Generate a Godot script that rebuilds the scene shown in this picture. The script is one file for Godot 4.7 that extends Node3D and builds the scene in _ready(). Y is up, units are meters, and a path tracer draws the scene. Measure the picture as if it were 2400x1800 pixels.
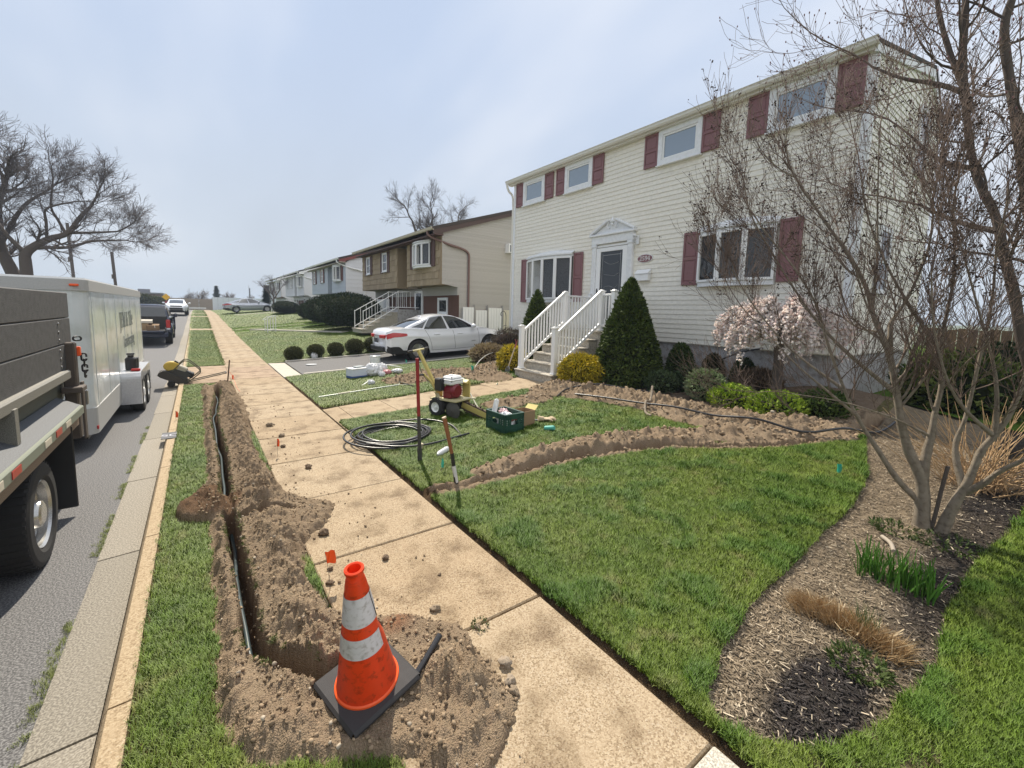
extends Node3D
# A suburban street with a half-dug front lawn. x runs from the street to the houses, -z runs up the street, y is up; metres.

var rng := RandomNumberGenerator.new()
var nz := FastNoiseLite.new()
var nz2 := FastNoiseLite.new()
var names := {}
var m := {}

class B:
	var v := PackedVector3Array()
	var n := PackedVector3Array()
	var c := PackedColorArray()
	var ix := PackedInt32Array()
	var col := Color(1, 1, 1)
	var colored := false
	func tri(a: Vector3, b: Vector3, d: Vector3, out: Vector3) -> void:
		var nn := (b - a).cross(d - a)
		if nn.length_squared() < 1e-16:
			return
		nn = nn.normalized()
		var i := v.size()
		if nn.dot(out) > 0.0:
			v.append(a); v.append(d); v.append(b)
		else:
			v.append(a); v.append(b); v.append(d)
			nn = -nn
		n.append(nn); n.append(nn); n.append(nn)
		c.append(col); c.append(col); c.append(col)
		ix.append(i); ix.append(i + 1); ix.append(i + 2)
	func quad(a: Vector3, b: Vector3, d: Vector3, e: Vector3, out: Vector3) -> void:
		tri(a, b, d, out)
		tri(a, d, e, out)
	# a box with its edges cut by ch
	func box(at: Vector3, size: Vector3, basis := Basis.IDENTITY, ch := 0.0) -> void:
		var h := size * 0.5
		if ch <= 0.0:
			for ax in 3:
				for s: float in [-1.0, 1.0]:
					var f := Vector3.ZERO
					f[ax] = s * h[ax]
					var a := Vector3.ZERO
					a[(ax + 1) % 3] = h[(ax + 1) % 3]
					var b := Vector3.ZERO
					b[(ax + 2) % 3] = h[(ax + 2) % 3]
					quad(at + basis * (f - a - b), at + basis * (f + a - b), at + basis * (f + a + b), at + basis * (f - a + b), basis * f)
			return
		ch = minf(ch, minf(h.x, minf(h.y, h.z)) * 0.9)
		for ax in 3:
			var b1 := (ax + 1) % 3
			var b2 := (ax + 2) % 3
			for s: float in [-1.0, 1.0]:
				var f := Vector3.ZERO
				f[ax] = s * h[ax]
				var a := Vector3.ZERO
				a[b1] = h[b1] - ch
				var b := Vector3.ZERO
				b[b2] = h[b2] - ch
				quad(at + basis * (f - a - b), at + basis * (f + a - b), at + basis * (f + a + b), at + basis * (f - a + b), basis * f)
				for s2: float in [-1.0, 1.0]:
					var p := Vector3.ZERO
					p[ax] = s * h[ax]
					p[b1] = s2 * (h[b1] - ch)
					var q := Vector3.ZERO
					q[ax] = s * (h[ax] - ch)
					q[b1] = s2 * h[b1]
					quad(at + basis * (p - b), at + basis * (p + b), at + basis * (q + b), at + basis * (q - b), basis * (p + q))
	func bar(a: Vector3, b: Vector3, w: float, h := -1.0, up := Vector3.UP, ch := 0.0) -> void:
		if h < 0.0:
			h = w
		var d := b - a
		var l := d.length()
		if l < 1e-5:
			return
		d /= l
		if absf(d.dot(up)) > 0.99:
			up = Vector3(1, 0, 0.01)
		var r := d.cross(up).normalized()
		var u := r.cross(d).normalized()
		box((a + b) * 0.5, Vector3(w, h, l), Basis(r, u, -d), ch)
	func tube(p: PackedVector3Array, r: Variant, sides := 8, caps := true) -> void:
		var k := p.size()
		var up := Vector3.UP
		var base := v.size()
		for i in k:
			var d := (p[mini(i + 1, k - 1)] - p[maxi(i - 1, 0)]).normalized()
			if i == 0:
				up = Vector3.UP if absf(d.y) < 0.9 else Vector3.RIGHT
			var x := d.cross(up)
			if x.length_squared() < 1e-6:
				x = d.cross(Vector3(0.3, 0.2, 0.9))
			x = x.normalized()
			var y := x.cross(d).normalized()
			up = y
			var rr: float = r[i] if not (r is float) else r
			for j in sides:
				var a := TAU * j / sides
				var nn := x * cos(a) + y * sin(a)
				v.append(p[i] + nn * rr)
				n.append(nn)
				c.append(col)
		for i in k - 1:
			for j in sides:
				var a := base + i * sides + j
				var b := base + i * sides + (j + 1) % sides
				ix.append(a); ix.append(b); ix.append(a + sides)
				ix.append(b); ix.append(b + sides); ix.append(a + sides)
		if caps:
			for e in 2:
				var i := 0 if e == 0 else k - 1
				var out := (p[0] - p[1]) if e == 0 else (p[k - 1] - p[k - 2])
				for j in range(1, sides - 1):
					var o := base + i * sides
					tri(v[o], v[o + j], v[o + j + 1], out)
	# profile of (radius, height) turned about the local y axis
	func lathe(prof: Array, sides: int, xf := Transform3D(), from := 0.0, to := TAU) -> void:
		var k := prof.size()
		for i in k - 1:
			var p: Vector2 = prof[i]
			var q: Vector2 = prof[i + 1]
			var t := q - p
			if t.length() < 1e-6:
				continue
			var nn2 := Vector2(t.y, -t.x).normalized()
			var base := v.size()
			for j in sides + 1:
				var a := from + (to - from) * j / sides
				var cs := Vector3(cos(a), 0, sin(a))
				var nn := (xf.basis * (cs * nn2.x + Vector3(0, nn2.y, 0))).normalized()
				v.append(xf * (cs * p.x + Vector3(0, p.y, 0)))
				v.append(xf * (cs * q.x + Vector3(0, q.y, 0)))
				n.append(nn); n.append(nn)
				c.append(col); c.append(col)
			for j in sides:
				var a := base + j * 2
				var f := (v[a + 1] - v[a]).cross(v[a + 2] - v[a])
				if f.length_squared() < 1e-14:
					f = (v[a + 3] - v[a + 1]).cross(v[a + 2] - v[a + 1])
				if f.dot(n[a]) > 0.0:
					ix.append(a); ix.append(a + 2); ix.append(a + 1)
					ix.append(a + 1); ix.append(a + 2); ix.append(a + 3)
				else:
					ix.append(a); ix.append(a + 1); ix.append(a + 2)
					ix.append(a + 1); ix.append(a + 3); ix.append(a + 2)
	# outline in the local xy plane pushed along local z from z0 to z1
	func prism(poly: PackedVector2Array, z0: float, z1: float, xf := Transform3D()) -> void:
		var tr := Geometry2D.triangulate_polygon(poly)
		var up := xf.basis * Vector3(0, 0, 1) * signf(z1 - z0)
		for e in 2:
			var z := z0 if e == 0 else z1
			for i in range(0, tr.size(), 3):
				tri(xf * Vector3(poly[tr[i]].x, poly[tr[i]].y, z), xf * Vector3(poly[tr[i + 1]].x, poly[tr[i + 1]].y, z), xf * Vector3(poly[tr[i + 2]].x, poly[tr[i + 2]].y, z), -up if e == 0 else up)
		var sgn := -1.0 if Geometry2D.is_polygon_clockwise(poly) else 1.0
		for i in poly.size():
			var p := poly[i]
			var q := poly[(i + 1) % poly.size()]
			var o := Vector3(q.y - p.y, p.x - q.x, 0) * sgn
			quad(xf * Vector3(p.x, p.y, z0), xf * Vector3(q.x, q.y, z0), xf * Vector3(q.x, q.y, z1), xf * Vector3(p.x, p.y, z1), xf.basis * o)
	# an ellipsoid; f(direction) -> radius factor
	func ball(at: Vector3, r: Vector3, rows := 10, f: Variant = null, low := -1.0) -> void:
		var base := v.size()
		var cols := rows * 2
		for i in rows + 1:
			var a := -PI / 2 + PI * i / rows
			for j in cols + 1:
				var b := TAU * j / cols
				var d := Vector3(cos(a) * cos(b), sin(a), cos(a) * sin(b))
				var k: float = f.call(d) if f != null else 1.0
				var p := Vector3(d.x * r.x, maxf(d.y, low) * r.y, d.z * r.z) * k
				v.append(at + p)
				n.append((d / r).normalized())
				c.append(col)
		for i in rows:
			for j in cols:
				var a := base + i * (cols + 1) + j
				ix.append(a); ix.append(a + 1); ix.append(a + cols + 1)
				ix.append(a + 1); ix.append(a + cols + 2); ix.append(a + cols + 1)
		if f != null:
			smooth(base, rows, cols)
	func smooth(base: int, rows: int, cols: int) -> void:
		for i in range(1, rows):
			for j in cols + 1:
				var a := base + i * (cols + 1) + j
				var l := base + i * (cols + 1) + (j - 1 + cols) % cols
				var r := base + i * (cols + 1) + (j + 1) % cols
				var nn := (v[a + cols + 1] - v[a - cols - 1]).cross(v[r] - v[l])
				if nn.length_squared() > 1e-14:
					nn = nn.normalized()
					n[a] = nn if nn.dot(n[a]) > 0 else -nn
	func grid(pts: Array, w: int, flip := false) -> void:   # rows of w points, smooth normals
		var h := pts.size() / w
		var base := v.size()
		for i in h:
			for j in w:
				var du: Vector3 = pts[i * w + mini(j + 1, w - 1)] - pts[i * w + maxi(j - 1, 0)]
				var dv: Vector3 = pts[mini(i + 1, h - 1) * w + j] - pts[maxi(i - 1, 0) * w + j]
				var nn := du.cross(dv).normalized() * (-1.0 if flip else 1.0)
				v.append(pts[i * w + j]); n.append(nn); c.append(col)
		for i in h - 1:
			for j in w - 1:
				var a := base + i * w + j
				if flip:
					ix.append(a); ix.append(a + 1); ix.append(a + w)
					ix.append(a + 1); ix.append(a + w + 1); ix.append(a + w)
				else:
					ix.append(a); ix.append(a + w); ix.append(a + 1)
					ix.append(a + 1); ix.append(a + w); ix.append(a + w + 1)
	func mesh(mat: Material) -> ArrayMesh:
		var am := ArrayMesh.new()
		if ix.is_empty():
			return am
		var arr := []
		arr.resize(Mesh.ARRAY_MAX)
		arr[Mesh.ARRAY_VERTEX] = v
		arr[Mesh.ARRAY_NORMAL] = n
		if colored:
			arr[Mesh.ARRAY_COLOR] = c
		arr[Mesh.ARRAY_INDEX] = ix
		am.add_surface_from_arrays(Mesh.PRIMITIVE_TRIANGLES, arr)
		am.surface_set_material(0, mat)
		return am

func numbered(s: String) -> String:
	if not names.has(s):
		names[s] = 0
		return s
	names[s] += 1
	return "%s_%03d" % [s, names[s]]

func thing(called: String, label: String, category: String, at := Vector3.ZERO, turn := 0.0, group := "") -> Node3D:
	var o := Node3D.new()
	o.name = numbered(called)
	add_child(o)
	o.position = at
	o.rotation.y = turn
	tag(o, label, category, group)
	return o

func tag(o: Node, label: String, category: String, group := "") -> void:
	o.set_meta("label", label)
	o.set_meta("category", category)
	if group:
		o.set_meta("group", group)

func part(parent: Node, called: String, b: B, mat: Material, label := "") -> MeshInstance3D:
	return put(parent, called, b.mesh(mat), label)

func put(parent: Node, called: String, mesh: Mesh, label := "") -> MeshInstance3D:
	var o := MeshInstance3D.new()
	o.name = numbered(called) if parent == self else called
	o.mesh = mesh
	parent.add_child(o, true)
	if label:
		o.set_meta("label", label)
	return o

func one(called: String, b: B, mat: Material, label: String, category: String, group := "") -> MeshInstance3D:
	var o := put(self, called, b.mesh(mat))
	tag(o, label, category, group)
	return o

func struct(called: String, b: B, mat: Material) -> MeshInstance3D:
	var o := put(self, called, b.mesh(mat))
	o.set_meta("kind", "structure")
	return o

func dup(o: Node3D, at: Vector3, turn: float, label: String, called := "") -> Node3D:
	var r: Node3D = o.duplicate()
	var base := String(o.name).rstrip("0123456789").rstrip("_") if called == "" else called
	r.name = numbered(base)
	add_child(r)
	r.position = at
	r.rotation.y = turn
	r.set_meta("label", label)
	return r

func lin(r: float, g: float, b: float) -> Color:
	return Color(r, g, b).linear_to_srgb()

func mat(r: float, g: float, b: float, rough := 0.8, metal := 0.0, spec := 0.5) -> StandardMaterial3D:
	var k := StandardMaterial3D.new()
	k.albedo_color = lin(r, g, b)
	k.roughness = rough
	k.metallic = metal
	k.metallic_specular = spec
	return k

func ramp(cols: Array) -> Gradient:
	var g := Gradient.new()
	var off := PackedFloat32Array()
	var cc := PackedColorArray()
	for p in cols:
		off.append(p[0])
		cc.append(lin(p[1], p[2], p[3]))
	g.offsets = off
	g.colors = cc
	return g

func noise_tex(seed_: int, freq: float, cols: Array, size := 512, kind := FastNoiseLite.TYPE_SIMPLEX_SMOOTH, oct := 4) -> NoiseTexture2D:
	var f := FastNoiseLite.new()
	f.seed = seed_
	f.frequency = freq
	f.noise_type = kind
	f.fractal_octaves = oct
	if kind == FastNoiseLite.TYPE_CELLULAR:
		f.cellular_return_type = FastNoiseLite.RETURN_CELL_VALUE
		f.fractal_type = FastNoiseLite.FRACTAL_NONE
	var t := NoiseTexture2D.new()
	t.width = size
	t.height = size
	t.seamless = true
	t.seamless_blend_skirt = 0.2
	t.noise = f
	if cols.size():
		t.color_ramp = ramp(cols)
	return t

# world-mapped surface: tiles per metre, colour ramp, relief in centimetres
func surf(k: StandardMaterial3D, tex: Texture2D, per_m: float, bump: Texture2D = null, height := 0.0, world := true) -> StandardMaterial3D:
	k.uv1_triplanar = true
	k.uv1_world_triplanar = world
	k.uv1_scale = Vector3.ONE * per_m
	k.albedo_texture = tex
	if bump:
		k.heightmap_enabled = true
		k.heightmap_texture = bump
		k.heightmap_scale = height
	return k

func text(parent: Node, called: String, s: String, size: float, at: Vector3, basis: Basis, material: Material, font := "Droid Serif", depth := 0.004, squeeze := 1.0) -> MeshInstance3D:
	var t := TextMesh.new()
	var f := SystemFont.new()
	f.font_names = PackedStringArray([font])
	t.font = f
	t.text = s
	t.font_size = 64
	t.pixel_size = size / 64.0
	t.depth = depth
	t.material = material
	var o := MeshInstance3D.new()
	o.name = called
	o.mesh = t
	o.transform = Transform3D(basis * Basis.from_scale(Vector3(squeeze, 1, 1)), at)
	parent.add_child(o, true)
	return o

func pv(a: Array) -> PackedVector3Array:
	var p := PackedVector3Array()
	for q in a:
		p.append(q)
	return p

# a smooth run of points through a
func curve(a: Array, steps := 6) -> PackedVector3Array:
	var p := PackedVector3Array()
	for i in a.size() - 1:
		var p0: Vector3 = a[maxi(i - 1, 0)]
		var p1: Vector3 = a[i]
		var p2: Vector3 = a[i + 1]
		var p3: Vector3 = a[mini(i + 2, a.size() - 1)]
		for k in steps:
			p.append(p1.cubic_interpolate(p2, p0, p3, float(k) / steps))
	p.append(a[a.size() - 1])
	return p

func rnd(a: float, b: float) -> float:
	return rng.randf_range(a, b)

# --- the lie of the land ---
func yr(z: float) -> float:                       # the street climbs gently away from the camera
	return 0.95 * smoothstep(-12.0, -65.0, z)

func lawn_y(x: float, z: float) -> float:
	var k := lerpf(0.05, 0.10, smoothstep(-15.4, -18.0, z))
	var y := maxf(0.0, minf(x, 9.2) - 1.78) * k + 0.012
	y += 0.30 * exp(-pow((x - 9.3) / 0.9, 2.0) - pow((z + 2.6) / 1.3, 2.0))
	return y + yr(z)

func seg_dist(p: Vector2, line: Array) -> Vector2:   # (distance, signed side) to a polyline
	var best := Vector2(1e9, 0)
	for i in line.size() - 1:
		var a: Vector2 = line[i]
		var b: Vector2 = line[i + 1]
		var t := clampf((p - a).dot(b - a) / (b - a).length_squared(), 0, 1)
		var q := a + (b - a) * t
		var d := p.distance_to(q)
		if d < best.x:
			best = Vector2(d, signf((b - a).cross(p - a)))
	return best

func _ready() -> void:
	rng.seed = 7
	nz.seed = 3
	nz.frequency = 1.0
	nz.fractal_octaves = 4
	nz2.seed = 11
	nz2.frequency = 1.0
	nz2.fractal_octaves = 2
	set_camera()
	set_light()
	materials()
	ground()
	lawns()
	main_house()
	other_houses()
	street_vehicles()
	work_things()
	garden()
	trees()
	far_things()
	grass()

func set_camera() -> void:
	var cam := Camera3D.new()
	cam.name = "camera"
	add_child(cam)
	var p := deg_to_rad(6.28)
	var y := deg_to_rad(36.37)
	var r := deg_to_rad(1.51)
	var f := Vector3(sin(y) * cos(p), -sin(p), -cos(y) * cos(p))
	var x := Vector3(cos(y), 0, sin(y))
	var u := x.cross(f)
	var x2 := x * cos(r) + u * sin(r)
	var u2 := -x * sin(r) + u * cos(r)
	cam.transform = Transform3D(Basis(x2, u2, -f), Vector3(0, 1.9, 0))
	cam.near = 0.05
	cam.far = 2000.0
	# the phone's lens: its axis passes a little above the middle of the picture
	cam.set_frustum(0.05 * 1800.0 / 1001.0, Vector2(0, -0.05 * 58.0 / 1001.0), 0.05, 2000.0)
	cam.current = true

const SUN := Vector3(0.15, 0.766, -0.625)

func set_light() -> void:
	var we := WorldEnvironment.new()
	we.name = "world"
	var e := Environment.new()
	e.background_mode = Environment.BG_SKY
	e.tonemap_mode = Environment.TONE_MAPPER_LINEAR
	e.tonemap_exposure = 1.36
	e.sdfgi_enabled = true
	e.ssao_enabled = true
	e.ssil_enabled = true
	var w := 512
	var h := 256
	var im := Image.create(w, h, false, Image.FORMAT_RGBF)
	var s := SUN.normalized()
	var cl := FastNoiseLite.new()
	cl.seed = 5
	cl.frequency = 1.0
	cl.fractal_octaves = 5
	for j in h:
		var el := PI / 2 - PI * (j + 0.5) / h
		for i in w:
			var az := TAU * ((i + 0.5) / w - 0.5)
			var d := Vector3(sin(az) * cos(el), sin(el), -cos(az) * cos(el))
			var th := rad_to_deg(d.angle_to(s))
			var q := Vector3(d.x, 0, d.z) / maxf(d.y + 0.25, 0.12)
			var veil := cl.get_noise_3d(q.x * 0.55, q.z * 0.22, 3.0) * 0.5 + cl.get_noise_3d(q.x * 1.6 + 9.0, q.z * 0.6, 1.0) * 0.25
			var t := exp(-pow(th / 46.0, 2.0))
			var blue := Color(0.42, 0.50, 0.645).lerp(Color(0.49, 0.54, 0.60), smoothstep(0.55, 0.0, d.y))
			blue = blue.lerp(Color(0.50, 0.56, 0.62), 0.5 * (1.0 - smoothstep(10.0, 80.0, rad_to_deg(absf(az)))))
			var c := blue.lerp(Color(0.70, 0.70, 0.71), clampf(t * 0.95 + veil * 1.7, 0, 1))
			c = c * (1.0 + 0.22 * veil)
			var glow := 2.4 * exp(-pow(th / 11.0, 2.0)) + 0.5 * exp(-pow(th / 24.0, 2.0))
			c = c + Color(1.0, 0.97, 0.92) * glow * 0.6
			if d.y < 0.0:
				c = c.lerp(Color(0.26, 0.27, 0.25), smoothstep(0.0, -0.06, d.y))
			im.set_pixel(i, j, Color(c.r, c.g, c.b, 1))
	var sm := PanoramaSkyMaterial.new()
	sm.panorama = ImageTexture.create_from_image(im)
	var sky := Sky.new()
	sky.sky_material = sm
	e.sky = sky
	e.background_energy_multiplier = 1.0
	e.fog_enabled = true
	e.fog_density = 0.0009
	e.fog_light_color = Color(0.78, 0.84, 0.92)
	we.environment = e
	add_child(we)
	var sun := DirectionalLight3D.new()
	sun.name = "sun"
	sun.transform = Transform3D(Basis.looking_at(-SUN.normalized()), Vector3.ZERO)
	sun.light_energy = 1.6
	sun.light_color = Color(1.0, 0.96, 0.89)
	sun.light_angular_distance = 0.55
	sun.shadow_enabled = true
	add_child(sun)

func materials() -> void:
	var grit := noise_tex(21, 0.09, [[0.0, .30, .30, .30], [0.42, .62, .60, .58], [0.55, .8, .78, .74], [0.7, 1.0, 1.0, 1.0], [1.0, 1.0, .97, .9]], 1024, FastNoiseLite.TYPE_SIMPLEX_SMOOTH, 5)
	var blotch := noise_tex(22, 0.012, [[0.0, .45, .41, .37], [0.32, .74, .72, .69], [0.5, .92, .92, .92], [1.0, 1.0, 1.0, 1.0]], 512)
	var pebble := noise_tex(23, 0.11, [[0.0, .50, .44, .36], [0.3, .76, .70, .62], [0.6, .9, .86, .8], [0.85, 1.0, .97, .9], [1.0, 1.25, 1.2, 1.1]], 1024, FastNoiseLite.TYPE_CELLULAR)
	var relief := noise_tex(24, 0.08, [], 1024, FastNoiseLite.TYPE_SIMPLEX_SMOOTH, 5)
	var fine := noise_tex(25, 0.05, [[0.0, .82, .82, .82], [1.0, 1, 1, 1]], 512)
	m.fine = fine
	m.relief = relief
	m.grit = grit
	for i in 5:
		var tones: Array = [[.42, .335, .232], [.405, .317, .215], [.435, .352, .25], [.42, .32, .232], [.39, .293, .213]]
		var k := surf(mat(tones[i][0], tones[i][1], tones[i][2], 0.9), pebble, 1.25, relief, 0.25)
		k.detail_enabled = true
		k.detail_albedo = blotch
		k.detail_blend_mode = BaseMaterial3D.BLEND_MODE_MUL
		k.detail_uv_layer = BaseMaterial3D.DETAIL_UV_2
		k.uv2_triplanar = true
		k.uv2_world_triplanar = true
		k.uv2_scale = Vector3.ONE * 0.43
		m["slab%d" % i] = k
	m.slab_new = surf(mat(.58, .55, .48, 0.9), grit, 0.9, relief, 0.15)
	m.gutter = surf(mat(.36, .33, .28, 0.9), grit, 0.7, relief, 0.25)
	m.gutter2 = surf(mat(.32, .295, .25, 0.9), grit, 0.75, relief, 0.25)
	m.kerb = surf(mat(.44, .352, .24, 0.9), pebble, 1.0, relief, 0.3)
	m.asphalt = surf(mat(.23, .225, .225, 0.92), noise_tex(26, 0.06, [[0.0, .20, .20, .21], [0.42, .45, .45, .45], [0.55, .62, .62, .62], [0.72, 1.0, 1.0, .98], [1.0, 1.5, 1.45, 1.4]], 1024, FastNoiseLite.TYPE_SIMPLEX_SMOOTH, 4), 1.1, relief, 0.3)
	m.drive = surf(mat(.16, .158, .16, 0.9), grit, 0.8, relief, 0.2)
	m.earth = surf(mat(1, 1, 1, 1.0, 0.0, 0.15), noise_tex(27, 0.06, [[0.0, .45, .43, .4], [0.5, .8, .79, .78], [1.0, 1.0, 1.0, 1.0]], 1024, FastNoiseLite.TYPE_SIMPLEX_SMOOTH, 6), 1.3, relief, 1.2)
	m.earth.vertex_color_use_as_albedo = true
	m.farlawn = surf(mat(.085, .145, .026, 1.0, 0.0, 0.1), noise_tex(28, 0.03, [[0.0, .55, .6, .5], [0.5, .85, .85, .8], [1.0, 1, 1, 1]], 512), 0.5, relief, 1.5)
	m.plain = surf(mat(.09, .11, .05, 1.0), blotch, 0.02)
	m.stucco = surf(mat(.44, .43, .43, 0.95), blotch, 0.9, noise_tex(29, 0.03, [], 512, FastNoiseLite.TYPE_CELLULAR), 2.0)
	m.stonestep = surf(mat(.50, .46, .39, 0.95), noise_tex(30, 0.03, [[0.0, .45, .45, .45], [0.5, .85, .84, .82], [1.0, 1, 1, 1]], 512), 0.9, noise_tex(31, 0.04, [], 512, FastNoiseLite.TYPE_CELLULAR), 1.2)
	m.siding = surf(mat(.90, .855, .75, 0.5), fine, 0.35)
	m.siding_b = surf(mat(.875, .83, .725, 0.5), fine, 0.3)
	m.trim = surf(mat(.86, .87, .88, 0.45), fine, 0.3)
	m.gut = mat(.72, .70, .64, 0.45)
	m.shutter = surf(mat(.25, .115, .12, 0.55), fine, 1.0)
	m.glass = mat(.022, .026, .032, 0.04, 0.0, 0.55)
	m.blindglass = mat(.21, .27, .34, 0.06, 0.0, 0.9)
	m.blindglass.clearcoat_enabled = true
	m.blindglass.clearcoat_roughness = 0.03
	m.pane = mat(.9, .95, .95, 0.02, 0.0, 0.42)
	m.pane.transparency = BaseMaterial3D.TRANSPARENCY_ALPHA
	m.pane.albedo_color = Color(0.05, 0.06, 0.08, 0.05)
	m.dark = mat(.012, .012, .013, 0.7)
	m.curtain = mat(.62, .62, .60, 0.9)
	m.rubber = surf(mat(.028, .027, .027, 0.85), fine, 6.0, relief, 0.1, false)
	m.steel = mat(.35, .35, .36, 0.35, 0.9)
	m.bright = mat(.72, .72, .74, 0.2, 0.95)
	m.rust = surf(mat(.16, .11, .08, 0.8, 0.2), grit, 4.0)
	m.black = mat(.02, .02, .021, 0.45)
	m.pipe = mat(.018, .018, .021, 0.32, 0.0, 0.55)
	m.white_paint = mat(.82, .82, .81, 0.4)
	m.red = mat(.42, .02, .018, 0.3)
	m.orange = mat(.85, .10, .012, 0.4)
	m.amber = mat(.75, .30, .02, 0.35)
	m.teal = mat(.02, .40, .27, 0.5)
	m.yellow = surf(mat(.62, .50, .16, 0.5), fine, 3.0)
	m.roof = surf(mat(.09, .075, .07, 0.95), grit, 0.8, relief, 0.5)
	m.wood = surf(mat(.30, .20, .11, 0.7), grit, 2.0)
	m.bark = surf(mat(.36, .295, .22, 0.9), blotch, 3.0, relief, 1.2)
	m.bark_dark = surf(mat(.14, .112, .095, 0.95), grit, 2.0, relief, 0.6)
	m.twig = mat(.15, .105, .082, 0.9)
	m.pod = mat(.06, .04, .033, 0.9)

# a sheet over x0..x1, z0..z1; hf gives (height, zone), cf the colour of a zone at a place; one mesh for each zone
func sheet(x0: float, x1: float, z0: float, z1: float, dx: float, dz: float, hf: Callable, cf: Callable, zones: Array) -> Dictionary:
	var nx := int(ceil((x1 - x0) / dx)) + 1
	var nzz := int(ceil((z1 - z0) / dz)) + 1
	dx = (x1 - x0) / (nx - 1)
	dz = (z1 - z0) / (nzz - 1)
	var hs := PackedFloat32Array()
	var zs := PackedInt32Array()
	hs.resize(nx * nzz)
	zs.resize(nx * nzz)
	for j in nzz:
		for i in nx:
			var r: Vector2 = hf.call(x0 + i * dx, z0 + j * dz)
			hs[j * nx + i] = r.x
			zs[j * nx + i] = int(r.y)
	var bs := {}
	var maps := {}
	for z in zones:
		bs[z] = B.new()
		bs[z].colored = true
		var mp := []
		mp.resize(nx * nzz)
		mp.fill(-1)
		maps[z] = mp
	for j in nzz - 1:
		for i in nx - 1:
			var z := zs[j * nx + i]
			if not bs.has(z):
				continue
			var b: B = bs[z]
			var mp: Array = maps[z]
			var q := [0, 0, 0, 0]
			for k in 4:
				var a := (j + k / 2) * nx + i + k % 2
				if mp[a] < 0:
					mp[a] = b.v.size()
					var ii := a % nx
					var jj := a / nx
					var l := hs[jj * nx + maxi(ii - 1, 0)] - hs[jj * nx + mini(ii + 1, nx - 1)]
					var t := hs[maxi(jj - 1, 0) * nx + ii] - hs[mini(jj + 1, nzz - 1) * nx + ii]
					b.v.append(Vector3(x0 + ii * dx, hs[a], z0 + jj * dz))
					b.n.append(Vector3(l / (2 * dx), 1, t / (2 * dz)).normalized())
					b.c.append(cf.call(x0 + ii * dx, z0 + jj * dz, z, hs[a]))
				q[k] = mp[a]
			b.ix.append(q[0]); b.ix.append(q[1]); b.ix.append(q[2])
			b.ix.append(q[1]); b.ix.append(q[3]); b.ix.append(q[2])
	return bs

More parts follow.
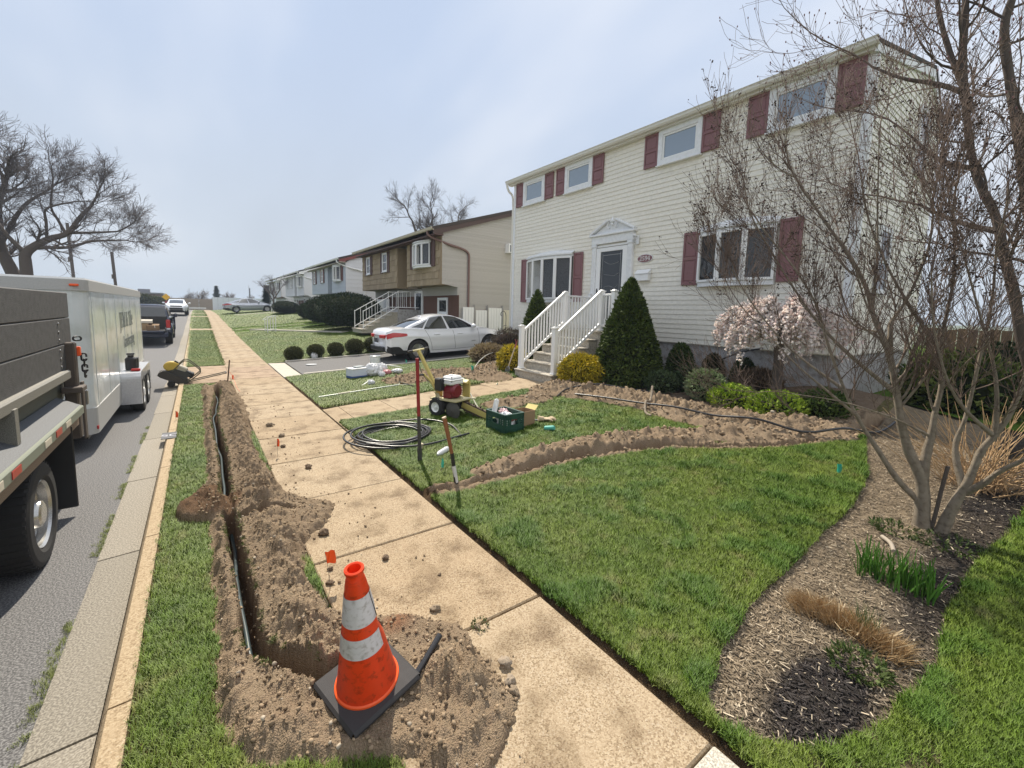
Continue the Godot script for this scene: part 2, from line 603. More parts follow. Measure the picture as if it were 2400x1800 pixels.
func ground() -> void:
	var b := B.new()
	var pts := []
	var zz := [-900.0, -400.0, -200.0, -120.0, -90.0, -65.0, -58.0, -52.0, -46.0, -40.0, -34.0, -28.0, -22.0, -16.0, -12.0, 0.0, 60.0, 300.0]
	for z: float in zz:
		for x: float in [-600.0, -60.0, -10.0, 5.0, 40.0, 600.0]:
			pts.append(Vector3(x, yr(z) - 0.45, z))
	b.grid(pts, 6, true)
	struct("ground", b, m.plain)
	# road
	b = B.new()
	pts = []
	var rz := []
	var z := 8.0
	while z > -96.0:
		rz.append(z)
		z -= 2.0
	for q: float in rz:
		for x: float in [-9.0, -4.8, -0.69]:
			pts.append(Vector3(x, yr(q) - 0.125 + (0.07 if x == -4.8 else 0.0), q))
	b.grid(pts, 3)
	struct("road", b, m.asphalt)
	b = B.new()
	b.box(Vector3(0, yr(-90) - 0.16, -91.5), Vector3(120, 0.08, 9.0))
	struct("cross_road", b, m.asphalt)
	# kerb and gutter, cast in lengths
	var gut := Node3D.new()
	gut.name = "gutter"
	gut.set_meta("kind", "structure")
	add_child(gut)
	var kerb := Node3D.new()
	kerb.name = "kerb"
	kerb.set_meta("kind", "structure")
	add_child(kerb)
	z = 3.0
	var i := 0
	while z > -84.0:
		var l := 1.85 if z > -16 else 3.7
		var z1 := z - l
		var a := yr(z)
		var c := yr(z1)
		var dr := 0.0
		if z < -12.0 and z1 > -16.8:
			dr = -0.055
		b = B.new()
		var o := 0.008 * sin(i * 2.3)
		# gutter pan
		for pr in [[-0.715 + o, -0.112, -0.462, -0.098]]:
			var e := 0.008
			b.quad(Vector3(pr[0], a + pr[1], z - e), Vector3(pr[2], a + pr[3], z - e), Vector3(pr[2], c + pr[3], z1 + e), Vector3(pr[0], c + pr[1], z1 + e), Vector3.UP)
			b.quad(Vector3(pr[0], a + pr[1], z - e), Vector3(pr[0], c + pr[1], z1 + e), Vector3(pr[0], c - 0.3, z1 + e), Vector3(pr[0], a - 0.3, z - e), Vector3.LEFT)
			b.quad(Vector3(pr[0], a + pr[1], z - e), Vector3(pr[2], a + pr[3], z - e), Vector3(pr[2], a - 0.3, z - e), Vector3(pr[0], a - 0.3, z - e), Vector3.BACK)
			b.quad(Vector3(pr[0], c + pr[1], z1 + e), Vector3(pr[2], c + pr[3], z1 + e), Vector3(pr[2], c - 0.3, z1 + e), Vector3(pr[0], c - 0.3, z1 + e), Vector3.FORWARD)
		part(gut, "gutter_slab", b, m.gutter if i % 3 else m.gutter2)
		b = B.new()
		var pro := PackedVector2Array([Vector2(-0.455, -0.3), Vector2(-0.455, -0.085), Vector2(-0.435, -0.025 + dr), Vector2(-0.42, 0.0 + dr), Vector2(-0.335, 0.004 + dr), Vector2(-0.33, -0.3)])
		var d := Vector3(0, c - a, z1 - z).normalized()
		b.prism(pro, 0.006, Vector2(c - a, z1 - z).length() - 0.006, Transform3D(Basis(Vector3.RIGHT, Vector3(0, -d.z, d.y), d), Vector3(0, a, z)))
		part(kerb, "kerb_length", b, m.kerb)
		z = z1
		i += 1
	# sidewalk slabs
	var sw := Node3D.new()
	sw.name = "sidewalk"
	sw.set_meta("kind", "structure")
	add_child(sw)
	z = 0.39
	i = 0
	while z > -84.0:
		var z1 := z - 1.215
		b = B.new()
		var y0 := yr(z)
		var y1 := yr(z1)
		var tilt := 0.004 * sin(i * 4.1)
		b.bar(Vector3(1.2, y0 - 0.052 + tilt, z - 0.006), Vector3(1.2, y1 - 0.052 - tilt, z1 + 0.006), 1.17, 0.1, Vector3.UP, 0.008)
		var k: Material = m["slab%d" % [0, 2, 1, 0, 2, 0, 1, 2][i % 8]]
		if i == 0:
			k = m.slab_new
		if z < -12.2 and z1 > -16.4:
			k = m.slab3 if i % 2 else m.slab4
		part(sw, "paving_slab", b, k)
		z = z1
		i += 1
	# bed under the joints
	b = B.new()
	pts = []
	for q: float in rz:
		pts.append(Vector3(0.6, yr(q) - 0.035, q))
		pts.append(Vector3(1.8, yr(q) - 0.035, q))
	b.grid(pts, 2)
	struct("joint_bed", b, mat(.09, .07, .05, 1.0))
	# aprons across the verge, driveway and its borders
	flag("driveway_apron", [Vector2(-0.335, -12.55), Vector2(0.612, -12.75), Vector2(0.612, -15.95), Vector2(-0.335, -16.1)], [-12.6, -14.3, -16.1], m.slab3, -0.02)
	for q in [-32.2, -48.5, -56.0, -63.0, -70.0]:
		flag("cross_walk", [Vector2(-0.335, q), Vector2(0.612, q), Vector2(0.612, q - 1.5), Vector2(-0.335, q - 1.5)], [q, q - 1.5], m.slab2, 0.0)
	flag("driveway_sill", [Vector2(1.80, -12.72), Vector2(2.27, -12.72), Vector2(2.27, -16.0), Vector2(1.80, -16.0)], [-12.6, -14.4, -16.1], m.slab_new, 0.012)
	b = B.new()
	pts = []
	for k in 13:
		var x := 2.275 + k * 0.6
		for j in 8:
			var q := -12.83 - j * 0.42
			pts.append(Vector3(x, lawn_y(x, -14.0) + yr(q) - yr(-14.0) + 0.0 + 0.012 * nz.get_noise_2d(x, q), q))
	b.grid(pts, 8, true)
	struct("driveway", b, m.drive)
	for e in [[-12.74, "near"], [-15.83, "far"]]:
		var root := Node3D.new()
		root.name = numbered("driveway_border")
		root.set_meta("kind", "structure")
		add_child(root)
		for k in 6:
			b = B.new()
			var x := 2.28 + k * 1.2
			b.bar(Vector3(x + 0.005, lawn_y(x, -14.0) + yr(e[0]) - yr(-14.0), e[0]), Vector3(x + 1.195, lawn_y(x + 1.2, -14.0) + yr(e[0]) - yr(-14.0), e[0]), 0.13, 0.09, Vector3.UP, 0.01)
			part(root, "border_stone", b, m.slab_new)
	# front walk, in slabs
	var wk := Node3D.new()
	wk.name = "front_walk"
	wk.set_meta("kind", "structure")
	add_child(wk)
	var xs := [1.80, 2.1, 2.9, 4.1, 5.35, 6.64]
	var near := [-6.45, -6.95, -7.33, -7.34, -7.34, -7.38]
	var far := [-8.36, -8.42, -8.5, -8.58, -8.72, -8.86]
	for k in 5:
		b = B.new()
		var g := 0.005
		var p := [Vector3(xs[k] + g, 0, near[k]), Vector3(xs[k + 1] - g, 0, near[k + 1]), Vector3(xs[k + 1] - g, 0, far[k + 1]), Vector3(xs[k] + g, 0, far[k])]
		var tops := []
		for q: Vector3 in p:
			tops.append(Vector3(q.x, lawn_y(q.x, -8.0) - 0.012, q.z))
		b.quad(tops[0], tops[1], tops[2], tops[3], Vector3.UP)
		for j in 4:
			var q0: Vector3 = tops[j]
			var q1: Vector3 = tops[(j + 1) % 4]
			var mid: Vector3 = (tops[0] + tops[2]) * 0.5
			b.quad(q0, q1, q1 - Vector3(0, 0.12, 0), q0 - Vector3(0, 0.12, 0), (q0 + q1) * 0.5 - mid)
		part(wk, "walk_slab", b, m["slab%d" % [1, 0, 2, 1, 0][k]])

# a flat piece of paving cut into slabs at the given z lines
func flag(called: String, poly: Array, cuts: Array, k: Material, lift: float) -> void:
	var root := Node3D.new()
	root.name = numbered(called)
	root.set_meta("kind", "structure")
	add_child(root)
	var x0: float = poly[0].x
	var x1: float = poly[1].x
	for i in cuts.size() - 1:
		var b := B.new()
		var za: float = clampf(cuts[i], poly[3].y, poly[0].y) - 0.005
		var zb: float = clampf(cuts[i + 1], poly[3].y, poly[0].y) + 0.005
		var za1: float = clampf(cuts[i], poly[2].y, poly[1].y) - 0.005
		var zb1: float = clampf(cuts[i + 1], poly[2].y, poly[1].y) + 0.005
		var s := [Vector3(x0, yr(za) + lift, za), Vector3(x1, yr(za1) + maxf(lift, 0) - 0.001, za1), Vector3(x1, yr(zb1) + maxf(lift, 0) - 0.001, zb1), Vector3(x0, yr(zb) + lift, zb)]
		b.quad(s[0], s[1], s[2], s[3], Vector3.UP)
		var mid: Vector3 = (s[0] + s[2]) * 0.5
		for j in 4:
			var q0: Vector3 = s[j]
			var q1: Vector3 = s[(j + 1) % 4]
			b.quad(q0, q1, q1 - Vector3(0, 0.12, 0), q0 - Vector3(0, 0.12, 0), (q0 + q1) * 0.5 - mid)
		part(root, "concrete_slab", b, k)

# --- verge with its trench (x -0.34 .. 1.35) ---
func lump(x: float, z: float) -> float:           # rough, clodded relief of thrown soil, 0..1 or so
	var a := nz.get_noise_2d(x * 3.4, z * 3.4)
	var b := absf(nz2.get_noise_2d(x * 13.0 + 5.0, z * 13.0))
	var c := absf(nz2.get_noise_2d(x * 34.0 + 9.0, z * 34.0))
	return 0.55 + a * 0.6 - b * 0.45 - c * 0.2 + 0.35 * nz2.get_noise_2d(x * 6.5 + 60.0, z * 6.5)

func trench_x(z: float) -> float:
	var x := 0.165 + 0.012 * sin(z * 1.7) + 0.012 * nz2.get_noise_1d(z * 2.0)
	x += 0.11 * smoothstep(-8.5, -11.5, z)
	x += 0.30 * pow(smoothstep(-2.75, -1.98, z), 1.6)
	return x

func verge(x: float, z: float) -> Vector2:        # (height, zone) zone 0 turf soil, 1 dug soil, -1 nothing
	var wob := 0.05 * nz.get_noise_2d(x * 2.0 + 40.0, z * 2.0) + 0.03 * nz2.get_noise_2d(x * 9.0, z * 9.0)
	var lo := -0.01 + 0.07 * smoothstep(-2.4, -1.7, z) + 0.6 * smoothstep(-2.0, -1.45, z) + wob
	var hi := 0.61 + wob
	hi += 0.42 * exp(-pow((z + 4.15) / 0.42, 2.0)) + 0.10 * exp(-pow((z + 9.5) / 1.6, 2.0))
	hi += 0.60 * smoothstep(-2.75, -2.05, z) * (1.0 - smoothstep(-1.5, -1.1, z))
	hi -= 0.06 * exp(-pow((z + 6.6) / 0.9, 2.0)) + 0.04 * exp(-pow((z + 3.0) / 0.45, 2.0))
	if z < -12.1 or z > -1.15 + wob:
		lo = 9.0
	var ins := minf(x - lo, hi - x)
	ins = minf(ins, z + 12.1)
	var mound := 1.0 - Vector2((x - 0.03) / 0.27, (z + 4.72) / 0.30).length()
	ins = maxf(ins, mound * 0.3)
	var turf := 0.004 * nz2.get_noise_2d(x * 5.0, z * 5.0) - 0.012
	if x > 0.60 and x < 1.79:
		turf = -0.05
	if ins < 0.0:
		return Vector2(turf, 0 if x <= 0.615 else -1)
	var k := smoothstep(0.0, 0.10, ins)
	var l := lump(x, z)
	var h := 0.015 + 0.035 * l
	# left ridge, right ridge
	h += 0.055 * exp(-pow((x - 0.05) / 0.06, 2.0)) * (0.5 + l)
	var rc := 0.42 + 0.04 * nz2.get_noise_1d(z * 1.3)
	h += 0.105 * exp(-pow((x - rc) / 0.14, 2.0)) * (0.55 + l) * (1.0 - smoothstep(-2.3, -1.9, z))
	h += 0.02 * sin(z * 19.0 + x * 8.0 + 5.0 * nz2.get_noise_2d(x * 2.0, z * 2.0)) * exp(-pow((x - rc) / 0.15, 2.0)) * smoothstep(-6.0, -9.0, z)
	# heap thrown out beside the cross cut and over the paving
	h += 0.05 * exp(-pow((x - 0.8) / 0.2, 2.0) - pow((z + 4.0) / 0.3, 2.0)) * (0.4 + l)
	h += 0.07 * exp(-pow((x - 0.45) / 0.22, 2.0) - pow((z + 4.75) / 0.25, 2.0)) * (0.4 + l)
	# heap round the hole by the cone
	h += 0.12 * exp(-pow((x - 1.0) / 0.17, 2.0) - pow((z + 1.75) / 0.24, 2.0)) * (0.6 + 0.8 * l)
	h += 0.05 * exp(-pow((x - 0.62) / 0.3, 2.0) - pow((z + 1.47) / 0.12, 2.0)) * (0.5 + 0.8 * l)
	h += 0.06 * exp(-pow((x - 0.2) / 0.16, 2.0) - pow((z + 1.95) / 0.14, 2.0)) * (0.5 + 0.6 * l)
	h += 0.04 * exp(-pow((x - 0.95) / 0.2, 2.0) - pow((z + 2.3) / 0.12, 2.0))
	h += 0.006 * sin((x * 0.8 + z) * 70.0) * exp(-pow((x - 0.12) / 0.14, 2.0) - pow((z + 2.1) / 0.25, 2.0))
	# thin out over the paving
	h = lerpf(turf if x < 0.61 else -0.02, h, k)
	if x > 0.61:
		h -= 0.012 * smoothstep(0.61, 1.2, x) * (1.0 - 0.6 * l)
	# the mound of sods lying across the turf
	if mound > 0.0:
		h = maxf(h, 0.0 + 0.235 * pow(mound, 0.42) * (0.72 + 0.4 * l) * (1.0 - 0.3 * smoothstep(0.0, 0.3, x)))
	# the cuts
	var cut := 0.0
	if z < -2.02:
		var w := 0.036 + 0.012 * nz2.get_noise_2d(x * 6.0, z * 6.0) + 0.018 * smoothstep(-2.6, -2.1, z)
		var dd := absf(x - trench_x(z))
		cut = 1.0 - smoothstep(w - 0.02, w + 0.015, dd)
		cut *= smoothstep(-11.9, -11.5, z)
		cut *= 1.0 - 0.75 * smoothstep(0.02, 0.15, mound)
	var cw := 0.052 + 0.012 * nz2.get_noise_1d(x * 9.0)
	if x > 0.2 and x < 0.70:
		cut = maxf(cut, (1.0 - smoothstep(cw - 0.025, cw + 0.015, absf(z + 4.30 - 0.12 * (x - 0.4)))) * smoothstep(0.2, 0.27, x) * (1.0 - smoothstep(0.62, 0.67, x)))
	var hole := Vector2((x - 0.60) / 0.22, (z + 2.07) / 0.15).length()
	cut = maxf(cut, (1.0 - smoothstep(0.75, 1.0, hole + 0.25 * nz2.get_noise_2d(x * 7.0, z * 7.0))) * 0.8)
	h -= cut * 0.33 * (1.0 - smoothstep(0.57, 0.62, x) * (1.0 if z > -3.9 else 0.0))
	if z > -2.5 and x > 0.6:
		h = maxf(h, 0.03 * k)
	return Vector2(h, 1)

func soil_color(x: float, z: float, h: float, base: float) -> Color:
	var a := 0.5 + 0.5 * nz.get_noise_2d(x * 1.6 + 20.0, z * 1.6)
	var b := 0.5 + 0.5 * nz2.get_noise_2d(x * 22.0, z * 22.0)
	var c := Color(0.34, 0.26, 0.18).lerp(Color(0.235, 0.168, 0.113), a).lerp(Color(0.40, 0.32, 0.225), b * 0.5)
	var damp := smoothstep(0.0, -0.08, h - base)      # moist subsoil down in the cut
	return c.lerp(Color(0.16, 0.10, 0.065), damp * 0.7)

func verge_color(x: float, z: float, zone: int, h: float) -> Color:
	if zone == 0:
		return Color(0.085, 0.085, 0.035).lerp(Color(0.16, 0.12, 0.07), 0.5 + 0.5 * nz2.get_noise_2d(x * 4.0, z * 4.0))
	var c := soil_color(x, z, h, 0.0)
	var mound := 1.0 - Vector2((x - 0.03) / 0.27, (z + 4.72) / 0.30).length()
	c = c.lerp(Color(0.17, 0.10, 0.06), 0.8 * smoothstep(0.0, 0.2, mound))   # the sods are fresh and damp
	c = c.lerp(Color(0.30, 0.14, 0.075), 0.8 * exp(-pow((x - 0.86) / 0.09, 2.0) - pow((z + 2.28) / 0.07, 2.0)))   # clay in the side of the hole
	return c

# --- the front lawn ---
const MULCH := [Vector2(10.5, -1.9), Vector2(7.4, -1.75), Vector2(5.95, -1.36), Vector2(5.0, -1.21), Vector2(4.2, -1.19), Vector2(3.45, -1.16), Vector2(2.92, -1.16), Vector2(2.3, -1.08), Vector2(1.95, -0.97), Vector2(1.87, -0.84), Vector2(1.95, -0.69), Vector2(2.15, -0.5), Vector2(2.5, -0.39), Vector2(3.1, -0.31), Vector2(3.7, -0.36), Vector2(4.5, -0.34), Vector2(5.2, -0.26), Vector2(6.2, -0.18), Vector2(8, 0.1), Vector2(10.5, 0.6)]
const TRENCH := [Vector2(1.9, -3.93), Vector2(2.2, -3.86), Vector2(2.67, -3.78), Vector2(3.57, -3.74), Vector2(4.45, -3.48), Vector2(5.1, -3.14), Vector2(5.6, -2.72), Vector2(6.2, -2.32), Vector2(7.2, -1.95), Vector2(8.6, -1.75)]
const SPOIL := [Vector2(2.55, -4.03), Vector2(3.3, -4.0), Vector2(4.4, -3.84), Vector2(5.2, -3.52), Vector2(5.75, -3.16), Vector2(6.3, -2.75), Vector2(7.0, -2.4), Vector2(8.3, -2.1)]
const SPOIL2 := [Vector2(6.3, -6.9), Vector2(6.5, -6.2), Vector2(6.75, -5.3), Vector2(6.75, -4.5), Vector2(6.65, -3.8), Vector2(6.75, -3.1), Vector2(7.2, -2.4)]
const BED := [Vector2(6.75, -7.1), Vector2(7.1, -6.2), Vector2(7.35, -5.1), Vector2(7.2, -4.4), Vector2(7.05, -3.4), Vector2(7.3, -2.6), Vector2(8.5, -2.0), Vector2(10.5, -1.9), Vector2(10.5, -7.2)]
const HEAP_A := [Vector2(4.5, -6.45), Vector2(5.2, -6.4), Vector2(5.75, -6.6)]
const HEAP_B := [Vector2(5.7, -6.75), Vector2(6.4, -6.75), Vector2(6.7, -6.7)]
const HEAP_C := [Vector2(4.15, -10.05), Vector2(4.8, -10.2), Vector2(5.4, -10.2), Vector2(5.95, -9.75), Vector2(6.0, -9.1)]
const HEAP_D := [Vector2(6.0, -9.9), Vector2(6.6, -10.3), Vector2(7.3, -10.7)]

func front(x: float, z: float) -> Vector2:        # zones: 0 turf soil, 1 dug soil, 2 mulch, 3 planting bed
	var p := Vector2(x, z)
	var y := lawn_y(x, z)
	var n1 := nz.get_noise_2d(x * 2.2, z * 2.2)
	var n2 := nz2.get_noise_2d(x * 8.0, z * 8.0)
	var wob := 0.06 * n1 + 0.03 * n2
	var zone := 0
	var h := y + 0.008 * n1 - 0.012
	if x < 1.845 + 0.02 * n2 + 0.015 * n1:
		return Vector2(-0.035 + 0.008 * n2, 1 if z > -6.4 or z < -8.5 else 0)
	if z > -2.4 and Geometry2D.is_point_in_polygon(p + Vector2(0.4, 1) * wob * 0.25, MULCH):
		h = y - 0.035 + 0.012 * n1 + 0.006 * n2 + 0.05 * exp(-pow((x - 4.9) / 0.35, 2.0) - pow((z + 0.62) / 0.25, 2.0)) + 0.03 * exp(-pow((x - 2.6) / 0.35, 2.0) - pow((z + 0.62) / 0.2, 2.0))
		return Vector2(h, 2)
	if x > 6.6 and Geometry2D.is_point_in_polygon(p, BED):
		zone = 3
		h = y + 0.03 * n1 + 0.012 * n2
	if z > -7.25 and z < -1.4:
		var d := 1e9
		if x > 1.8:
			var t := seg_dist(p, TRENCH)
			var s := seg_dist(p, SPOIL)
			var wide := lerpf(0.14, 0.31, smoothstep(2.4, 4.2, x))
			var k := s.x + wob
			if k < wide or t.x < 0.13 + wob * 0.5:
				var l := lump(x, z)
				zone = 1
				var hh := 0.015 + 0.03 * l
				hh += (0.035 + 0.12 * l) * lerpf(0.5, 1.0, smoothstep(2.4, 3.6, x)) * pow(clampf(1.0 - k / wide, 0, 1), 1.1)
				hh += 0.05 * exp(-pow((t.x - 0.13) / 0.06, 2.0)) * (0.4 + l)
				hh -= 0.17 * (1.0 - smoothstep(0.02, 0.085, t.x + 0.02 * n2)) * (0.4 + 0.6 * smoothstep(0.1, 0.6, 0.5 + n1))
				hh *= smoothstep(0.0, 0.07, maxf(wide - k, 0.13 + wob * 0.5 - t.x))
				h = y + hh
			d = t.x
		if x > 5.5:
			var s2 := seg_dist(p, SPOIL2)
			var k2 := s2.x + wob * 1.4
			if k2 < 0.62:
				var l2 := lump(x, z)
				var hh2 := 0.01 + 0.03 * l2 + (0.07 + 0.17 * l2) * pow(clampf(1.0 - k2 / 0.62, 0, 1), 0.75)
				hh2 += 0.035 * sin(z * 9.0 + 3.0 * n1) * clampf(1.0 - k2 / 0.6, 0, 1)
				if zone != 1 or y + hh2 > h:
					h = y + hh2
				zone = 1
	for q: Array in [[HEAP_A, 0.34, 0.10], [HEAP_B, 0.27, 0.14], [HEAP_C, 0.6, 0.16], [HEAP_D, 0.4, 0.12]]:
		var line: Array = q[0]
		if absf(x - line[1].x) < 2.2 and absf(z - line[1].y) < 2.0:
			var k3: float = seg_dist(p, line).x + wob * 1.6
			if k3 < q[1]:
				var l3 := lump(x, z)
				var h3: float = y + 0.012 + 0.025 * l3 + q[2] * (0.45 + 0.8 * l3) * pow(clampf(1.0 - k3 / q[1], 0, 1), 0.8)
				if zone != 1 or h3 > h:
					h = h3
				zone = 1
	return Vector2(h, zone)

func front_color(x: float, z: float, zone: int, h: float) -> Color:
	var n1 := 0.5 + 0.5 * nz.get_noise_2d(x * 1.3 + 7.0, z * 1.3)
	var n2 := 0.5 + 0.5 * nz2.get_noise_2d(x * 11.0, z * 11.0)
	if zone == 1:
		if x < 1.9:
			return Color(0.10, 0.068, 0.042)
		return soil_color(x, z, h, lawn_y(x, z) - 0.02)
	if zone == 2:
		var old := Color(0.33, 0.265, 0.185).lerp(Color(0.20, 0.16, 0.115), n2)
		var fresh := Color(0.032, 0.029, 0.028).lerp(Color(0.07, 0.06, 0.055), n2)
		var heap := exp(-pow((x - 2.42) / 0.34, 2.0) - pow((z + 0.62) / 0.17, 2.0)) * 2.2      # a dumped barrow of new mulch
		heap = maxf(heap, smoothstep(-0.72, -0.5, z + 0.08 * (n1 - 0.5)) * smoothstep(2.6, 3.6, x) * 0.9)
		return old.lerp(fresh, clampf(heap + (n1 - 0.5) * 0.6, 0, 1))
	if zone == 3:
		return Color(0.16, 0.115, 0.08).lerp(Color(0.24, 0.19, 0.145), n2)
	return Color(0.075, 0.08, 0.03).lerp(Color(0.20, 0.165, 0.09), n2).lerp(Color(0.34, 0.28, 0.18), smoothstep(0.55, 0.8, 0.5 + 0.5 * nz.get_noise_2d(x * 0.9 + 30.0, z * 0.9)) * smoothstep(0.4, 0.7, n2))

func lawns() -> void:
	var s := sheet(-0.335, 1.36, -12.7, 2.2, 0.0155, 0.0165, verge, verge_color, [0, 1])
	struct("verge_turf", s[0], m.earth)
	struct("dug_soil", s[1], m.earth)
	s = sheet(1.785, 10.4, -7.36, 1.4, 0.034, 0.03, front, front_color, [0, 1, 2, 3])
	struct("front_lawn", s[0], m.earth)
	struct("dug_soil", s[1], m.earth)
	struct("mulch_bed", s[2], m.earth)
	struct("planting_bed", s[3], m.earth)
	s = sheet(1.785, 9.4, -12.7, -8.45, 0.045, 0.045, front, front_color, [0, 1])
	struct("side_lawn", s[0], m.earth)
	struct("dug_soil", s[1], m.earth)
	# coarse land: far verge, neighbours' lawns, the land beside and behind the houses
	var far := func(x: float, z: float) -> Vector2:
		return Vector2(lawn_y(x, z) - 0.012 + 0.02 * nz.get_noise_2d(x * 0.5, z * 0.5), 0)
	var fc := func(_x: float, _z: float, _k: int, _h: float) -> Color:
		return Color(1, 1, 1)
	var areas := [["neighbor_lawn", 1.795, 40.0, -84.0, -15.9], ["back_yard", 9.4, 40.0, -15.9, 16.0], ["near_lawn", 1.785, 9.4, 1.4, 16.0]]
	for a in areas:
		s = sheet(a[1], a[2], a[3], a[4], 0.6, 0.6, far, fc, [0])
		struct(a[0], s[0], m.farlawn)
	var vf := func(x: float, z: float) -> Vector2:
		return Vector2(yr(z) - 0.012, 0)
	var z0 := -16.1
	for q in [-32.2, -48.5, -56.0, -63.0, -70.0, -84.0]:
		s = sheet(-0.335, 0.612, q, z0, 0.3, 0.6, vf, fc, [0])
		struct("verge_strip", s[0], m.farlawn)
		z0 = q - 1.5

# --- grass blades ---
func tuft(blades: int, spread: float, tall: float, wide: float, seed_: int) -> B:
	var r := RandomNumberGenerator.new()
	r.seed = seed_
	var b := B.new()
	b.colored = true
	for i in blades:
		var a := r.randf() * TAU
		var o := Vector3(cos(a), 0, sin(a)) * spread * sqrt(r.randf())
		var la := r.randf() * TAU
		var lean := Vector3(cos(la), 0, sin(la)) * tall * r.randf_range(0.1, 0.7)
		var h := tall * r.randf_range(0.55, 1.1)
		var side := Vector3(-sin(la), 0, cos(la)).rotated(Vector3.UP, r.randf_range(-0.7, 0.7)) * wide * 0.5
		var mid := o + lean * 0.35 + Vector3(0, h * 0.6, 0)
		var tip := o + lean + Vector3(0, h * 0.95, 0)
		var t := r.randf_range(0.75, 1.2)
		b.col = Color(t, t, t) if r.randf() > 0.13 else Color(2.6, 1.5, 2.2)    # a dry blade now and then
		var up := Vector3(lean.x, 0.2, lean.z)
		b.tri(o - side, o + side, mid + side * 0.8, up)
		b.tri(o - side, mid + side * 0.8, mid - side * 0.8, up)
		b.tri(mid - side * 0.8, mid + side * 0.8, tip, up)
	for i in b.n.size():
		b.n[i] = (b.n[i] * 0.5 + Vector3(0, 0.8, 0)).normalized()
	return b

func scatter(called: String, mesh: Mesh, list: Array, cols: PackedColorArray) -> void:
	var mm := MultiMesh.new()
	mm.transform_format = MultiMesh.TRANSFORM_3D
	mm.use_colors = cols.size() > 0
	mm.mesh = mesh
	mm.instance_count = list.size()
	var buf := PackedFloat32Array()
	var st := 16 if mm.use_colors else 12
	buf.resize(list.size() * st)
	for i in list.size():
		var t: Transform3D = list[i]
		var o := i * st
		buf[o] = t.basis.x.x; buf[o + 1] = t.basis.y.x; buf[o + 2] = t.basis.z.x; buf[o + 3] = t.origin.x
		buf[o + 4] = t.basis.x.y; buf[o + 5] = t.basis.y.y; buf[o + 6] = t.basis.z.y; buf[o + 7] = t.origin.y
		buf[o + 8] = t.basis.x.z; buf[o + 9] = t.basis.y.z; buf[o + 10] = t.basis.z.z; buf[o + 11] = t.origin.z
		if st == 16:
			var c := cols[i]
			buf[o + 12] = c.r; buf[o + 13] = c.g; buf[o + 14] = c.b; buf[o + 15] = 1.0
	mm.buffer = buf
	var o2 := MultiMeshInstance3D.new()
	o2.name = numbered(called)
	o2.multimesh = mm
	add_child(o2)
	o2.set_meta("kind", "stuff")

func grass_mat() -> StandardMaterial3D:
	var k := mat(1, 1, 1, 0.55, 0.0, 0.35)
	k.vertex_color_use_as_albedo = true
	k.backlight_enabled = true
	k.backlight = lin(.12, .175, .012)
	return k

func grass_color(x: float, z: float) -> Color:
	var a := 0.5 + 0.5 * nz.get_noise_2d(x * 0.9 + 3.0, z * 0.9)
	var b := 0.5 + 0.5 * nz2.get_noise_2d(x * 4.0, z * 4.0)
	var c := Color(0.076, 0.158, 0.014).lerp(Color(0.19, 0.238, 0.034), a)
	c = c.lerp(Color(0.25, 0.23, 0.09), 0.8 * smoothstep(0.62, 0.9, b) * smoothstep(0.3, 0.65, a))
	return c * (0.88 * rnd(0.6, 1.4))

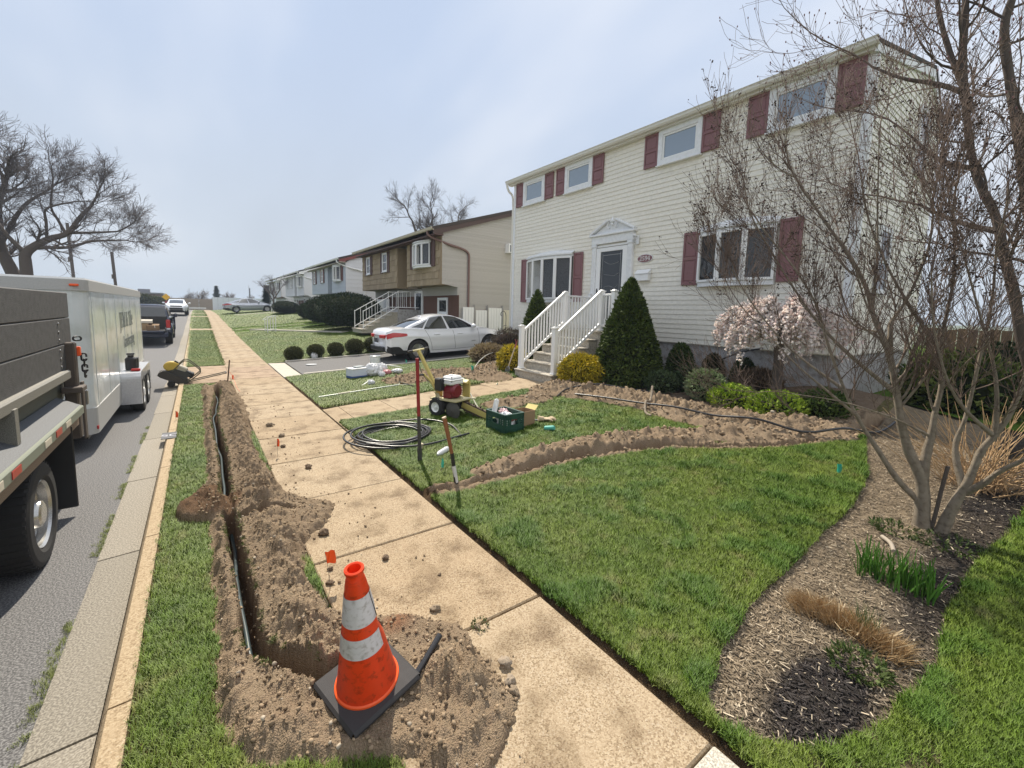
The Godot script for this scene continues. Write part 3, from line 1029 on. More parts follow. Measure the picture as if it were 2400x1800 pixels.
func grass() -> void:
	var gm := grass_mat()
	var near_t := tuft(10, 0.024, 0.042, 0.0032, 1).mesh(gm)
	var mid_t := tuft(12, 0.05, 0.05, 0.007, 2).mesh(gm)
	var far_t := tuft(12, 0.15, 0.07, 0.02, 3).mesh(gm)
	# near verge
	var l := []
	var c := PackedColorArray()
	for i in 60000:
		var z := -12.5 + 14.0 * rng.randf()
		if z < -7.0 and rng.randf() < 0.45:
			continue
		var x := rnd(-0.335, 0.62)
		var h := verge(x, z)
		if h.y != 0:
			continue
		if x < -0.31 and rng.randf() < 0.6:
			continue
		var s := rnd(0.7, 1.2)
		l.append(Transform3D(Basis(Vector3.UP, rng.randf() * TAU).scaled(Vector3(s, s * rnd(0.7, 1.1), s)), Vector3(x, h.x, z)))
		c.append(grass_color(x, z))
	# ragged tufts along the lip of the trench
	for i in 900:
		var z := rnd(-11.0, -2.2)
		var x := trench_x(z) + (0.062 if rng.randf() < 0.5 else -0.062)
		if nz.get_noise_2d(x * 3.0, z * 3.0) < -0.1:
			continue
		l.append(Transform3D(Basis(Vector3(rnd(-1, 1), 0, rnd(-1, 1)).normalized(), rnd(0.3, 1.3)).scaled(Vector3.ONE * rnd(0.6, 1.0)), Vector3(x, verge(x, z).x - 0.01, z)))
		c.append(Color(0.09, 0.12, 0.03))
	scatter("verge_grass", near_t, l, c)
	# front lawn, denser near the camera
	l = []
	c = PackedColorArray()
	for i in 440000:
		var x := 1.83 + 6.4 * pow(rng.randf(), 1.35)
		var z := 1.3 - 8.6 * rng.randf()
		var h := front(x, z)
		if h.y != 0:
			continue
		var bare := 0.5 + 0.5 * nz2.get_noise_2d(x * 4.0, z * 4.0)
		if rng.randf() < 0.85 * smoothstep(0.5, 0.78, 0.5 + 0.5 * nz.get_noise_2d(x * 0.9 + 30.0, z * 0.9)) * smoothstep(0.3, 0.62, bare):
			continue
		var lush := smoothstep(0.12, 0.42, nz.get_noise_2d(x * 1.7 + 50.0, z * 1.7))
		var s := rnd(0.7, 1.2) * (1.25 if x > 4.5 else 1.0) * (1.0 + 0.35 * lush)
		l.append(Transform3D(Basis(Vector3.UP, rng.randf() * TAU).scaled(Vector3(s, s * rnd(0.7, 1.25), s)), Vector3(x, h.x, z)))
		c.append(grass_color(x, z).lerp(Color(0.05, 0.125, 0.012), 0.65 * lush))
	scatter("lawn_grass", near_t, l, c)
	l = []
	c = PackedColorArray()
	for i in 60000:
		var x := rnd(1.86, 9.3)
		var z := rnd(-12.66, -8.5)
		if z > -8.42 - 0.06 * (x - 1.9):
			continue
		var h := front(x, z)
		if h.y != 0:
			continue
		l.append(Transform3D(Basis(Vector3.UP, rng.randf() * TAU).scaled(Vector3.ONE * rnd(0.7, 1.1)), Vector3(x, h.x, z)))
		c.append(grass_color(x, z))
	scatter("side_lawn_grass", mid_t, l, c)
	# the lawns further up the street
	l = []
	c = PackedColorArray()
	for i in 130000:
		var z := -15.95 - 66.0 * pow(rng.randf(), 2.0)
		var x := rnd(1.82, 9.0) if rng.randf() < 0.85 else rnd(-0.32, 0.6)
		if x < 1.0 and z > -16.15:
			continue
		var skip := false
		for q in [-32.2, -48.5, -56.0, -63.0, -70.0]:
			if x < 1.0 and z < q and z > q - 1.5:
				skip = true
		for q in [-30.9, -33.2, -50.0, -52.3]:
			if x > 1.7 and absf(z - q) < 0.55:
				skip = true
		if skip:
			continue
		var s := lerpf(0.45, 1.3, clampf((-z - 16.0) / 30.0, 0, 1))
		l.append(Transform3D(Basis(Vector3.UP, rng.randf() * TAU).scaled(Vector3(s, minf(s, 0.8) * 0.8, s)), Vector3(x, (lawn_y(x, z) if x > 1 else yr(z)) - 0.012, z)))
		c.append(grass_color(x * 0.5, z * 0.5) * 0.95)
	scatter("far_lawn_grass", far_t, l, c)
	# weeds in the gutter joint
	l = []
	c = PackedColorArray()
	for i in 1500:
		var z := rnd(-9.0, -1.5)
		if nz.get_noise_1d(z * 1.1) < 0.0:
			continue
		l.append(Transform3D(Basis(Vector3.UP, rng.randf() * TAU).scaled(Vector3.ONE * rnd(0.35, 0.7)), Vector3(-0.715 - absf(rng.randfn(0, 0.025)), -0.122, z)))
		c.append(Color(0.16, 0.19, 0.045) * rnd(0.7, 1.2))
	scatter("gutter_weeds", near_t, l, c)
	# crumbs of soil and small pebbles on everything that was dug
	var cr := B.new()
	cr.colored = true
	cr.ball(Vector3.ZERO, Vector3(1, 0.75, 0.9), 4, func(d: Vector3) -> float: return 0.8 + 0.3 * nz2.get_noise_3dv(d * 2.0))
	var cm := mat(1, 1, 1, 1.0, 0.0, 0.2)
	cm.vertex_color_use_as_albedo = true
	l = []
	c = PackedColorArray()
	for i in 36000:
		var x := 0.0
		var z := 0.0
		var h := Vector2.ZERO
		if i < 24000:
			x = rnd(-0.1, 1.35)
			z = -12.0 + 11.0 * pow(rng.randf(), 0.6)
			h = verge(x, z)
			if h.y == -1 and rng.randf() < 0.10 * exp(-(x - 0.62) * 2.0):
				h = Vector2(0.0, 1)
		else:
			x = rnd(2.4, 8.0)
			z = rnd(-7.2, -1.7) if i < 31000 else rnd(-11.0, -8.9)
			h = front(x, z)
		if h.y != 1 or x > 1.36 and x < 1.95:
			continue
		var r := 0.0024 + 0.014 * pow(rng.randf(), 4.0)
		if i > 24000:
			r = 0.006 + 0.034 * pow(rng.randf(), 4.0)
		l.append(Transform3D(Basis.from_euler(Vector3(rng.randf() * 6, rng.randf() * 6, 0)).scaled(Vector3.ONE * r), Vector3(x, h.x + r * 0.4, z)))
		c.append(Color(0.30, 0.225, 0.15) * rnd(0.55, 1.25) if rng.randf() < 0.955 else Color(0.42, 0.36, 0.28) * rnd(0.7, 1.1))
	scatter("soil_crumbs", cr.mesh(cm), l, c)
	# bark chips
	var ch := B.new()
	ch.colored = true
	ch.box(Vector3.ZERO, Vector3(0.027, 0.003, 0.005))
	l = []
	c = PackedColorArray()
	for i in 42000:
		var x := 1.85 + 6.5 * pow(rng.randf(), 1.5)
		var z := rnd(-1.75, 0.2)
		var h := front(x, z)
		if h.y != 2:
			continue
		var base := front_color(x, z, 2, 0.0)
		var s := rnd(0.4, 1.3)
		l.append(Transform3D(Basis.from_euler(Vector3(rnd(-0.5, 0.5), rng.randf() * TAU, rnd(-0.5, 0.5))).scaled(Vector3(s, 1.0, s * rnd(0.6, 1.6))), Vector3(x, h.x + rnd(0.001, 0.012), z)))
		c.append(base * rnd(0.6, 1.4) if rng.randf() < 0.92 else Color(0.50, 0.42, 0.31) * rnd(0.7, 1.1))
	scatter("bark_chips", ch.mesh(cm), l, c)

const FX := 9.4                                   # the plane of the house front
# a window casing in the front plane: frame, sash and pane under one window; x is the plane it stands on
func flat_window(root: Node3D, called: String, x: float, z0: float, z1: float, y0: float, y1: float, casing: float, glass: Material, bars := 0, inside: Material = null) -> MeshInstance3D:
	var b := B.new()
	var p := x - 0.03
	for q in [[z0, z0 + casing, y0, y1], [z1 - casing, z1, y0, y1], [z0 + casing, z1 - casing, y1 - casing, y1], [z0 + casing, z1 - casing, y0, y0 + casing]]:
		b.box(Vector3(p, (q[2] + q[3]) / 2, (q[0] + q[1]) / 2), Vector3(0.06, q[3] - q[2], q[1] - q[0]), Basis.IDENTITY, 0.006)
	var w := part(root, called, b, m.trim)
	b = B.new()
	var s := 0.045
	var a0 := z0 + casing
	var a1 := z1 - casing
	var c0 := y0 + casing
	var c1 := y1 - casing
	for q in [[a0, a0 + s, c0, c1], [a1 - s, a1, c0, c1], [a0 + s, a1 - s, c1 - s, c1], [a0 + s, a1 - s, c0, c0 + s]]:
		b.box(Vector3(x - 0.022, (q[2] + q[3]) / 2, (q[0] + q[1]) / 2), Vector3(0.035, q[3] - q[2], q[1] - q[0]), Basis.IDENTITY, 0.004)
	for i in bars:
		b.box(Vector3(x - 0.02, lerpf(c0, c1, (i + 1.0) / (bars + 1)), (a0 + a1) / 2), Vector3(0.03, 0.035, a1 - a0 - 2 * s))
	part(w, "sash", b, m.white_paint)
	b = B.new()
	b.box(Vector3(x - 0.012, (c0 + c1) / 2, (a0 + a1) / 2), Vector3(0.012, c1 - c0 - 2 * s + 0.01, a1 - a0 - 2 * s + 0.01))
	part(w, "pane", b, glass)
	b = B.new()
	b.box(Vector3(x - 0.05, y0 - 0.012, (z0 + z1) / 2), Vector3(0.1, 0.03, z1 - z0 + 0.04), Basis.IDENTITY, 0.005)
	part(w, "sill", b, m.trim)
	return w

func shutter(root: Node3D, x: float, z0: float, z1: float, y0: float, y1: float, k: Material, split := 0.5, panels := true) -> void:
	var b := B.new()
	var r := 0.045
	var ym := lerpf(y0, y1, split)
	for q in [[z0, z0 + r, y0, y1], [z1 - r, z1, y0, y1], [z0 + r, z1 - r, y1 - r * 1.3, y1], [z0 + r, z1 - r, y0, y0 + r * 1.8], [z0 + r, z1 - r, ym - r * 0.7, ym + r * 0.7]]:
		b.box(Vector3(x - 0.03, (q[2] + q[3]) / 2, (q[0] + q[1]) / 2), Vector3(0.035, q[3] - q[2], q[1] - q[0]), Basis.IDENTITY, 0.004)
	b.box(Vector3(x - 0.02, (y0 + y1) / 2, (z0 + z1) / 2), Vector3(0.02, y1 - y0 - 0.02, z1 - z0 - 0.02))
	var s := part(root, "shutter", b, k)
	if panels:
		for e in [[y0 + r * 1.8, ym - r * 0.7], [ym + r * 0.7, y1 - r * 1.3]]:
			b = B.new()
			b.box(Vector3(x - 0.032, (e[0] + e[1]) / 2, (z0 + z1) / 2), Vector3(0.016, e[1] - e[0] - 0.05, z1 - z0 - 2 * r - 0.05), Basis.IDENTITY, 0.012)
			part(s, "raised_panel", b, k)

# a bow window standing out of the front: roof, head, seat, casements (> pane) and what hangs inside
func bow_window(root: Node3D, x: float, z0: float, z1: float, y0: float, y1: float, n: int, out: float, blind: bool, lights := true) -> void:
	var pts := []
	for i in n + 1:
		var t := float(i) / n
		pts.append(Vector3(x - out * pow(sin(PI * (0.06 + 0.88 * t)), 0.8), 0, lerpf(z0, z1, t)))
	var poly := PackedVector2Array([Vector2(x + 0.02, -z0)])
	for p: Vector3 in pts:
		poly.append(Vector2(p.x, -p.z))
	poly.append(Vector2(x + 0.02, -z1))
	var flat := Transform3D(Basis(Vector3(1, 0, 0), Vector3(0, 0, -1), Vector3(0, 1, 0)), Vector3.ZERO)
	var b := B.new()
	b.prism(poly, y0 - 0.05, y0 + 0.05, flat)
	var w := part(root, "bow_window", b, m.trim)
	b = B.new()
	b.prism(poly, y1 - 0.06, y1 + 0.015, flat)
	part(w, "window_head", b, m.trim)
	for i in n:
		var a: Vector3 = pts[i]
		var c: Vector3 = pts[i + 1]
		var d := (c - a).normalized()
		var o := Vector3(-d.z, 0, d.x)
		if o.x > 0:
			o = -o
		b = B.new()
		var f := 0.052
		for q in [[a + d * f / 2, y0 + 0.05, y1 - 0.06], [c - d * f / 2, y0 + 0.05, y1 - 0.06]]:
			var e: Vector3 = q[0]
			b.box(Vector3(e.x, (q[1] + q[2]) / 2, e.z) + o * 0.012, Vector3(0.05, q[2] - q[1], f), Basis(-o, Vector3.UP, d), 0.006)
		var mid := (a + c) / 2
		var l := a.distance_to(c) - 2 * f
		for q: float in [y0 + 0.05 + f / 2, y1 - 0.06 - f / 2]:
			b.box(Vector3(mid.x, q, mid.z) + o * 0.01, Vector3(0.045, f, l), Basis(-o, Vector3.UP, d), 0.005)
		var cs := part(w, "casement", b, m.white_paint)
		b = B.new()
		b.box(Vector3(mid.x, (y0 + y1) / 2, mid.z), Vector3(0.006, y1 - y0 - 0.2, l + 0.01), Basis(-o, Vector3.UP, d))
		part(w, "pane", b, m.pane)
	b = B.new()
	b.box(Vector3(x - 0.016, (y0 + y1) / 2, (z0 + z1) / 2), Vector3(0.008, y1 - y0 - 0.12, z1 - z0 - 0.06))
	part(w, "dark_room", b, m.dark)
	if blind:
		b = B.new()
		var fold := []
		for i in 41:
			fold.append(Vector3(x - 0.05 + 0.02 * sin(i * 1.3), y0 + 0.06, lerpf(z0 + 0.06, z0 + 0.62, i / 40.0)))
		for i in 41:
			fold.append(fold[i] + Vector3(0, y1 - y0 - 0.14, 0))
		b.grid(fold, 41)
		part(w, "curtain", b, m.curtain)
	# roof: a fan of metal sheets from the wall down to the head
	b = B.new()
	var top := y1 + 0.20
	for i in n:
		var a: Vector3 = pts[i]
		var c: Vector3 = pts[i + 1]
		var ea := Vector3(a.x - 0.035, y1 + 0.014, a.z + (z0 - a.z) * 0.0 + (-0.03 if i == 0 else 0.0))
		var ec := Vector3(c.x - 0.035, y1 + 0.014, c.z + (0.03 if i == n - 1 else 0.0))
		var wa := Vector3(x - 0.004, lerpf(top - 0.13, top, sin(PI * (0.1 + 0.8 * i / n))), lerpf(z0 - 0.02, z1 + 0.02, float(i) / n))
		var wc := Vector3(x - 0.004, lerpf(top - 0.13, top, sin(PI * (0.1 + 0.8 * (i + 1) / n))), lerpf(z0 - 0.02, z1 + 0.02, float(i + 1) / n))
		b.quad(ea, ec, wc, wa, Vector3(-0.6, 1, 0))
		b.bar(ea + Vector3(0, 0.004, 0), wa + Vector3(0, 0.004, 0), 0.02, 0.012)
		b.bar(ea, ec, 0.02, 0.045)
	part(w, "bow_roof", b, m.trim)

func siding(root: Node3D, k: Array, y0: float, y1: float, step: float, x: float, z0: float, z1: float) -> void:
	var y := y0
	var i := 0
	while y < y1 - 0.02:
		var h := minf(step, y1 - y)
		var b := B.new()
		var pro := PackedVector2Array([Vector2(x, y), Vector2(x - 0.017, y), Vector2(x - 0.0165, y + 0.008), Vector2(x - 0.004, y + h), Vector2(x, y + h)])
		b.prism(pro, z0, z1)
		part(root, "siding_board", b, k[(i * 7 + i / 3) % k.size()])
		y += step
		i += 1

# boards on a gable wall that faces +z, cut to the roof line given by f(y) -> [x0, x1]
func gable_siding(root: Node3D, k: Array, y0: float, y1: float, step: float, z: float, f: Callable) -> void:
	var y := y0
	var i := 0
	while y < y1 - 0.02:
		var h := minf(step, y1 - y)
		var lo: Array = f.call(y)
		var hi: Array = f.call(y + h)
		if hi[1] - hi[0] > 0.05:
			var b := B.new()
			var p := [Vector3(lo[0], y, z + 0.017), Vector3(lo[1], y, z + 0.017), Vector3(hi[1], y + h, z + 0.004), Vector3(hi[0], y + h, z + 0.004)]
			b.quad(p[0], p[1], p[2], p[3], Vector3(0, 0, 1))
			b.quad(p[0], p[1], Vector3(lo[1], y, z), Vector3(lo[0], y, z), Vector3.DOWN)
			part(root, "siding_board", b, k[(i * 7 + i / 3) % k.size()])
		y += step
		i += 1

func gutter_run(root: Node3D, x: float, y: float, z0: float, z1: float, k: Material) -> MeshInstance3D:
	var b := B.new()
	var pro := PackedVector2Array([Vector2(x, y - 0.11), Vector2(x - 0.07, y - 0.11), Vector2(x - 0.10, y - 0.07), Vector2(x - 0.105, y - 0.03), Vector2(x - 0.125, y), Vector2(x - 0.11, y), Vector2(x - 0.09, y - 0.03), Vector2(x - 0.08, y - 0.09), Vector2(x, y - 0.09)])
	b.prism(pro, z0, z1)
	return part(root, "rain_gutter", b, k)

func post(root: Node3D, at: Vector3, h: float, w: float) -> MeshInstance3D:
	var b := B.new()
	b.box(at + Vector3(0, h / 2, 0), Vector3(w, h, w), Basis.IDENTITY, 0.006)
	b.box(at + Vector3(0, h + 0.012, 0), Vector3(w + 0.035, 0.024, w + 0.035), Basis.IDENTITY, 0.006)
	b.box(at + Vector3(0, h + 0.034, 0), Vector3(w * 0.8, 0.03, w * 0.8), Basis.IDENTITY, 0.012)
	b.box(at + Vector3(0, 0.02, 0), Vector3(w + 0.03, 0.04, w + 0.03), Basis.IDENTITY, 0.008)
	return part(root, "railing_post", b, m.white_paint)

# a panel of railing between two posts: rails and balusters
func rail(root: Node3D, a: Vector3, c: Vector3, lo: float, hi: float, gap: float, k: Material, w := 0.035, rw := 0.06) -> void:
	var b := B.new()
	b.bar(a + Vector3(0, hi, 0), c + Vector3(0, hi, 0), rw, rw * 0.8, Vector3.UP, 0.006)
	part(root, "top_rail", b, k)
	b = B.new()
	b.bar(a + Vector3(0, lo, 0), c + Vector3(0, lo, 0), rw * 0.8, rw, Vector3.UP, 0.006)
	part(root, "bottom_rail", b, k)
	var n := int(a.distance_to(c) / gap)
	for i in range(1, n):
		var p := a.lerp(c, float(i) / n)
		b = B.new()
		b.box(p + Vector3(0, (lo + hi) / 2, 0), Vector3(w, hi - lo - 0.02, w))
		part(root, "baluster", b, k)

func main_house() -> void:
	var h := thing("cream_house", "cream two-storey house with maroon shutters and white front steps", "house", Vector3.ZERO)
	var sk := [m.siding, m.siding_b, m.siding]
	var b := B.new()
	b.box(Vector3(11.86, 3.83, -7.765), Vector3(4.9, 5.16, 10.2))
	part(h, "wall", b, m.siding_b)
	b = B.new()
	b.box(Vector3(11.86, 0.55, -7.765), Vector3(4.84, 1.5, 10.14))
	part(h, "foundation", b, m.stucco)
	siding(h, sk, 1.27, 6.42, 0.1145, FX + 0.001, -12.8, -2.66)
	var gf := func(y: float) -> Array:
		return [FX + 0.02 + maxf(0, (y - 6.47) / 0.22), 14.3 - maxf(0, (y - 6.38) * 1.35)]
	gable_siding(h, sk, 1.27, 7.3, 0.1145, -2.666, gf)
	b = B.new()
	for z: float in [-12.81, -2.705]:
		b = B.new()
		b.box(Vector3(FX - 0.004, 3.83, z), Vector3(0.05, 5.14, 0.11))
		part(h, "corner_trim", b, m.trim)
	b = B.new()
	b.box(Vector3(FX + 0.071, 3.83, -2.647), Vector3(0.10, 5.14, 0.035))
	part(h, "corner_trim", b, m.trim)
	# roof: two slopes, soffit, rake boards
	b = B.new()
	var pro := PackedVector2Array([Vector2(9.24, 6.50), Vector2(13.05, 7.34), Vector2(14.4, 6.42), Vector2(14.4, 6.47), Vector2(13.05, 7.40), Vector2(9.20, 6.55)])
	b.prism(pro, -13.05, -2.60)
	var rf := part(h, "roof", b, m.roof)
	b = B.new()
	b.prism(PackedVector2Array([Vector2(9.27, 6.40), Vector2(9.39, 6.40), Vector2(9.39, 6.43), Vector2(9.27, 6.43)]), -13.03, -2.62)
	b.prism(PackedVector2Array([Vector2(9.255, 6.40), Vector2(9.27, 6.40), Vector2(9.27, 6.50), Vector2(9.255, 6.50)]), -13.04, -2.61)
	part(rf, "soffit", b, m.gut)
	b = B.new()
	b.prism(PackedVector2Array([Vector2(9.26, 6.36), Vector2(13.02, 7.16), Vector2(14.33, 6.27), Vector2(14.36, 6.42), Vector2(13.05, 7.335), Vector2(9.26, 6.495)]), -2.645, -2.615)
	part(rf, "rake_board", b, m.trim)
	gutter_run(rf, 9.25, 6.555, -13.1, -2.58, m.gut)
	b = B.new()
	b.tube(curve([Vector3(9.19, 6.5, -13.04), Vector3(9.19, 6.38, -13.04), Vector3(9.24, 6.22, -13.0), Vector3(9.35, 6.05, -12.92), Vector3(9.37, 5.7, -12.9)], 5), 0.04, 8)
	b.tube(pv([Vector3(9.37, 5.75, -12.9), Vector3(9.37, 0.5, -12.9)]), 0.035, 8)
	part(rf, "downspout", b, m.gut)
	# upper windows with their shutters
	for q in [[-12.28, -11.14], [-10.18, -9.03], [-6.84, -5.70], [-4.30, -3.17]]:
		flat_window(h, "window", FX - 0.012, q[0], q[1], 5.58, 6.41, 0.12, m.blindglass)
		shutter(h, FX - 0.012, q[0] - 0.41, q[0] - 0.005, 5.60, 6.40, m.shutter)
		shutter(h, FX - 0.012, q[1] + 0.005, q[1] + 0.41, 5.60, 6.40, m.shutter)
	bow_window(h, FX - 0.01, -11.87, -9.68, 2.30, 3.72, 4, 0.34, true)
	shutter(h, FX - 0.012, -12.28, -11.9, 2.27, 3.75, m.shutter)
	shutter(h, FX - 0.012, -9.65, -9.27, 2.27, 3.75, m.shutter)
	bow_window(h, FX - 0.01, -5.55, -3.92, 2.64, 3.82, 3, 0.26, false)
	shutter(h, FX - 0.012, -5.97, -5.58, 2.64, 3.86, m.shutter)
	shutter(h, FX - 0.012, -3.89, -3.49, 2.64, 3.86, m.shutter)
	# gable windows
	for q in [[5.1, 6.4, 12.75], [2.5, 3.7, 10.95]]:
		b = B.new()
		for e in [[-0.38, -0.3, 0.0], [0.3, 0.38, 0.0]]:
			b.box(Vector3(q[2] + (e[0] + e[1]) / 2, (q[0] + q[1]) / 2, -2.635), Vector3(0.1, q[1] - q[0], 0.06))
		for y: float in [q[0], q[1], (q[0] + q[1]) / 2]:
			b.box(Vector3(q[2], y, -2.633), Vector3(0.76, 0.09, 0.055))
		var w := part(h, "gable_window", b, m.trim)
		b = B.new()
		b.box(Vector3(q[2], (q[0] + q[1]) / 2, -2.64), Vector3(0.62, q[1] - q[0] - 0.05, 0.03))
		part(w, "pane", b, m.glass)
	# front door with its surround and broken pediment
	var door := B.new()
	for z: float in [-8.79, -7.51]:
		door.box(Vector3(FX - 0.045, 2.69, z), Vector3(0.10, 2.42, 0.16), Basis.IDENTITY, 0.01)
		for e: float in [-0.045, 0.0, 0.045]:
			door.box(Vector3(FX - 0.097, 2.68, z + e), Vector3(0.012, 2.1, 0.02))
		door.box(Vector3(FX - 0.055, 1.58, z), Vector3(0.12, 0.2, 0.19), Basis.IDENTITY, 0.01)
		door.box(Vector3(FX - 0.055, 3.84, z), Vector3(0.12, 0.08, 0.19), Basis.IDENTITY, 0.01)
	door.box(Vector3(FX - 0.05, 3.99, -8.15), Vector3(0.11, 0.22, 1.48), Basis.IDENTITY, 0.01)
	door.box(Vector3(FX - 0.075, 4.125, -8.15), Vector3(0.17, 0.06, 1.6), Basis.IDENTITY, 0.012)
	door.prism(PackedVector2Array([Vector2(-0.72, 4.15), Vector2(0.72, 4.15), Vector2(0.15, 4.44), Vector2(-0.15, 4.44)]), 0.0, 0.05, Transform3D(Basis(Vector3(0, 0, 1), Vector3.UP, Vector3(-1, 0, 0)), Vector3(FX - 0.015, 0, -8.15)))
	for s: float in [-1.0, 1.0]:
		door.bar(Vector3(FX - 0.08, 4.17, -8.15 + s * 0.78), Vector3(FX - 0.08, 4.50, -8.15 + s * 0.13), 0.15, 0.055, Vector3.UP, 0.01)
		var sc := []
		for i in 14:
			var a := i * 0.45
			var r := 0.075 * (1.0 - i / 18.0)
			sc.append(Vector3(FX - 0.115, 4.36 - 0.012 * i * 0.4 + r * cos(a), -8.15 + s * (0.12 + r * sin(a) * 0.7)))
		door.tube(pv(sc), 0.016, 6)
	var sur := part(h, "door_surround", door, m.trim)
	b = B.new()
	b.lathe([Vector2(0.0, 0.0), Vector2(0.05, 0.0), Vector2(0.05, 0.02), Vector2(0.03, 0.04), Vector2(0.06, 0.09), Vector2(0.055, 0.13), Vector2(0.02, 0.2), Vector2(0.0, 0.23)], 12, Transform3D(Basis.IDENTITY, Vector3(FX - 0.09, 4.36, -8.15)))
	part(sur, "finial", b, m.trim)
	b = B.new()
	for q in [[-8.7, -8.54, 1.5, 3.77], [-7.76, -7.6, 1.5, 3.77], [-8.54, -7.76, 3.66, 3.77], [-8.54, -7.76, 1.5, 1.78]]:
		b.box(Vector3(FX - 0.055, (q[2] + q[3]) / 2, (q[0] + q[1]) / 2), Vector3(0.05, q[3] - q[2], q[1] - q[0]), Basis.IDENTITY, 0.006)
	b.box(Vector3(FX - 0.03, 3.82, -8.15), Vector3(0.06, 0.05, 1.2))
	var dr := part(h, "storm_door", b, m.white_paint)
	b = B.new()
	b.box(Vector3(FX - 0.05, 2.72, -8.15), Vector3(0.012, 1.9, 0.79))
	part(dr, "pane", b, m.glass)
	b = B.new()
	for q: float in [-8.47, -7.83]:
		b.box(Vector3(FX - 0.058, 2.72, q), Vector3(0.008, 1.8, 0.012))
	b.box(Vector3(FX - 0.058, 3.56, -8.15), Vector3(0.008, 0.012, 0.62))
	for i in 5:
		b.tube(curve([Vector3(FX - 0.06, 1.95 + i * 0.36, -8.4), Vector3(FX - 0.06, 2.1 + i * 0.3, -8.2), Vector3(FX - 0.06, 2.0 + i * 0.33, -8.0), Vector3(FX - 0.06, 2.15 + i * 0.3, -7.88)], 4), 0.005, 4)
	part(dr, "leaded_pattern", b, mat(.3, .3, .3, .5))
	b = B.new()
	b.box(Vector3(FX - 0.09, 2.56, -8.62), Vector3(0.02, 0.16, 0.035), Basis.IDENTITY, 0.005)
	b.bar(Vector3(FX - 0.11, 2.58, -8.62), Vector3(FX - 0.11, 2.57, -8.52), 0.015)
	part(dr, "handle", b, m.black)
	# lamp, number, mailbox
	b = B.new()
	b.box(Vector3(FX - 0.05, 3.86, -7.31), Vector3(0.04, 0.22, 0.1), Basis.IDENTITY, 0.01)
	b.bar(Vector3(FX - 0.06, 3.93, -7.31), Vector3(FX - 0.17, 4.0, -7.31), 0.02)
	b.lathe([Vector2(0.0, 0.14), Vector2(0.02, 0.12), Vector2(0.07, 0.09), Vector2(0.055, 0.08)], 8, Transform3D(Basis.IDENTITY, Vector3(FX - 0.17, 3.86, -7.31)))
	b.lathe([Vector2(0.05, -0.1), Vector2(0.03, -0.13), Vector2(0.0, -0.15)], 8, Transform3D(Basis.IDENTITY, Vector3(FX - 0.17, 3.86, -7.31)))
	var lamp := part(h, "porch_lamp", b, m.trim)
	b = B.new()
	b.lathe([Vector2(0.05, -0.1), Vector2(0.06, 0.08)], 8, Transform3D(Basis.IDENTITY, Vector3(FX - 0.17, 3.86, -7.31)))
	part(lamp, "lamp_glass", b, m.pane)
	var plaque := thing("house_number", "maroon oval plaque with the white number 2594 beside the door", "sign", Vector3(FX - 0.02, 3.37, -7.06))
	for e in [[0.235, 0.108, 0.012, m.trim, "rim"], [0.222, 0.096, 0.018, m.shutter, "face"]]:
		var po := PackedVector2Array()
		for i in 40:
			po.append(Vector2(e[0] * cos(TAU * i / 40), e[1] * sin(TAU * i / 40)))
		b = B.new()
		b.prism(po, 0, e[2], Transform3D(Basis(Vector3(0, 0, 1), Vector3.UP, Vector3(-1, 0, 0)), Vector3.ZERO))
		part(plaque, e[4], b, e[3])
	text(plaque, "digits", "2594", 0.155, Vector3(-0.02, 0, 0), Basis(Vector3.UP, -PI / 2), m.white_paint, "Droid Serif", 0.006, 0.95)
	var mb := thing("mailbox", "white wall mailbox with a sloping lid under the number plaque", "mailbox", Vector3(FX - 0.02, 2.80, -7.06))
	b = B.new()
	b.prism(PackedVector2Array([Vector2(0, 0), Vector2(-0.12, 0), Vector2(-0.12, 0.16), Vector2(0, 0.16)]), -0.2, 0.2)
	part(mb, "box", b, m.white_paint)
	b = B.new()
	b.prism(PackedVector2Array([Vector2(0, 0.165), Vector2(-0.135, 0.165), Vector2(-0.135, 0.19), Vector2(-0.02, 0.29), Vector2(0, 0.29)]), -0.21, 0.21)
	b.box(Vector3(-0.14, 0.17, 0), Vector3(0.01, 0.02, 0.08))
	part(mb, "lid", b, m.white_paint)
	# front steps
	var st := thing("front_steps", "grey stone steps with white railings up to the front door", "steps")
	for i in 5:
		b = B.new()
		var x := 6.62 + 0.3 * i
		var y := 0.45 + 0.206 * i
		var za := -8.86
		var zb := -7.42
		b.box(Vector3((x + 8.12) / 2 + 0.02, y - 0.12, (za + zb) / 2), Vector3(8.12 - x - 0.04, 0.16, zb - za - 0.04))
		b.box(Vector3((x + 8.12) / 2, y - 0.145 if i else y - 0.19, (za + zb) / 2), Vector3(8.12 - x, 0.206 if i else 0.3, zb - za), Basis.IDENTITY, 0.012)
		b.box(Vector3(x + 0.15, y - 0.02, (za + zb) / 2), Vector3(0.34, 0.045, zb - za + 0.03), Basis.IDENTITY, 0.012)
		part(st, "step", b, m.stonestep)
	b = B.new()
	b.box(Vector3(8.75, 0.75, -7.93), Vector3(1.26, 1.4, 1.98), Basis.IDENTITY, 0.012)
	b.box(Vector3(8.74, 1.465, -7.93), Vector3(1.32, 0.05, 2.04), Basis.IDENTITY, 0.01)
	part(st, "landing", b, m.stonestep)
	var pl := [Vector3(6.76, 0.45, -8.78), Vector3(8.22, 1.49, -8.74)]
	var pr := [Vector3(6.76, 0.45, -7.50), Vector3(8.22, 1.49, -7.42)]
	post(st, pl[0], 1.09, 0.115)
	post(st, pr[0], 1.09, 0.115)
	post(st, pl[1], 0.98, 0.115)
	post(st, pr[1], 0.98, 0.115)
	post(st, Vector3(8.22, 1.49, -7.02), 0.98, 0.115)
	post(st, Vector3(9.30, 1.49, -8.84), 0.98, 0.10)
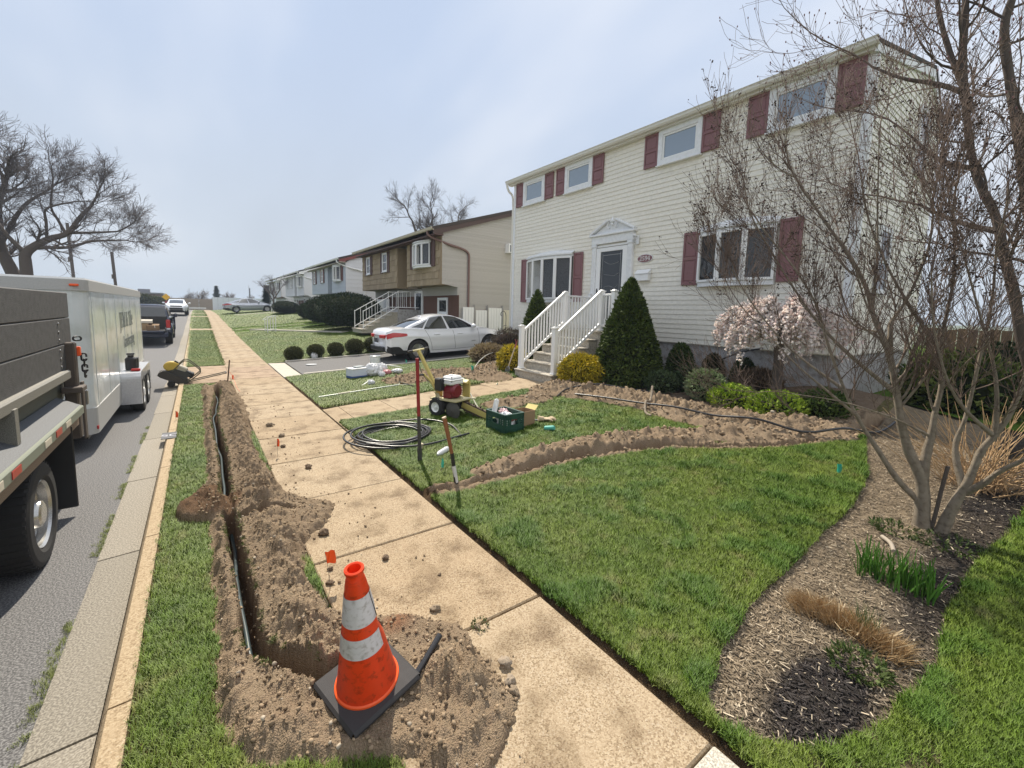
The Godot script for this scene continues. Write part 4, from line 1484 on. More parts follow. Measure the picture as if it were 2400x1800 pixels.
	rail(st, pl[0] + Vector3(0.05, 0, 0), pl[1] + Vector3(-0.05, 0, 0), 0.16, 0.98, 0.115, m.white_paint)
	rail(st, pr[0] + Vector3(0.05, 0, 0), pr[1] + Vector3(-0.05, 0, 0), 0.16, 0.98, 0.115, m.white_paint)
	rail(st, Vector3(8.27, 1.49, -8.76), Vector3(9.26, 1.49, -8.83), 0.14, 0.90, 0.115, m.white_paint)
	rail(st, Vector3(8.22, 1.49, -7.37), Vector3(8.22, 1.49, -7.07), 0.14, 0.90, 0.09, m.white_paint)
	rail(st, Vector3(8.27, 1.49, -7.02), Vector3(9.32, 1.49, -6.98), 0.14, 0.90, 0.115, m.white_paint)

# the raised neighbours: jettied upper floor over a lower wall, stoop with stairs
func neighbor(root: Node3D, z0: float, k: Dictionary) -> void:
	var x := 8.6
	var gy := 0.85
	var len := 10.95
	var z1 := z0 - len
	var b := B.new()
	b.box(Vector3(13.4, gy + 1.0, (z0 + z1) / 2), Vector3(7.9, 2.6, len - 0.02))
	part(root, "lower_wall", b, k.lower)
	b = B.new()
	b.box(Vector3(13.4, 4.05, (z0 + z1) / 2), Vector3(8.0, 2.9, len - 0.01))
	part(root, "wall", b, k.side)
	# the three boxes of the jetty
	var jets := [[z0, z0 - 3.75, x], [z0 - 5.05, z1, x], [z0 - 3.75, z0 - 5.05, x + 0.55]]
	for i in 3:
		var q: Array = jets[i]
		b = B.new()
		b.box(Vector3((q[2] + 9.45) / 2, 4.05, (q[0] + q[1]) / 2), Vector3(9.45 - q[2], 2.06 + 0.04 * i, q[0] - q[1] - 0.01))
		part(root, "jetty", b, k.front if i < 2 else k.recess)
	# boards, shingles
	if k.has("shingle"):
		var r := RandomNumberGenerator.new()
		r.seed = 4
		for q in [[z0 - 0.1, z0 - 3.75], [z0 - 5.05, z1]]:
			for row in 7:
				var z: float = q[0] - (0.17 if row % 2 else 0.0)
				while z > q[1] + 0.05:
					var w := minf(r.randf_range(0.26, 0.38), z - q[1])
					b = B.new()
					var y := 3.02 + row * 0.295
					var jy := r.randf_range(-0.012, 0.012)
					b.prism(PackedVector2Array([Vector2(x, y + jy), Vector2(x - 0.03, y + jy), Vector2(x - 0.006, y + 0.30), Vector2(x, y + 0.30)]), z - w + 0.006, z - 0.006)
					part(root, "shingle", b, k.shingle[r.randi() % k.shingle.size()])
					z -= w
	elif k.has("board"):
		for q in [[z0 - 0.03, z0 - 3.75], [z0 - 5.05, z1 + 0.02]]:
			siding(root, [k.board], 3.02, 5.05, k.get("board_h", 0.29), x, q[1], q[0])
	var gf := func(y: float) -> Array:
		var e := maxf(0, (y - 5.25) / 0.33)
		return [x + 0.02 + e if y > 3.0 else 9.48, 17.3 - e]
	gable_siding(root, k.gable, gy - 0.1 if k.get("gable_low", true) else 3.0, 6.55, k.gable_h, z0 + 0.002, gf)
	# roof
	b = B.new()
	b.prism(PackedVector2Array([Vector2(8.15, 5.28), Vector2(12.6, 6.70), Vector2(17.6, 5.2), Vector2(17.6, 5.32), Vector2(12.6, 6.83), Vector2(8.15, 5.41)]), z1 - 0.35, z0 + 0.14)
	var rf := part(root, "roof", b, k.roof)
	b = B.new()
	b.prism(PackedVector2Array([Vector2(8.16, 5.12), Vector2(8.6, 5.10), Vector2(8.6, 5.2), Vector2(12.6, 6.55), Vector2(17.5, 5.1), Vector2(17.5, 5.2), Vector2(12.6, 6.695), Vector2(8.16, 5.275)]), z0 + 0.05, z0 + 0.13)
	part(rf, "rake_board", b, k.rake)
	b = B.new()
	b.box(Vector3(8.4, 5.10, (z0 + z1) / 2), Vector3(0.44, 0.04, len + 0.3))
	part(rf, "soffit", b, k.soffit)
	gutter_run(rf, 8.16, 5.38, z1 - 0.4, z0 + 0.16, k.gutter)
	b = B.new()
	var dz := z0 + 0.07
	b.tube(curve([Vector3(8.12, 5.25, z0 - 0.4), Vector3(8.2, 5.05, z0 - 0.3), Vector3(8.9, 4.75, dz), Vector3(9.6, 4.62, dz), Vector3(9.9, 4.45, dz), Vector3(9.93, 4.1, dz)], 5), 0.055, 8)
	b.tube(pv([Vector3(9.93, 4.2, dz), Vector3(9.93, gy, dz)]), 0.05, 8)
	part(rf, "downspout", b, k.spout)
	# windows
	for q in [[z0 - 7.2, z0 - 6.45], [z0 - 10.0, z0 - 9.3]]:
		flat_window(root, "window", x - 0.02, q[0], q[1], 3.95, 5.0, 0.06, m.glass, 1)
		shutter(root, x - 0.02, q[0] - 0.32, q[0] - 0.01, 3.9, 5.03, k.shut, 0.5, false)
		shutter(root, x - 0.02, q[1] + 0.01, q[1] + 0.32, 3.9, 5.03, k.shut, 0.5, false)
	bow_window(root, x - 0.01, z0 - 2.85, z0 - 0.95, 3.88, 4.98, 4, 0.32, true)
	shutter(root, x - 0.02, z0 - 3.25, z0 - 2.9, 3.85, 5.03, k.shut, 0.5, false)
	shutter(root, x - 0.02, z0 - 0.9, z0 - 0.55, 3.85, 5.03, k.shut, 0.5, false)
	# lower front
	flat_window(root, "lower_window", 9.44, z0 - 1.95, z0 - 0.95, 1.72, 2.5, 0.08, m.glass)
	b = B.new()
	b.box(Vector3(9.42, 1.9, z0 - 4.15), Vector3(0.06, 1.95, 0.95))
	var dr := part(root, "front_door", b, m.white_paint)
	b = B.new()
	b.box(Vector3(9.38, 2.1, z0 - 4.15), Vector3(0.03, 1.3, 0.6))
	part(dr, "pane", b, m.glass)
	b = B.new()
	b.box(Vector3(9.42, 1.55, z0 - 9.6), Vector3(0.06, 1.9, 2.2))
	part(root, "garage_door", b, m.white_paint)

# a stoop running down away from us with its steps and tube railing
func stoop(called: String, label: String, z0: float, wood: bool) -> void:
	var st := thing(called, label, "steps")
	var b := B.new()
	var y0 := 0.72
	for i in 6:
		b = B.new()
		var x := 6.35 + 0.3 * i
		b.box(Vector3((x + 8.15) / 2, y0 + 0.16 + 0.17 * i - 0.09, z0 - 0.75), Vector3(8.15 - x, 0.17, 1.5))
		b.box(Vector3(x + 0.14, y0 + 0.16 + 0.17 * i, z0 - 0.75), Vector3(0.34, 0.05, 1.54))
		part(st, "step", b, m.stonestep)
	b = B.new()
	b.box(Vector3(8.8, 1.2, z0 - 0.75), Vector3(1.3, 1.4, 1.6))
	part(st, "landing", b, m.stucco)
	for z: float in [z0 - 0.06, z0 - 1.44]:
		var a := Vector3(6.45, y0 + 0.16, z)
		var c := Vector3(8.2, 1.9, z)
		if wood:
			post(st, a, 0.95, 0.1)
			rail(st, a, c, 0.15, 0.9, 0.16, m.white_paint)
		else:
			b = B.new()
			b.tube(pv([a, a + Vector3(0, 0.92, 0)]), 0.02, 6)
			b.tube(pv([c, c + Vector3(0, 0.92, 0)]), 0.02, 6)
			part(st, "post", b, m.white_paint)
			rail(st, a, c, 0.12, 0.88, 0.3, m.white_paint, 0.018, 0.04)
		rail(st, c, Vector3(9.3, 1.9, z), 0.1, 0.9, 0.2, m.white_paint, 0.018, 0.04)

func other_houses() -> void:
	var brick := surf(mat(.17, .085, .062, 0.9), m.grit, 3.0, m.relief, 0.6)
	var brown := mat(.10, .05, .042, 0.6)
	var tan_: Array = []
	for t in [[.37, .285, .18], [.335, .255, .16], [.40, .31, .20]]:
		tan_.append(surf(mat(t[0], t[1], t[2], 0.85), m.fine, 1.2))
	var beige := surf(mat(.46, .44, .41, 0.7), m.fine, 0.5)
	var beige2 := surf(mat(.435, .415, .385, 0.7), m.fine, 0.5)
	var white := surf(mat(.74, .75, .78, 0.6), m.fine, 0.4)
	var bluish := surf(mat(.50, .55, .62, 0.6), m.fine, 0.4)
	var h := thing("tan_shingle_house", "tan house with shingled jetty, brown shutters and beige gable siding", "house")
	neighbor(h, -17.0, {"lower": brick, "side": beige, "front": tan_[1], "recess": mat(.19, .15, .10, .85), "shingle": tan_, "gable": [beige, beige2, beige], "gable_h": 0.115, "roof": m.roof, "rake": mat(.075, .045, .038, 0.6), "soffit": brown, "gutter": mat(.55, .5, .4, .5), "spout": mat(.17, .10, .085, 0.5), "shut": brown})
	# air conditioner and vent on its gable
	var ac := thing("air_conditioner", "white window air conditioner with a grey grille in the beige gable", "air conditioner", Vector3(12.25, 4.70, -16.98))
	var b := B.new()
	b.box(Vector3(0, 0.19, 0.14), Vector3(0.62, 0.42, 0.32), Basis.IDENTITY, 0.012)
	part(ac, "case", b, m.white_paint)
	b = B.new()
	b.box(Vector3(0, 0.19, 0.302), Vector3(0.5, 0.33, 0.02))
	part(ac, "grille", b, mat(.12, .14, .17, .6))
	b = B.new()
	b.box(Vector3(0, 0.19, 0.316), Vector3(0.25, 0.06, 0.008))
	part(ac, "badge", b, m.white_paint)
	b = B.new()
	b.box(Vector3(12.5, 6.0, -16.97), Vector3(0.34, 0.5, 0.04))
	part(h, "gable_vent", b, brown)
	stoop("stoop", "tall grey stoop with thin white tube railing before the tan house", -20.9, false)
	var h2 := thing("pale_blue_house", "pale blue and white house with a red-brown rake beyond the tan house", "house")
	neighbor(h2, -31.9, {"lower": brick, "side": white, "front": bluish, "recess": mat(.33, .37, .42, .7), "board": bluish, "board_h": 0.36, "gable": [white], "gable_h": 0.29, "roof": m.roof, "rake": mat(.22, .06, .05, .6), "soffit": mat(.45, .4, .33, .7), "gutter": m.white_paint, "spout": m.white_paint, "shut": mat(.16, .06, .05, .6)})
	var h3 := thing("white_house", "plain white house, third along the row, with a wooden stair", "house")
	neighbor(h3, -46.6, {"lower": brick, "side": white, "front": white, "recess": mat(.45, .45, .47, .7), "board": white, "board_h": 0.4, "gable": [white], "gable_h": 0.4, "roof": m.roof, "rake": m.white_paint, "soffit": m.white_paint, "gutter": m.white_paint, "spout": m.white_paint, "shut": mat(.55, .55, .56, .6)})
	stoop("wooden_stair", "white wooden stair with square balusters before the plain white house", -51.0, true)
	var h4 := thing("end_house", "tan and white house, last of the row, behind a bare tree", "house")
	neighbor(h4, -61.0, {"lower": brick, "side": white, "front": surf(mat(.42, .33, .26, .8), m.fine, .5), "recess": mat(.3, .1, .09, .7), "board": white, "board_h": 0.4, "gable": [white], "gable_h": 0.4, "roof": m.roof, "rake": m.white_paint, "soffit": m.white_paint, "gutter": m.white_paint, "spout": m.white_paint, "shut": brown})
	# walks across the neighbours' lawns
	for q in [[-31.0, 6.4, "pale walk to the tan house stoop"], [-50.2, 6.4, ""]]:
		var root := Node3D.new()
		root.name = numbered("lawn_walk")
		root.set_meta("kind", "structure")
		add_child(root)
		for i in 8:
			b = B.new()
			var x0 := 3.0 + i * 0.45
			var zc: float = q[0] + 6.2 * pow(float(i) / 7.0, 1.0) * (1.0 if q[0] > -40 else 0.0)
			var zc2: float = q[0] + 6.2 * pow(float(i + 1) / 7.0, 1.0) * (1.0 if q[0] > -40 else 0.0)
			b.bar(Vector3(x0, lawn_y(x0, zc) - 0.01, zc), Vector3(x0 + 0.44, lawn_y(x0 + 0.44, zc2) - 0.01, zc2), 1.0, 0.08)
			part(root, "walk_slab", b, m.slab_new)

func wheel(root: Node3D, at: Vector3, r: float, w: float, side: float, axis: Vector3, k_rim: Material, spokes := 10, dish := 0.0) -> MeshInstance3D:
	# axis points out of the vehicle
	var up := Vector3.UP
	var fw := axis.cross(up)
	var xf := Transform3D(Basis(fw, axis, up), at)
	var b := B.new()
	b.lathe([Vector2(r * 0.66, -w), Vector2(r * 0.92, -w), Vector2(r * 0.99, -w * 0.85), Vector2(r, -w * 0.5), Vector2(r, -w * 0.12), Vector2(r * 0.97, -0.01), Vector2(r * 0.9, 0.0), Vector2(r * 0.72, 0.003), Vector2(r * 0.66, -0.012), Vector2(r * 0.64, -0.03)], 36, xf)
	for i in 44:
		var a := TAU * i / 44
		b.box(xf * Vector3(cos(a) * r, -w * 0.35, sin(a) * r), Vector3(0.012, w * 0.6, r * 0.06), xf.basis * Basis(Vector3(cos(a), 0, sin(a)), Vector3.UP, Vector3(-sin(a), 0, cos(a))))
	var t := part(root, "wheel", b, m.rubber)
	b = B.new()
	b.lathe([Vector2(r * 0.655, -0.02), Vector2(r * 0.63, -0.012), Vector2(r * 0.6, -0.03), Vector2(r * 0.58, -w * 0.6), Vector2(r * 0.1, -w * 0.7), Vector2(0, -w * 0.7)], 32, xf)
	b.lathe([Vector2(r * 0.15, -0.03 - dish), Vector2(r * 0.13, -0.016 - dish), Vector2(0.0, -0.012 - dish)], 16, xf)
	if spokes > 0:
		for i in spokes:
			var a := TAU * (i + (0.15 if i % 2 else -0.15)) / spokes
			var d := Vector3(cos(a), 0, sin(a))
			b.bar(xf * (d * r * 0.1 + Vector3(0, -0.03, 0)), xf * (d * r * 0.62 + Vector3(0, -0.025, 0)), r * 0.075, 0.02, axis, 0.004)
	else:
		b.lathe([Vector2(r * 0.56, -0.03 - dish), Vector2(r * 0.42, -0.055 - dish), Vector2(r * 0.3, -0.04 - dish), Vector2(r * 0.24, 0.0 - dish * 0.3), Vector2(r * 0.18, 0.01 - dish * 0.3), Vector2(0.0, 0.01 - dish * 0.3)], 24, xf)
		for i in 8:
			var a := TAU * i / 8
			b.lathe([Vector2(0.014, 0.0), Vector2(0.012, 0.02), Vector2(0.0, 0.022)], 6, xf * Transform3D(Basis.IDENTITY, Vector3(cos(a) * r * 0.36, -0.045 - dish, sin(a) * r * 0.36)))
	part(t, "rim", b, k_rim)
	return t

# lerp through a table of [s, value]
func tab(t: Array, s: float) -> float:
	for i in t.size() - 1:
		if s <= t[i + 1][0]:
			var u: float = (s - t[i][0]) / (t[i + 1][0] - t[i][0])
			u = clampf(u, 0, 1)
			u = lerpf(u, u * u * (3 - 2 * u), 0.6)
			return lerpf(t[i][1], t[i + 1][1], u)
	return t[t.size() - 1][1]

# A sedan, nose along +x, rear bumper at x = 0, on y = 0, centred on z. One body mesh with wheel arches, glass, lights, seams.
func sedan(called: String, label: String, group: String, paint: Material, trim: Material) -> Node3D:
	var o := thing(called, label, "car", Vector3.ZERO, 0.0, group)
	var L := 4.85
	var wr := 0.335
	var ax := [1.02, 3.87]
	var top := [[0.0, 0.86], [0.05, 0.98], [0.25, 1.05], [0.75, 1.07], [1.4, 1.00], [2.4, 0.97], [3.3, 0.985], [3.65, 0.965], [4.3, 0.84], [4.65, 0.72], [4.85, 0.55]]
	var wid := [[0.0, 0.66], [0.12, 0.80], [0.5, 0.895], [1.1, 0.925], [2.4, 0.925], [3.8, 0.915], [4.35, 0.85], [4.7, 0.68], [4.85, 0.52]]
	var low := [[0.0, 0.36], [0.1, 0.27], [0.6, 0.22], [2.4, 0.19], [4.2, 0.2], [4.75, 0.22], [4.85, 0.3]]
	var P := func(s: float, t: float, side: float) -> Vector3:
		var w := tab(wid, s)
		var y0 := tab(low, s)
		var y1 := tab(top, s)
		# rounded sides: tucked in below, crease at the shoulder
		var prof := lerpf(0.93, 1.0, smoothstep(0.0, 0.35, t)) - 0.09 * smoothstep(0.68, 1.0, t) + 0.012 * smoothstep(0.62, 0.7, t) * (1.0 - smoothstep(0.7, 0.8, t))
		return Vector3(s, lerpf(y0, y1, t), side * w * prof)
	var b := B.new()
	var N := 97
	var rows := 13
	for side: float in [-1.0, 1.0]:
		var pts := []
		for i in N:
			var s := L * i / (N - 1)
			var cut := 0.0
			for a: float in ax:
				var d := absf(s - a)
				if d < wr + 0.06:
					cut = maxf(cut, sqrt(pow(wr + 0.06, 2) - d * d) + wr)
			for j in rows:
				var t := float(j) / (rows - 1)
				var p: Vector3 = P.call(s, t, side)
				if cut > 0:
					var y0 := tab(low, s)
					var y1 := tab(top, s)
					var tc := clampf((cut - y0) / (y1 - y0), 0, 0.93)
					p = P.call(s, lerpf(tc, 1.0, t), side)
				pts.append(p)
		b.grid(pts, rows, side < 0)
	# bonnet and boot lid, nose and tail
	var deck := []
	for i in N:
		var s := L * i / (N - 1)
		var e: Vector3 = P.call(s, 1.0, 1.0)
		for j in 9:
			var u := -1.0 + j / 4.0
			var crown := 0.045 * (1.0 - u * u) * smoothstep(0.0, 0.4, s) * smoothstep(4.85, 4.4, s)
			deck.append(Vector3(s, e.y + crown, e.z * u))
	b.grid(deck, 9, true)
	for e in [0.0, L]:
		var face := []
		for j in rows:
			var q: Vector3 = P.call(e, float(j) / (rows - 1), 1.0)
			for i in 9:
				var u := -1.0 + i / 4.0
				face.append(Vector3(e + (0.10 if e > 1 else -0.09) * (1.0 - u * u) * (0.7 + 0.3 * sin(j * 0.5)), q.y, q.z * u))
		b.grid(face, 9, e > 1)
	part(o, "body", b, paint)
	b = B.new()
	b.box(Vector3(2.43, 0.42, 0), Vector3(4.3, 0.4, 1.5))
	for a: float in ax:
		for side: float in [-1.0, 1.0]:
			b.lathe([Vector2(wr + 0.07, 0.0), Vector2(wr + 0.07, 0.28)], 20, Transform3D(Basis(Vector3(1, 0, 0), Vector3(0, 0, -side), Vector3(0, side, 0)), Vector3(a, wr, side * 0.88)), 0.0 if side < 0 else PI, PI if side < 0 else TAU)
	part(o, "underbody", b, m.dark)
	b = B.new()
	for side: float in [-1.0, 1.0]:
		var pts := []
		for i in 25:
			var s := 0.02 + 0.62 * i / 24
			for t: float in [0.0, 0.16, 0.30 - 0.25 * smoothstep(0.35, 0.62, s)]:
				var q: Vector3 = P.call(s, minf(t, 0.30), side)
				pts.append(q + Vector3(0, 0, side * 0.006))
		b.grid(pts, 3, side < 0)
	b.box(Vector3(-0.06, 0.42, 0), Vector3(0.08, 0.17, 1.25), Basis.IDENTITY, 0.03)
	part(o, "rear_bumper_skirt", b, m.black)
	# greenhouse: u runs from the rear glass to the windscreen
	var GH := func(u: float, t: float, side: float) -> Vector3:
		var s0 := lerpf(0.62, 3.55, u)
		var s1 := lerpf(1.35, 2.62, u)
		var roof := 1.475 - 0.12 * pow(absf(u - 0.56) * 2.0, 2.2)
		var e := pow(t, 0.85)
		var s := lerpf(s0, s1, t)
		var y := lerpf(tab(top, s0) - 0.02, roof, sin(t * PI / 2) * 0.35 + t * 0.65)
		var z := lerpf(0.815 - 0.1 * absf(u - 0.5), 0.60 - 0.05 * absf(u - 0.5), e)
		return Vector3(s, y, z * side)
	var glass := B.new()
	b = B.new()
	for side: float in [-1.0, 1.0]:
		for piece in [[0.0, 1.0, 0.0, 1.0, 0]]:
			var pts := []
			for i in 41:
				for j in 9:
					pts.append(GH.call(i / 40.0, j / 8.0, side))
			b.grid(pts, 9, side < 0)
		for w in [[0.06, 0.20, 0.12, 0.72], [0.225, 0.53, 0.06, 0.88], [0.565, 0.90, 0.06, 0.88]]:
			var pts := []
			for i in 13:
				var u := lerpf(w[0], w[1], i / 12.0)
				for j in 6:
					var hi: float = w[3]
					if w[0] < 0.1:
						hi = lerpf(0.16, w[3], i / 12.0)
					var t := lerpf(w[2], hi, j / 5.0)
					if w[1] > 0.85:
						u = lerpf(w[0], lerpf(w[1], w[1] + 0.03, 1.0 - j / 5.0), i / 12.0)
					var q: Vector3 = GH.call(u, t, side)
					pts.append(q + Vector3(0, 0.003, side * 0.007))
			glass.grid(pts, 6, side < 0)
			# black surround
	var roofp := []
	for i in 25:
		var e: Vector3 = GH.call(i / 24.0, 1.0, 1.0)
		for j in 9:
			var u := -1.0 + j / 4.0
			roofp.append(Vector3(e.x, e.y + 0.03 * (1.0 - u * u), e.z * u))
	b.grid(roofp, 9, true)
	for e: float in [0.0, 1.0]:
		var f := []
		var f2 := []
		for j in 9:
			var q: Vector3 = GH.call(e, j / 8.0, 1.0)
			for i in 9:
				var u := -1.0 + i / 4.0
				var bow := (1.0 - u * u) * 0.10 * (1.0 if e > 0.5 else -1.0)
				f.append(Vector3(q.x + bow, q.y + 0.02 * (1 - u * u), q.z * u))
				var q2: Vector3 = GH.call(e, lerpf(0.06, 0.93, j / 8.0), 1.0)
				f2.append(Vector3(q2.x + bow + (0.007 if e > 0.5 else -0.007), q2.y + 0.02 * (1 - u * u) + 0.006, q2.z * u * 0.91))
		b.grid(f, 9, e > 0.5)
		glass.grid(f2, 9, e > 0.5)
	part(o, "roof", b, paint)
	part(o, "window_glass", glass, m.carglass)
	# lamps, plate, seams, handles, mirrors
	for side: float in [-1.0, 1.0]:
		var tl := B.new()
		var pts := []
		for i in 13:
			var s := lerpf(0.03, 0.66, i / 12.0)
			for j in 4:
				var mid := 0.80 - 0.03 * i / 12.0
				var hh := 0.11 * pow(1.0 - i / 13.0, 0.45)
				var q: Vector3 = P.call(s, clampf(mid + hh * (j / 1.5 - 1.0), 0, 1), side)
				pts.append(q + Vector3(-0.006, 0.0, side * 0.009))
		tl.grid(pts, 4, side < 0)
		tl.box(Vector3(-0.035, 0.83, side * 0.5), Vector3(0.1, 0.11, 0.3), Basis(Vector3.UP, side * 0.25), 0.02)
		part(o, "tail_light", tl, m.red)
		var hl := B.new()
		pts = []
		for i in 9:
			var s := lerpf(4.18, 4.78, i / 8.0)
			for j in 3:
				var q: Vector3 = P.call(s, 0.80 + 0.09 * (j - 1.0) + 0.03 * (1.0 - i / 8.0), side)
				pts.append(q + Vector3(0.006, 0.0, side * 0.009))
		hl.grid(pts, 3, side < 0)
		part(o, "headlight", hl, m.lamp)
		for a: float in ax:
			wheel(o, Vector3(a, wr, side * 0.90), wr, 0.21, side, Vector3(0, 0, side), m.alloy)
		var mi := B.new()
		mi.ball(Vector3(3.12, 1.06, side * 1.02), Vector3(0.09, 0.075, 0.11), 8)
		mi.bar(Vector3(3.15, 1.0, side * 0.84), Vector3(3.13, 1.03, side * 0.98), 0.05, 0.03)
		part(o, "wing_mirror", mi, paint)
		var sm := B.new()
		for q in [[2.42, 0.12, 2.36, 0.97], [3.42, 0.12, 3.38, 0.96], [1.52, 0.16, 1.32, 0.97]]:
			var ln := PackedVector3Array()
			for j in 12:
				var u := j / 11.0
				var s := lerpf(q[0], q[2], pow(u, 1.6) if q[0] < 2.0 else u)
				ln.append((P.call(s, lerpf(q[1], q[3], u), side) as Vector3) + Vector3(0, 0, side * 0.0005))
			sm.tube(ln, 0.0045, 5, false)
		var ln2 := PackedVector3Array()
		for j in 14:
			var s := lerpf(1.5, 3.42, j / 13.0)
			ln2.append((P.call(s, 0.12, side) as Vector3))
		sm.tube(ln2, 0.005, 5, false)
		part(o, "door_seam", sm, m.dark)
		for q: float in [1.72, 2.62]:
			var hd := B.new()
			var p: Vector3 = P.call(q, 0.80, side)
			hd.box(p + Vector3(0, 0, side * 0.018), Vector3(0.22, 0.03, 0.03), Basis.IDENTITY, 0.012)
			part(o, "door_handle", hd, paint)
	var pl := B.new()
	pl.box(Vector3(-0.10, 0.70, 0), Vector3(0.02, 0.15, 0.31), Basis.IDENTITY, 0.004)
	part(o, "plate", pl, mat(.05, .055, .07, .5))
	pl = B.new()
	pl.box(Vector3(4.955, 0.42, 0), Vector3(0.03, 0.2, 1.0), Basis.IDENTITY, 0.01)
	pl.box(Vector3(4.95, 0.66, 0), Vector3(0.03, 0.12, 0.9), Basis.IDENTITY, 0.01)
	part(o, "grille", pl, m.black)
	pl = B.new()
	pl.box(Vector3(1.5, 1.43, 0), Vector3(0.14, 0.05, 0.04), Basis.IDENTITY, 0.015)
	part(o, "roof_fin", pl, paint)
	return o

func pickup() -> void:
	var k := mat(.010, .018, .05, 0.22, 0.1)
	k.clearcoat_enabled = true
	k.clearcoat_roughness = 0.04
	# nose along -z; tail at z = 0
	var o := thing("pickup_truck", "dark blue pickup truck with its tailgate open, parked beyond the trailer", "pickup truck", Vector3(-1.97, yr(-24.6) - 0.125, -24.3))
	var b := B.new()
	for s: float in [-1.0, 1.0]:
		var pro := PackedVector2Array([Vector2(0, 0.62), Vector2(0, 1.18), Vector2(0.06, 1.26), Vector2(5.6, 1.2), Vector2(5.72, 0.9), Vector2(5.7, 0.5), Vector2(5.0, 0.48)])
		var arch := PackedVector2Array()
		for i in 11:
			var a := PI * i / 10
			arch.append(Vector2(4.65 + 0.43 * cos(a), 0.42 + 0.43 * sin(a)))
		pro.append_array(arch)
		pro.append(Vector2(1.75, 0.46))
		for i in 11:
			var a := PI * i / 10
			pro.append(Vector2(1.22 + 0.43 * cos(a), 0.42 + 0.43 * sin(a)))
		b.prism(pro, 0.0, 0.09, Transform3D(Basis(Vector3(0, 0, -1), Vector3.UP, Vector3(s, 0, 0)), Vector3(s * 0.88, 0, 0)))
		b.bar(Vector3(s * 0.93, 1.235, -0.05), Vector3(s * 0.93, 1.235, -2.0), 0.13, 0.06, Vector3.UP, 0.02)
		var fl := []
		for i in 13:
			var a := PI * i / 12
			for q in [[0.42, 0.965], [0.50, 1.03], [0.56, 0.975]]:
				fl.append(Vector3(s * q[1], 0.42 + q[0] * sin(a), -1.22 - q[0] * cos(a)))
		b.grid(fl, 3, s > 0)
	b.box(Vector3(0, 0.95, -4.9), Vector3(1.76, 0.5, 1.6), Basis.IDENTITY, 0.06)
	var cab := []
	for q in [[2.02, 1.18, 0.86], [2.08, 1.72, 0.74], [2.3, 1.80, 0.70], [3.5, 1.80, 0.70], [4.2, 1.22, 0.86]]:
		for e: float in [-1.0, -0.5, 0.0, 0.5, 1.0]:
			cab.append(Vector3(e * q[2], q[1] + (0.03 if absf(e) < 0.9 and q[1] > 1.75 else 0.0), -q[0]))
	b.grid(cab, 5)
	for s: float in [-1.0, 1.0]:
		b.tri(Vector3(s * 0.86, 1.18, -2.02), Vector3(s * 0.74, 1.72, -2.08), Vector3(s * 0.86, 1.22, -4.2), Vector3(s, 0.2, 0))
		b.quad(Vector3(s * 0.74, 1.72, -2.08), Vector3(s * 0.70, 1.80, -2.3), Vector3(s * 0.70, 1.80, -3.5), Vector3(s * 0.86, 1.22, -4.2), Vector3(s, 0.2, 0))
	part(o, "body", b, k)
	b = B.new()
	b.quad(Vector3(-0.76, 1.25, -2.015), Vector3(0.76, 1.25, -2.015), Vector3(0.68, 1.68, -2.065), Vector3(-0.68, 1.68, -2.065), Vector3(0, 0, 1))
	part(o, "rear_window", b, m.carglass)
	for s: float in [-1.0, 1.0]:
		b = B.new()
		b.quad(Vector3(s * 0.868, 1.25, -2.3), Vector3(s * 0.868, 1.25, -3.95), Vector3(s * 0.735, 1.72, -3.5), Vector3(s * 0.748, 1.72, -2.35), Vector3(s, 0.2, 0))
		part(o, "side_window", b, m.carglass)
		b = B.new()
		b.box(Vector3(s * 0.905, 0.98, 0.01), Vector3(0.15, 0.36, 0.06), Basis.IDENTITY, 0.02)
		part(o, "tail_light", b, m.red)
		b = B.new()
		b.box(Vector3(s * 0.905, 0.755, 0.01), Vector3(0.14, 0.07, 0.05), Basis.IDENTITY, 0.015)
		part(o, "reversing_lamp", b, m.lamp)
		wheel(o, Vector3(s * 0.99, 0.395, -1.22), 0.395, 0.26, s, Vector3(s, 0, 0), m.alloy, 6)
		wheel(o, Vector3(s * 0.96, 0.395, -4.65), 0.395, 0.26, s, Vector3(s, 0, 0), m.alloy, 6)
		b = B.new()
		b.box(Vector3(s * 1.06, 1.28, -3.75), Vector3(0.14, 0.2, 0.1), Basis.IDENTITY, 0.03)
		part(o, "wing_mirror", b, k)
	b = B.new()
	b.box(Vector3(0, 0.62, -1.0), Vector3(1.74, 0.06, 2.0))
	b.box(Vector3(0, 0.5, -2.6), Vector3(1.4, 0.16, 5.0))
	b.box(Vector3(0, 0.95, -2.0), Vector3(1.74, 0.6, 0.05))
	part(o, "load_bed", b, m.black)
	b = B.new()
	b.box(Vector3(0, 0.66, 0.28), Vector3(1.55, 0.07, 0.5), Basis.IDENTITY, 0.015)
	part(o, "tailgate", b, k)
	b = B.new()
	b.box(Vector3(0, 0.50, 0.08), Vector3(1.84, 0.2, 0.2), Basis.IDENTITY, 0.03)
	part(o, "rear_bumper", b, k)
	b = B.new()
	b.box(Vector3(0.45, 0.86, 0.12), Vector3(0.02, 0.1, 0.02))
	part(o, "latch", b, m.bright)
	var base := Vector3(-1.97, yr(-24.6) - 0.125, -24.3)
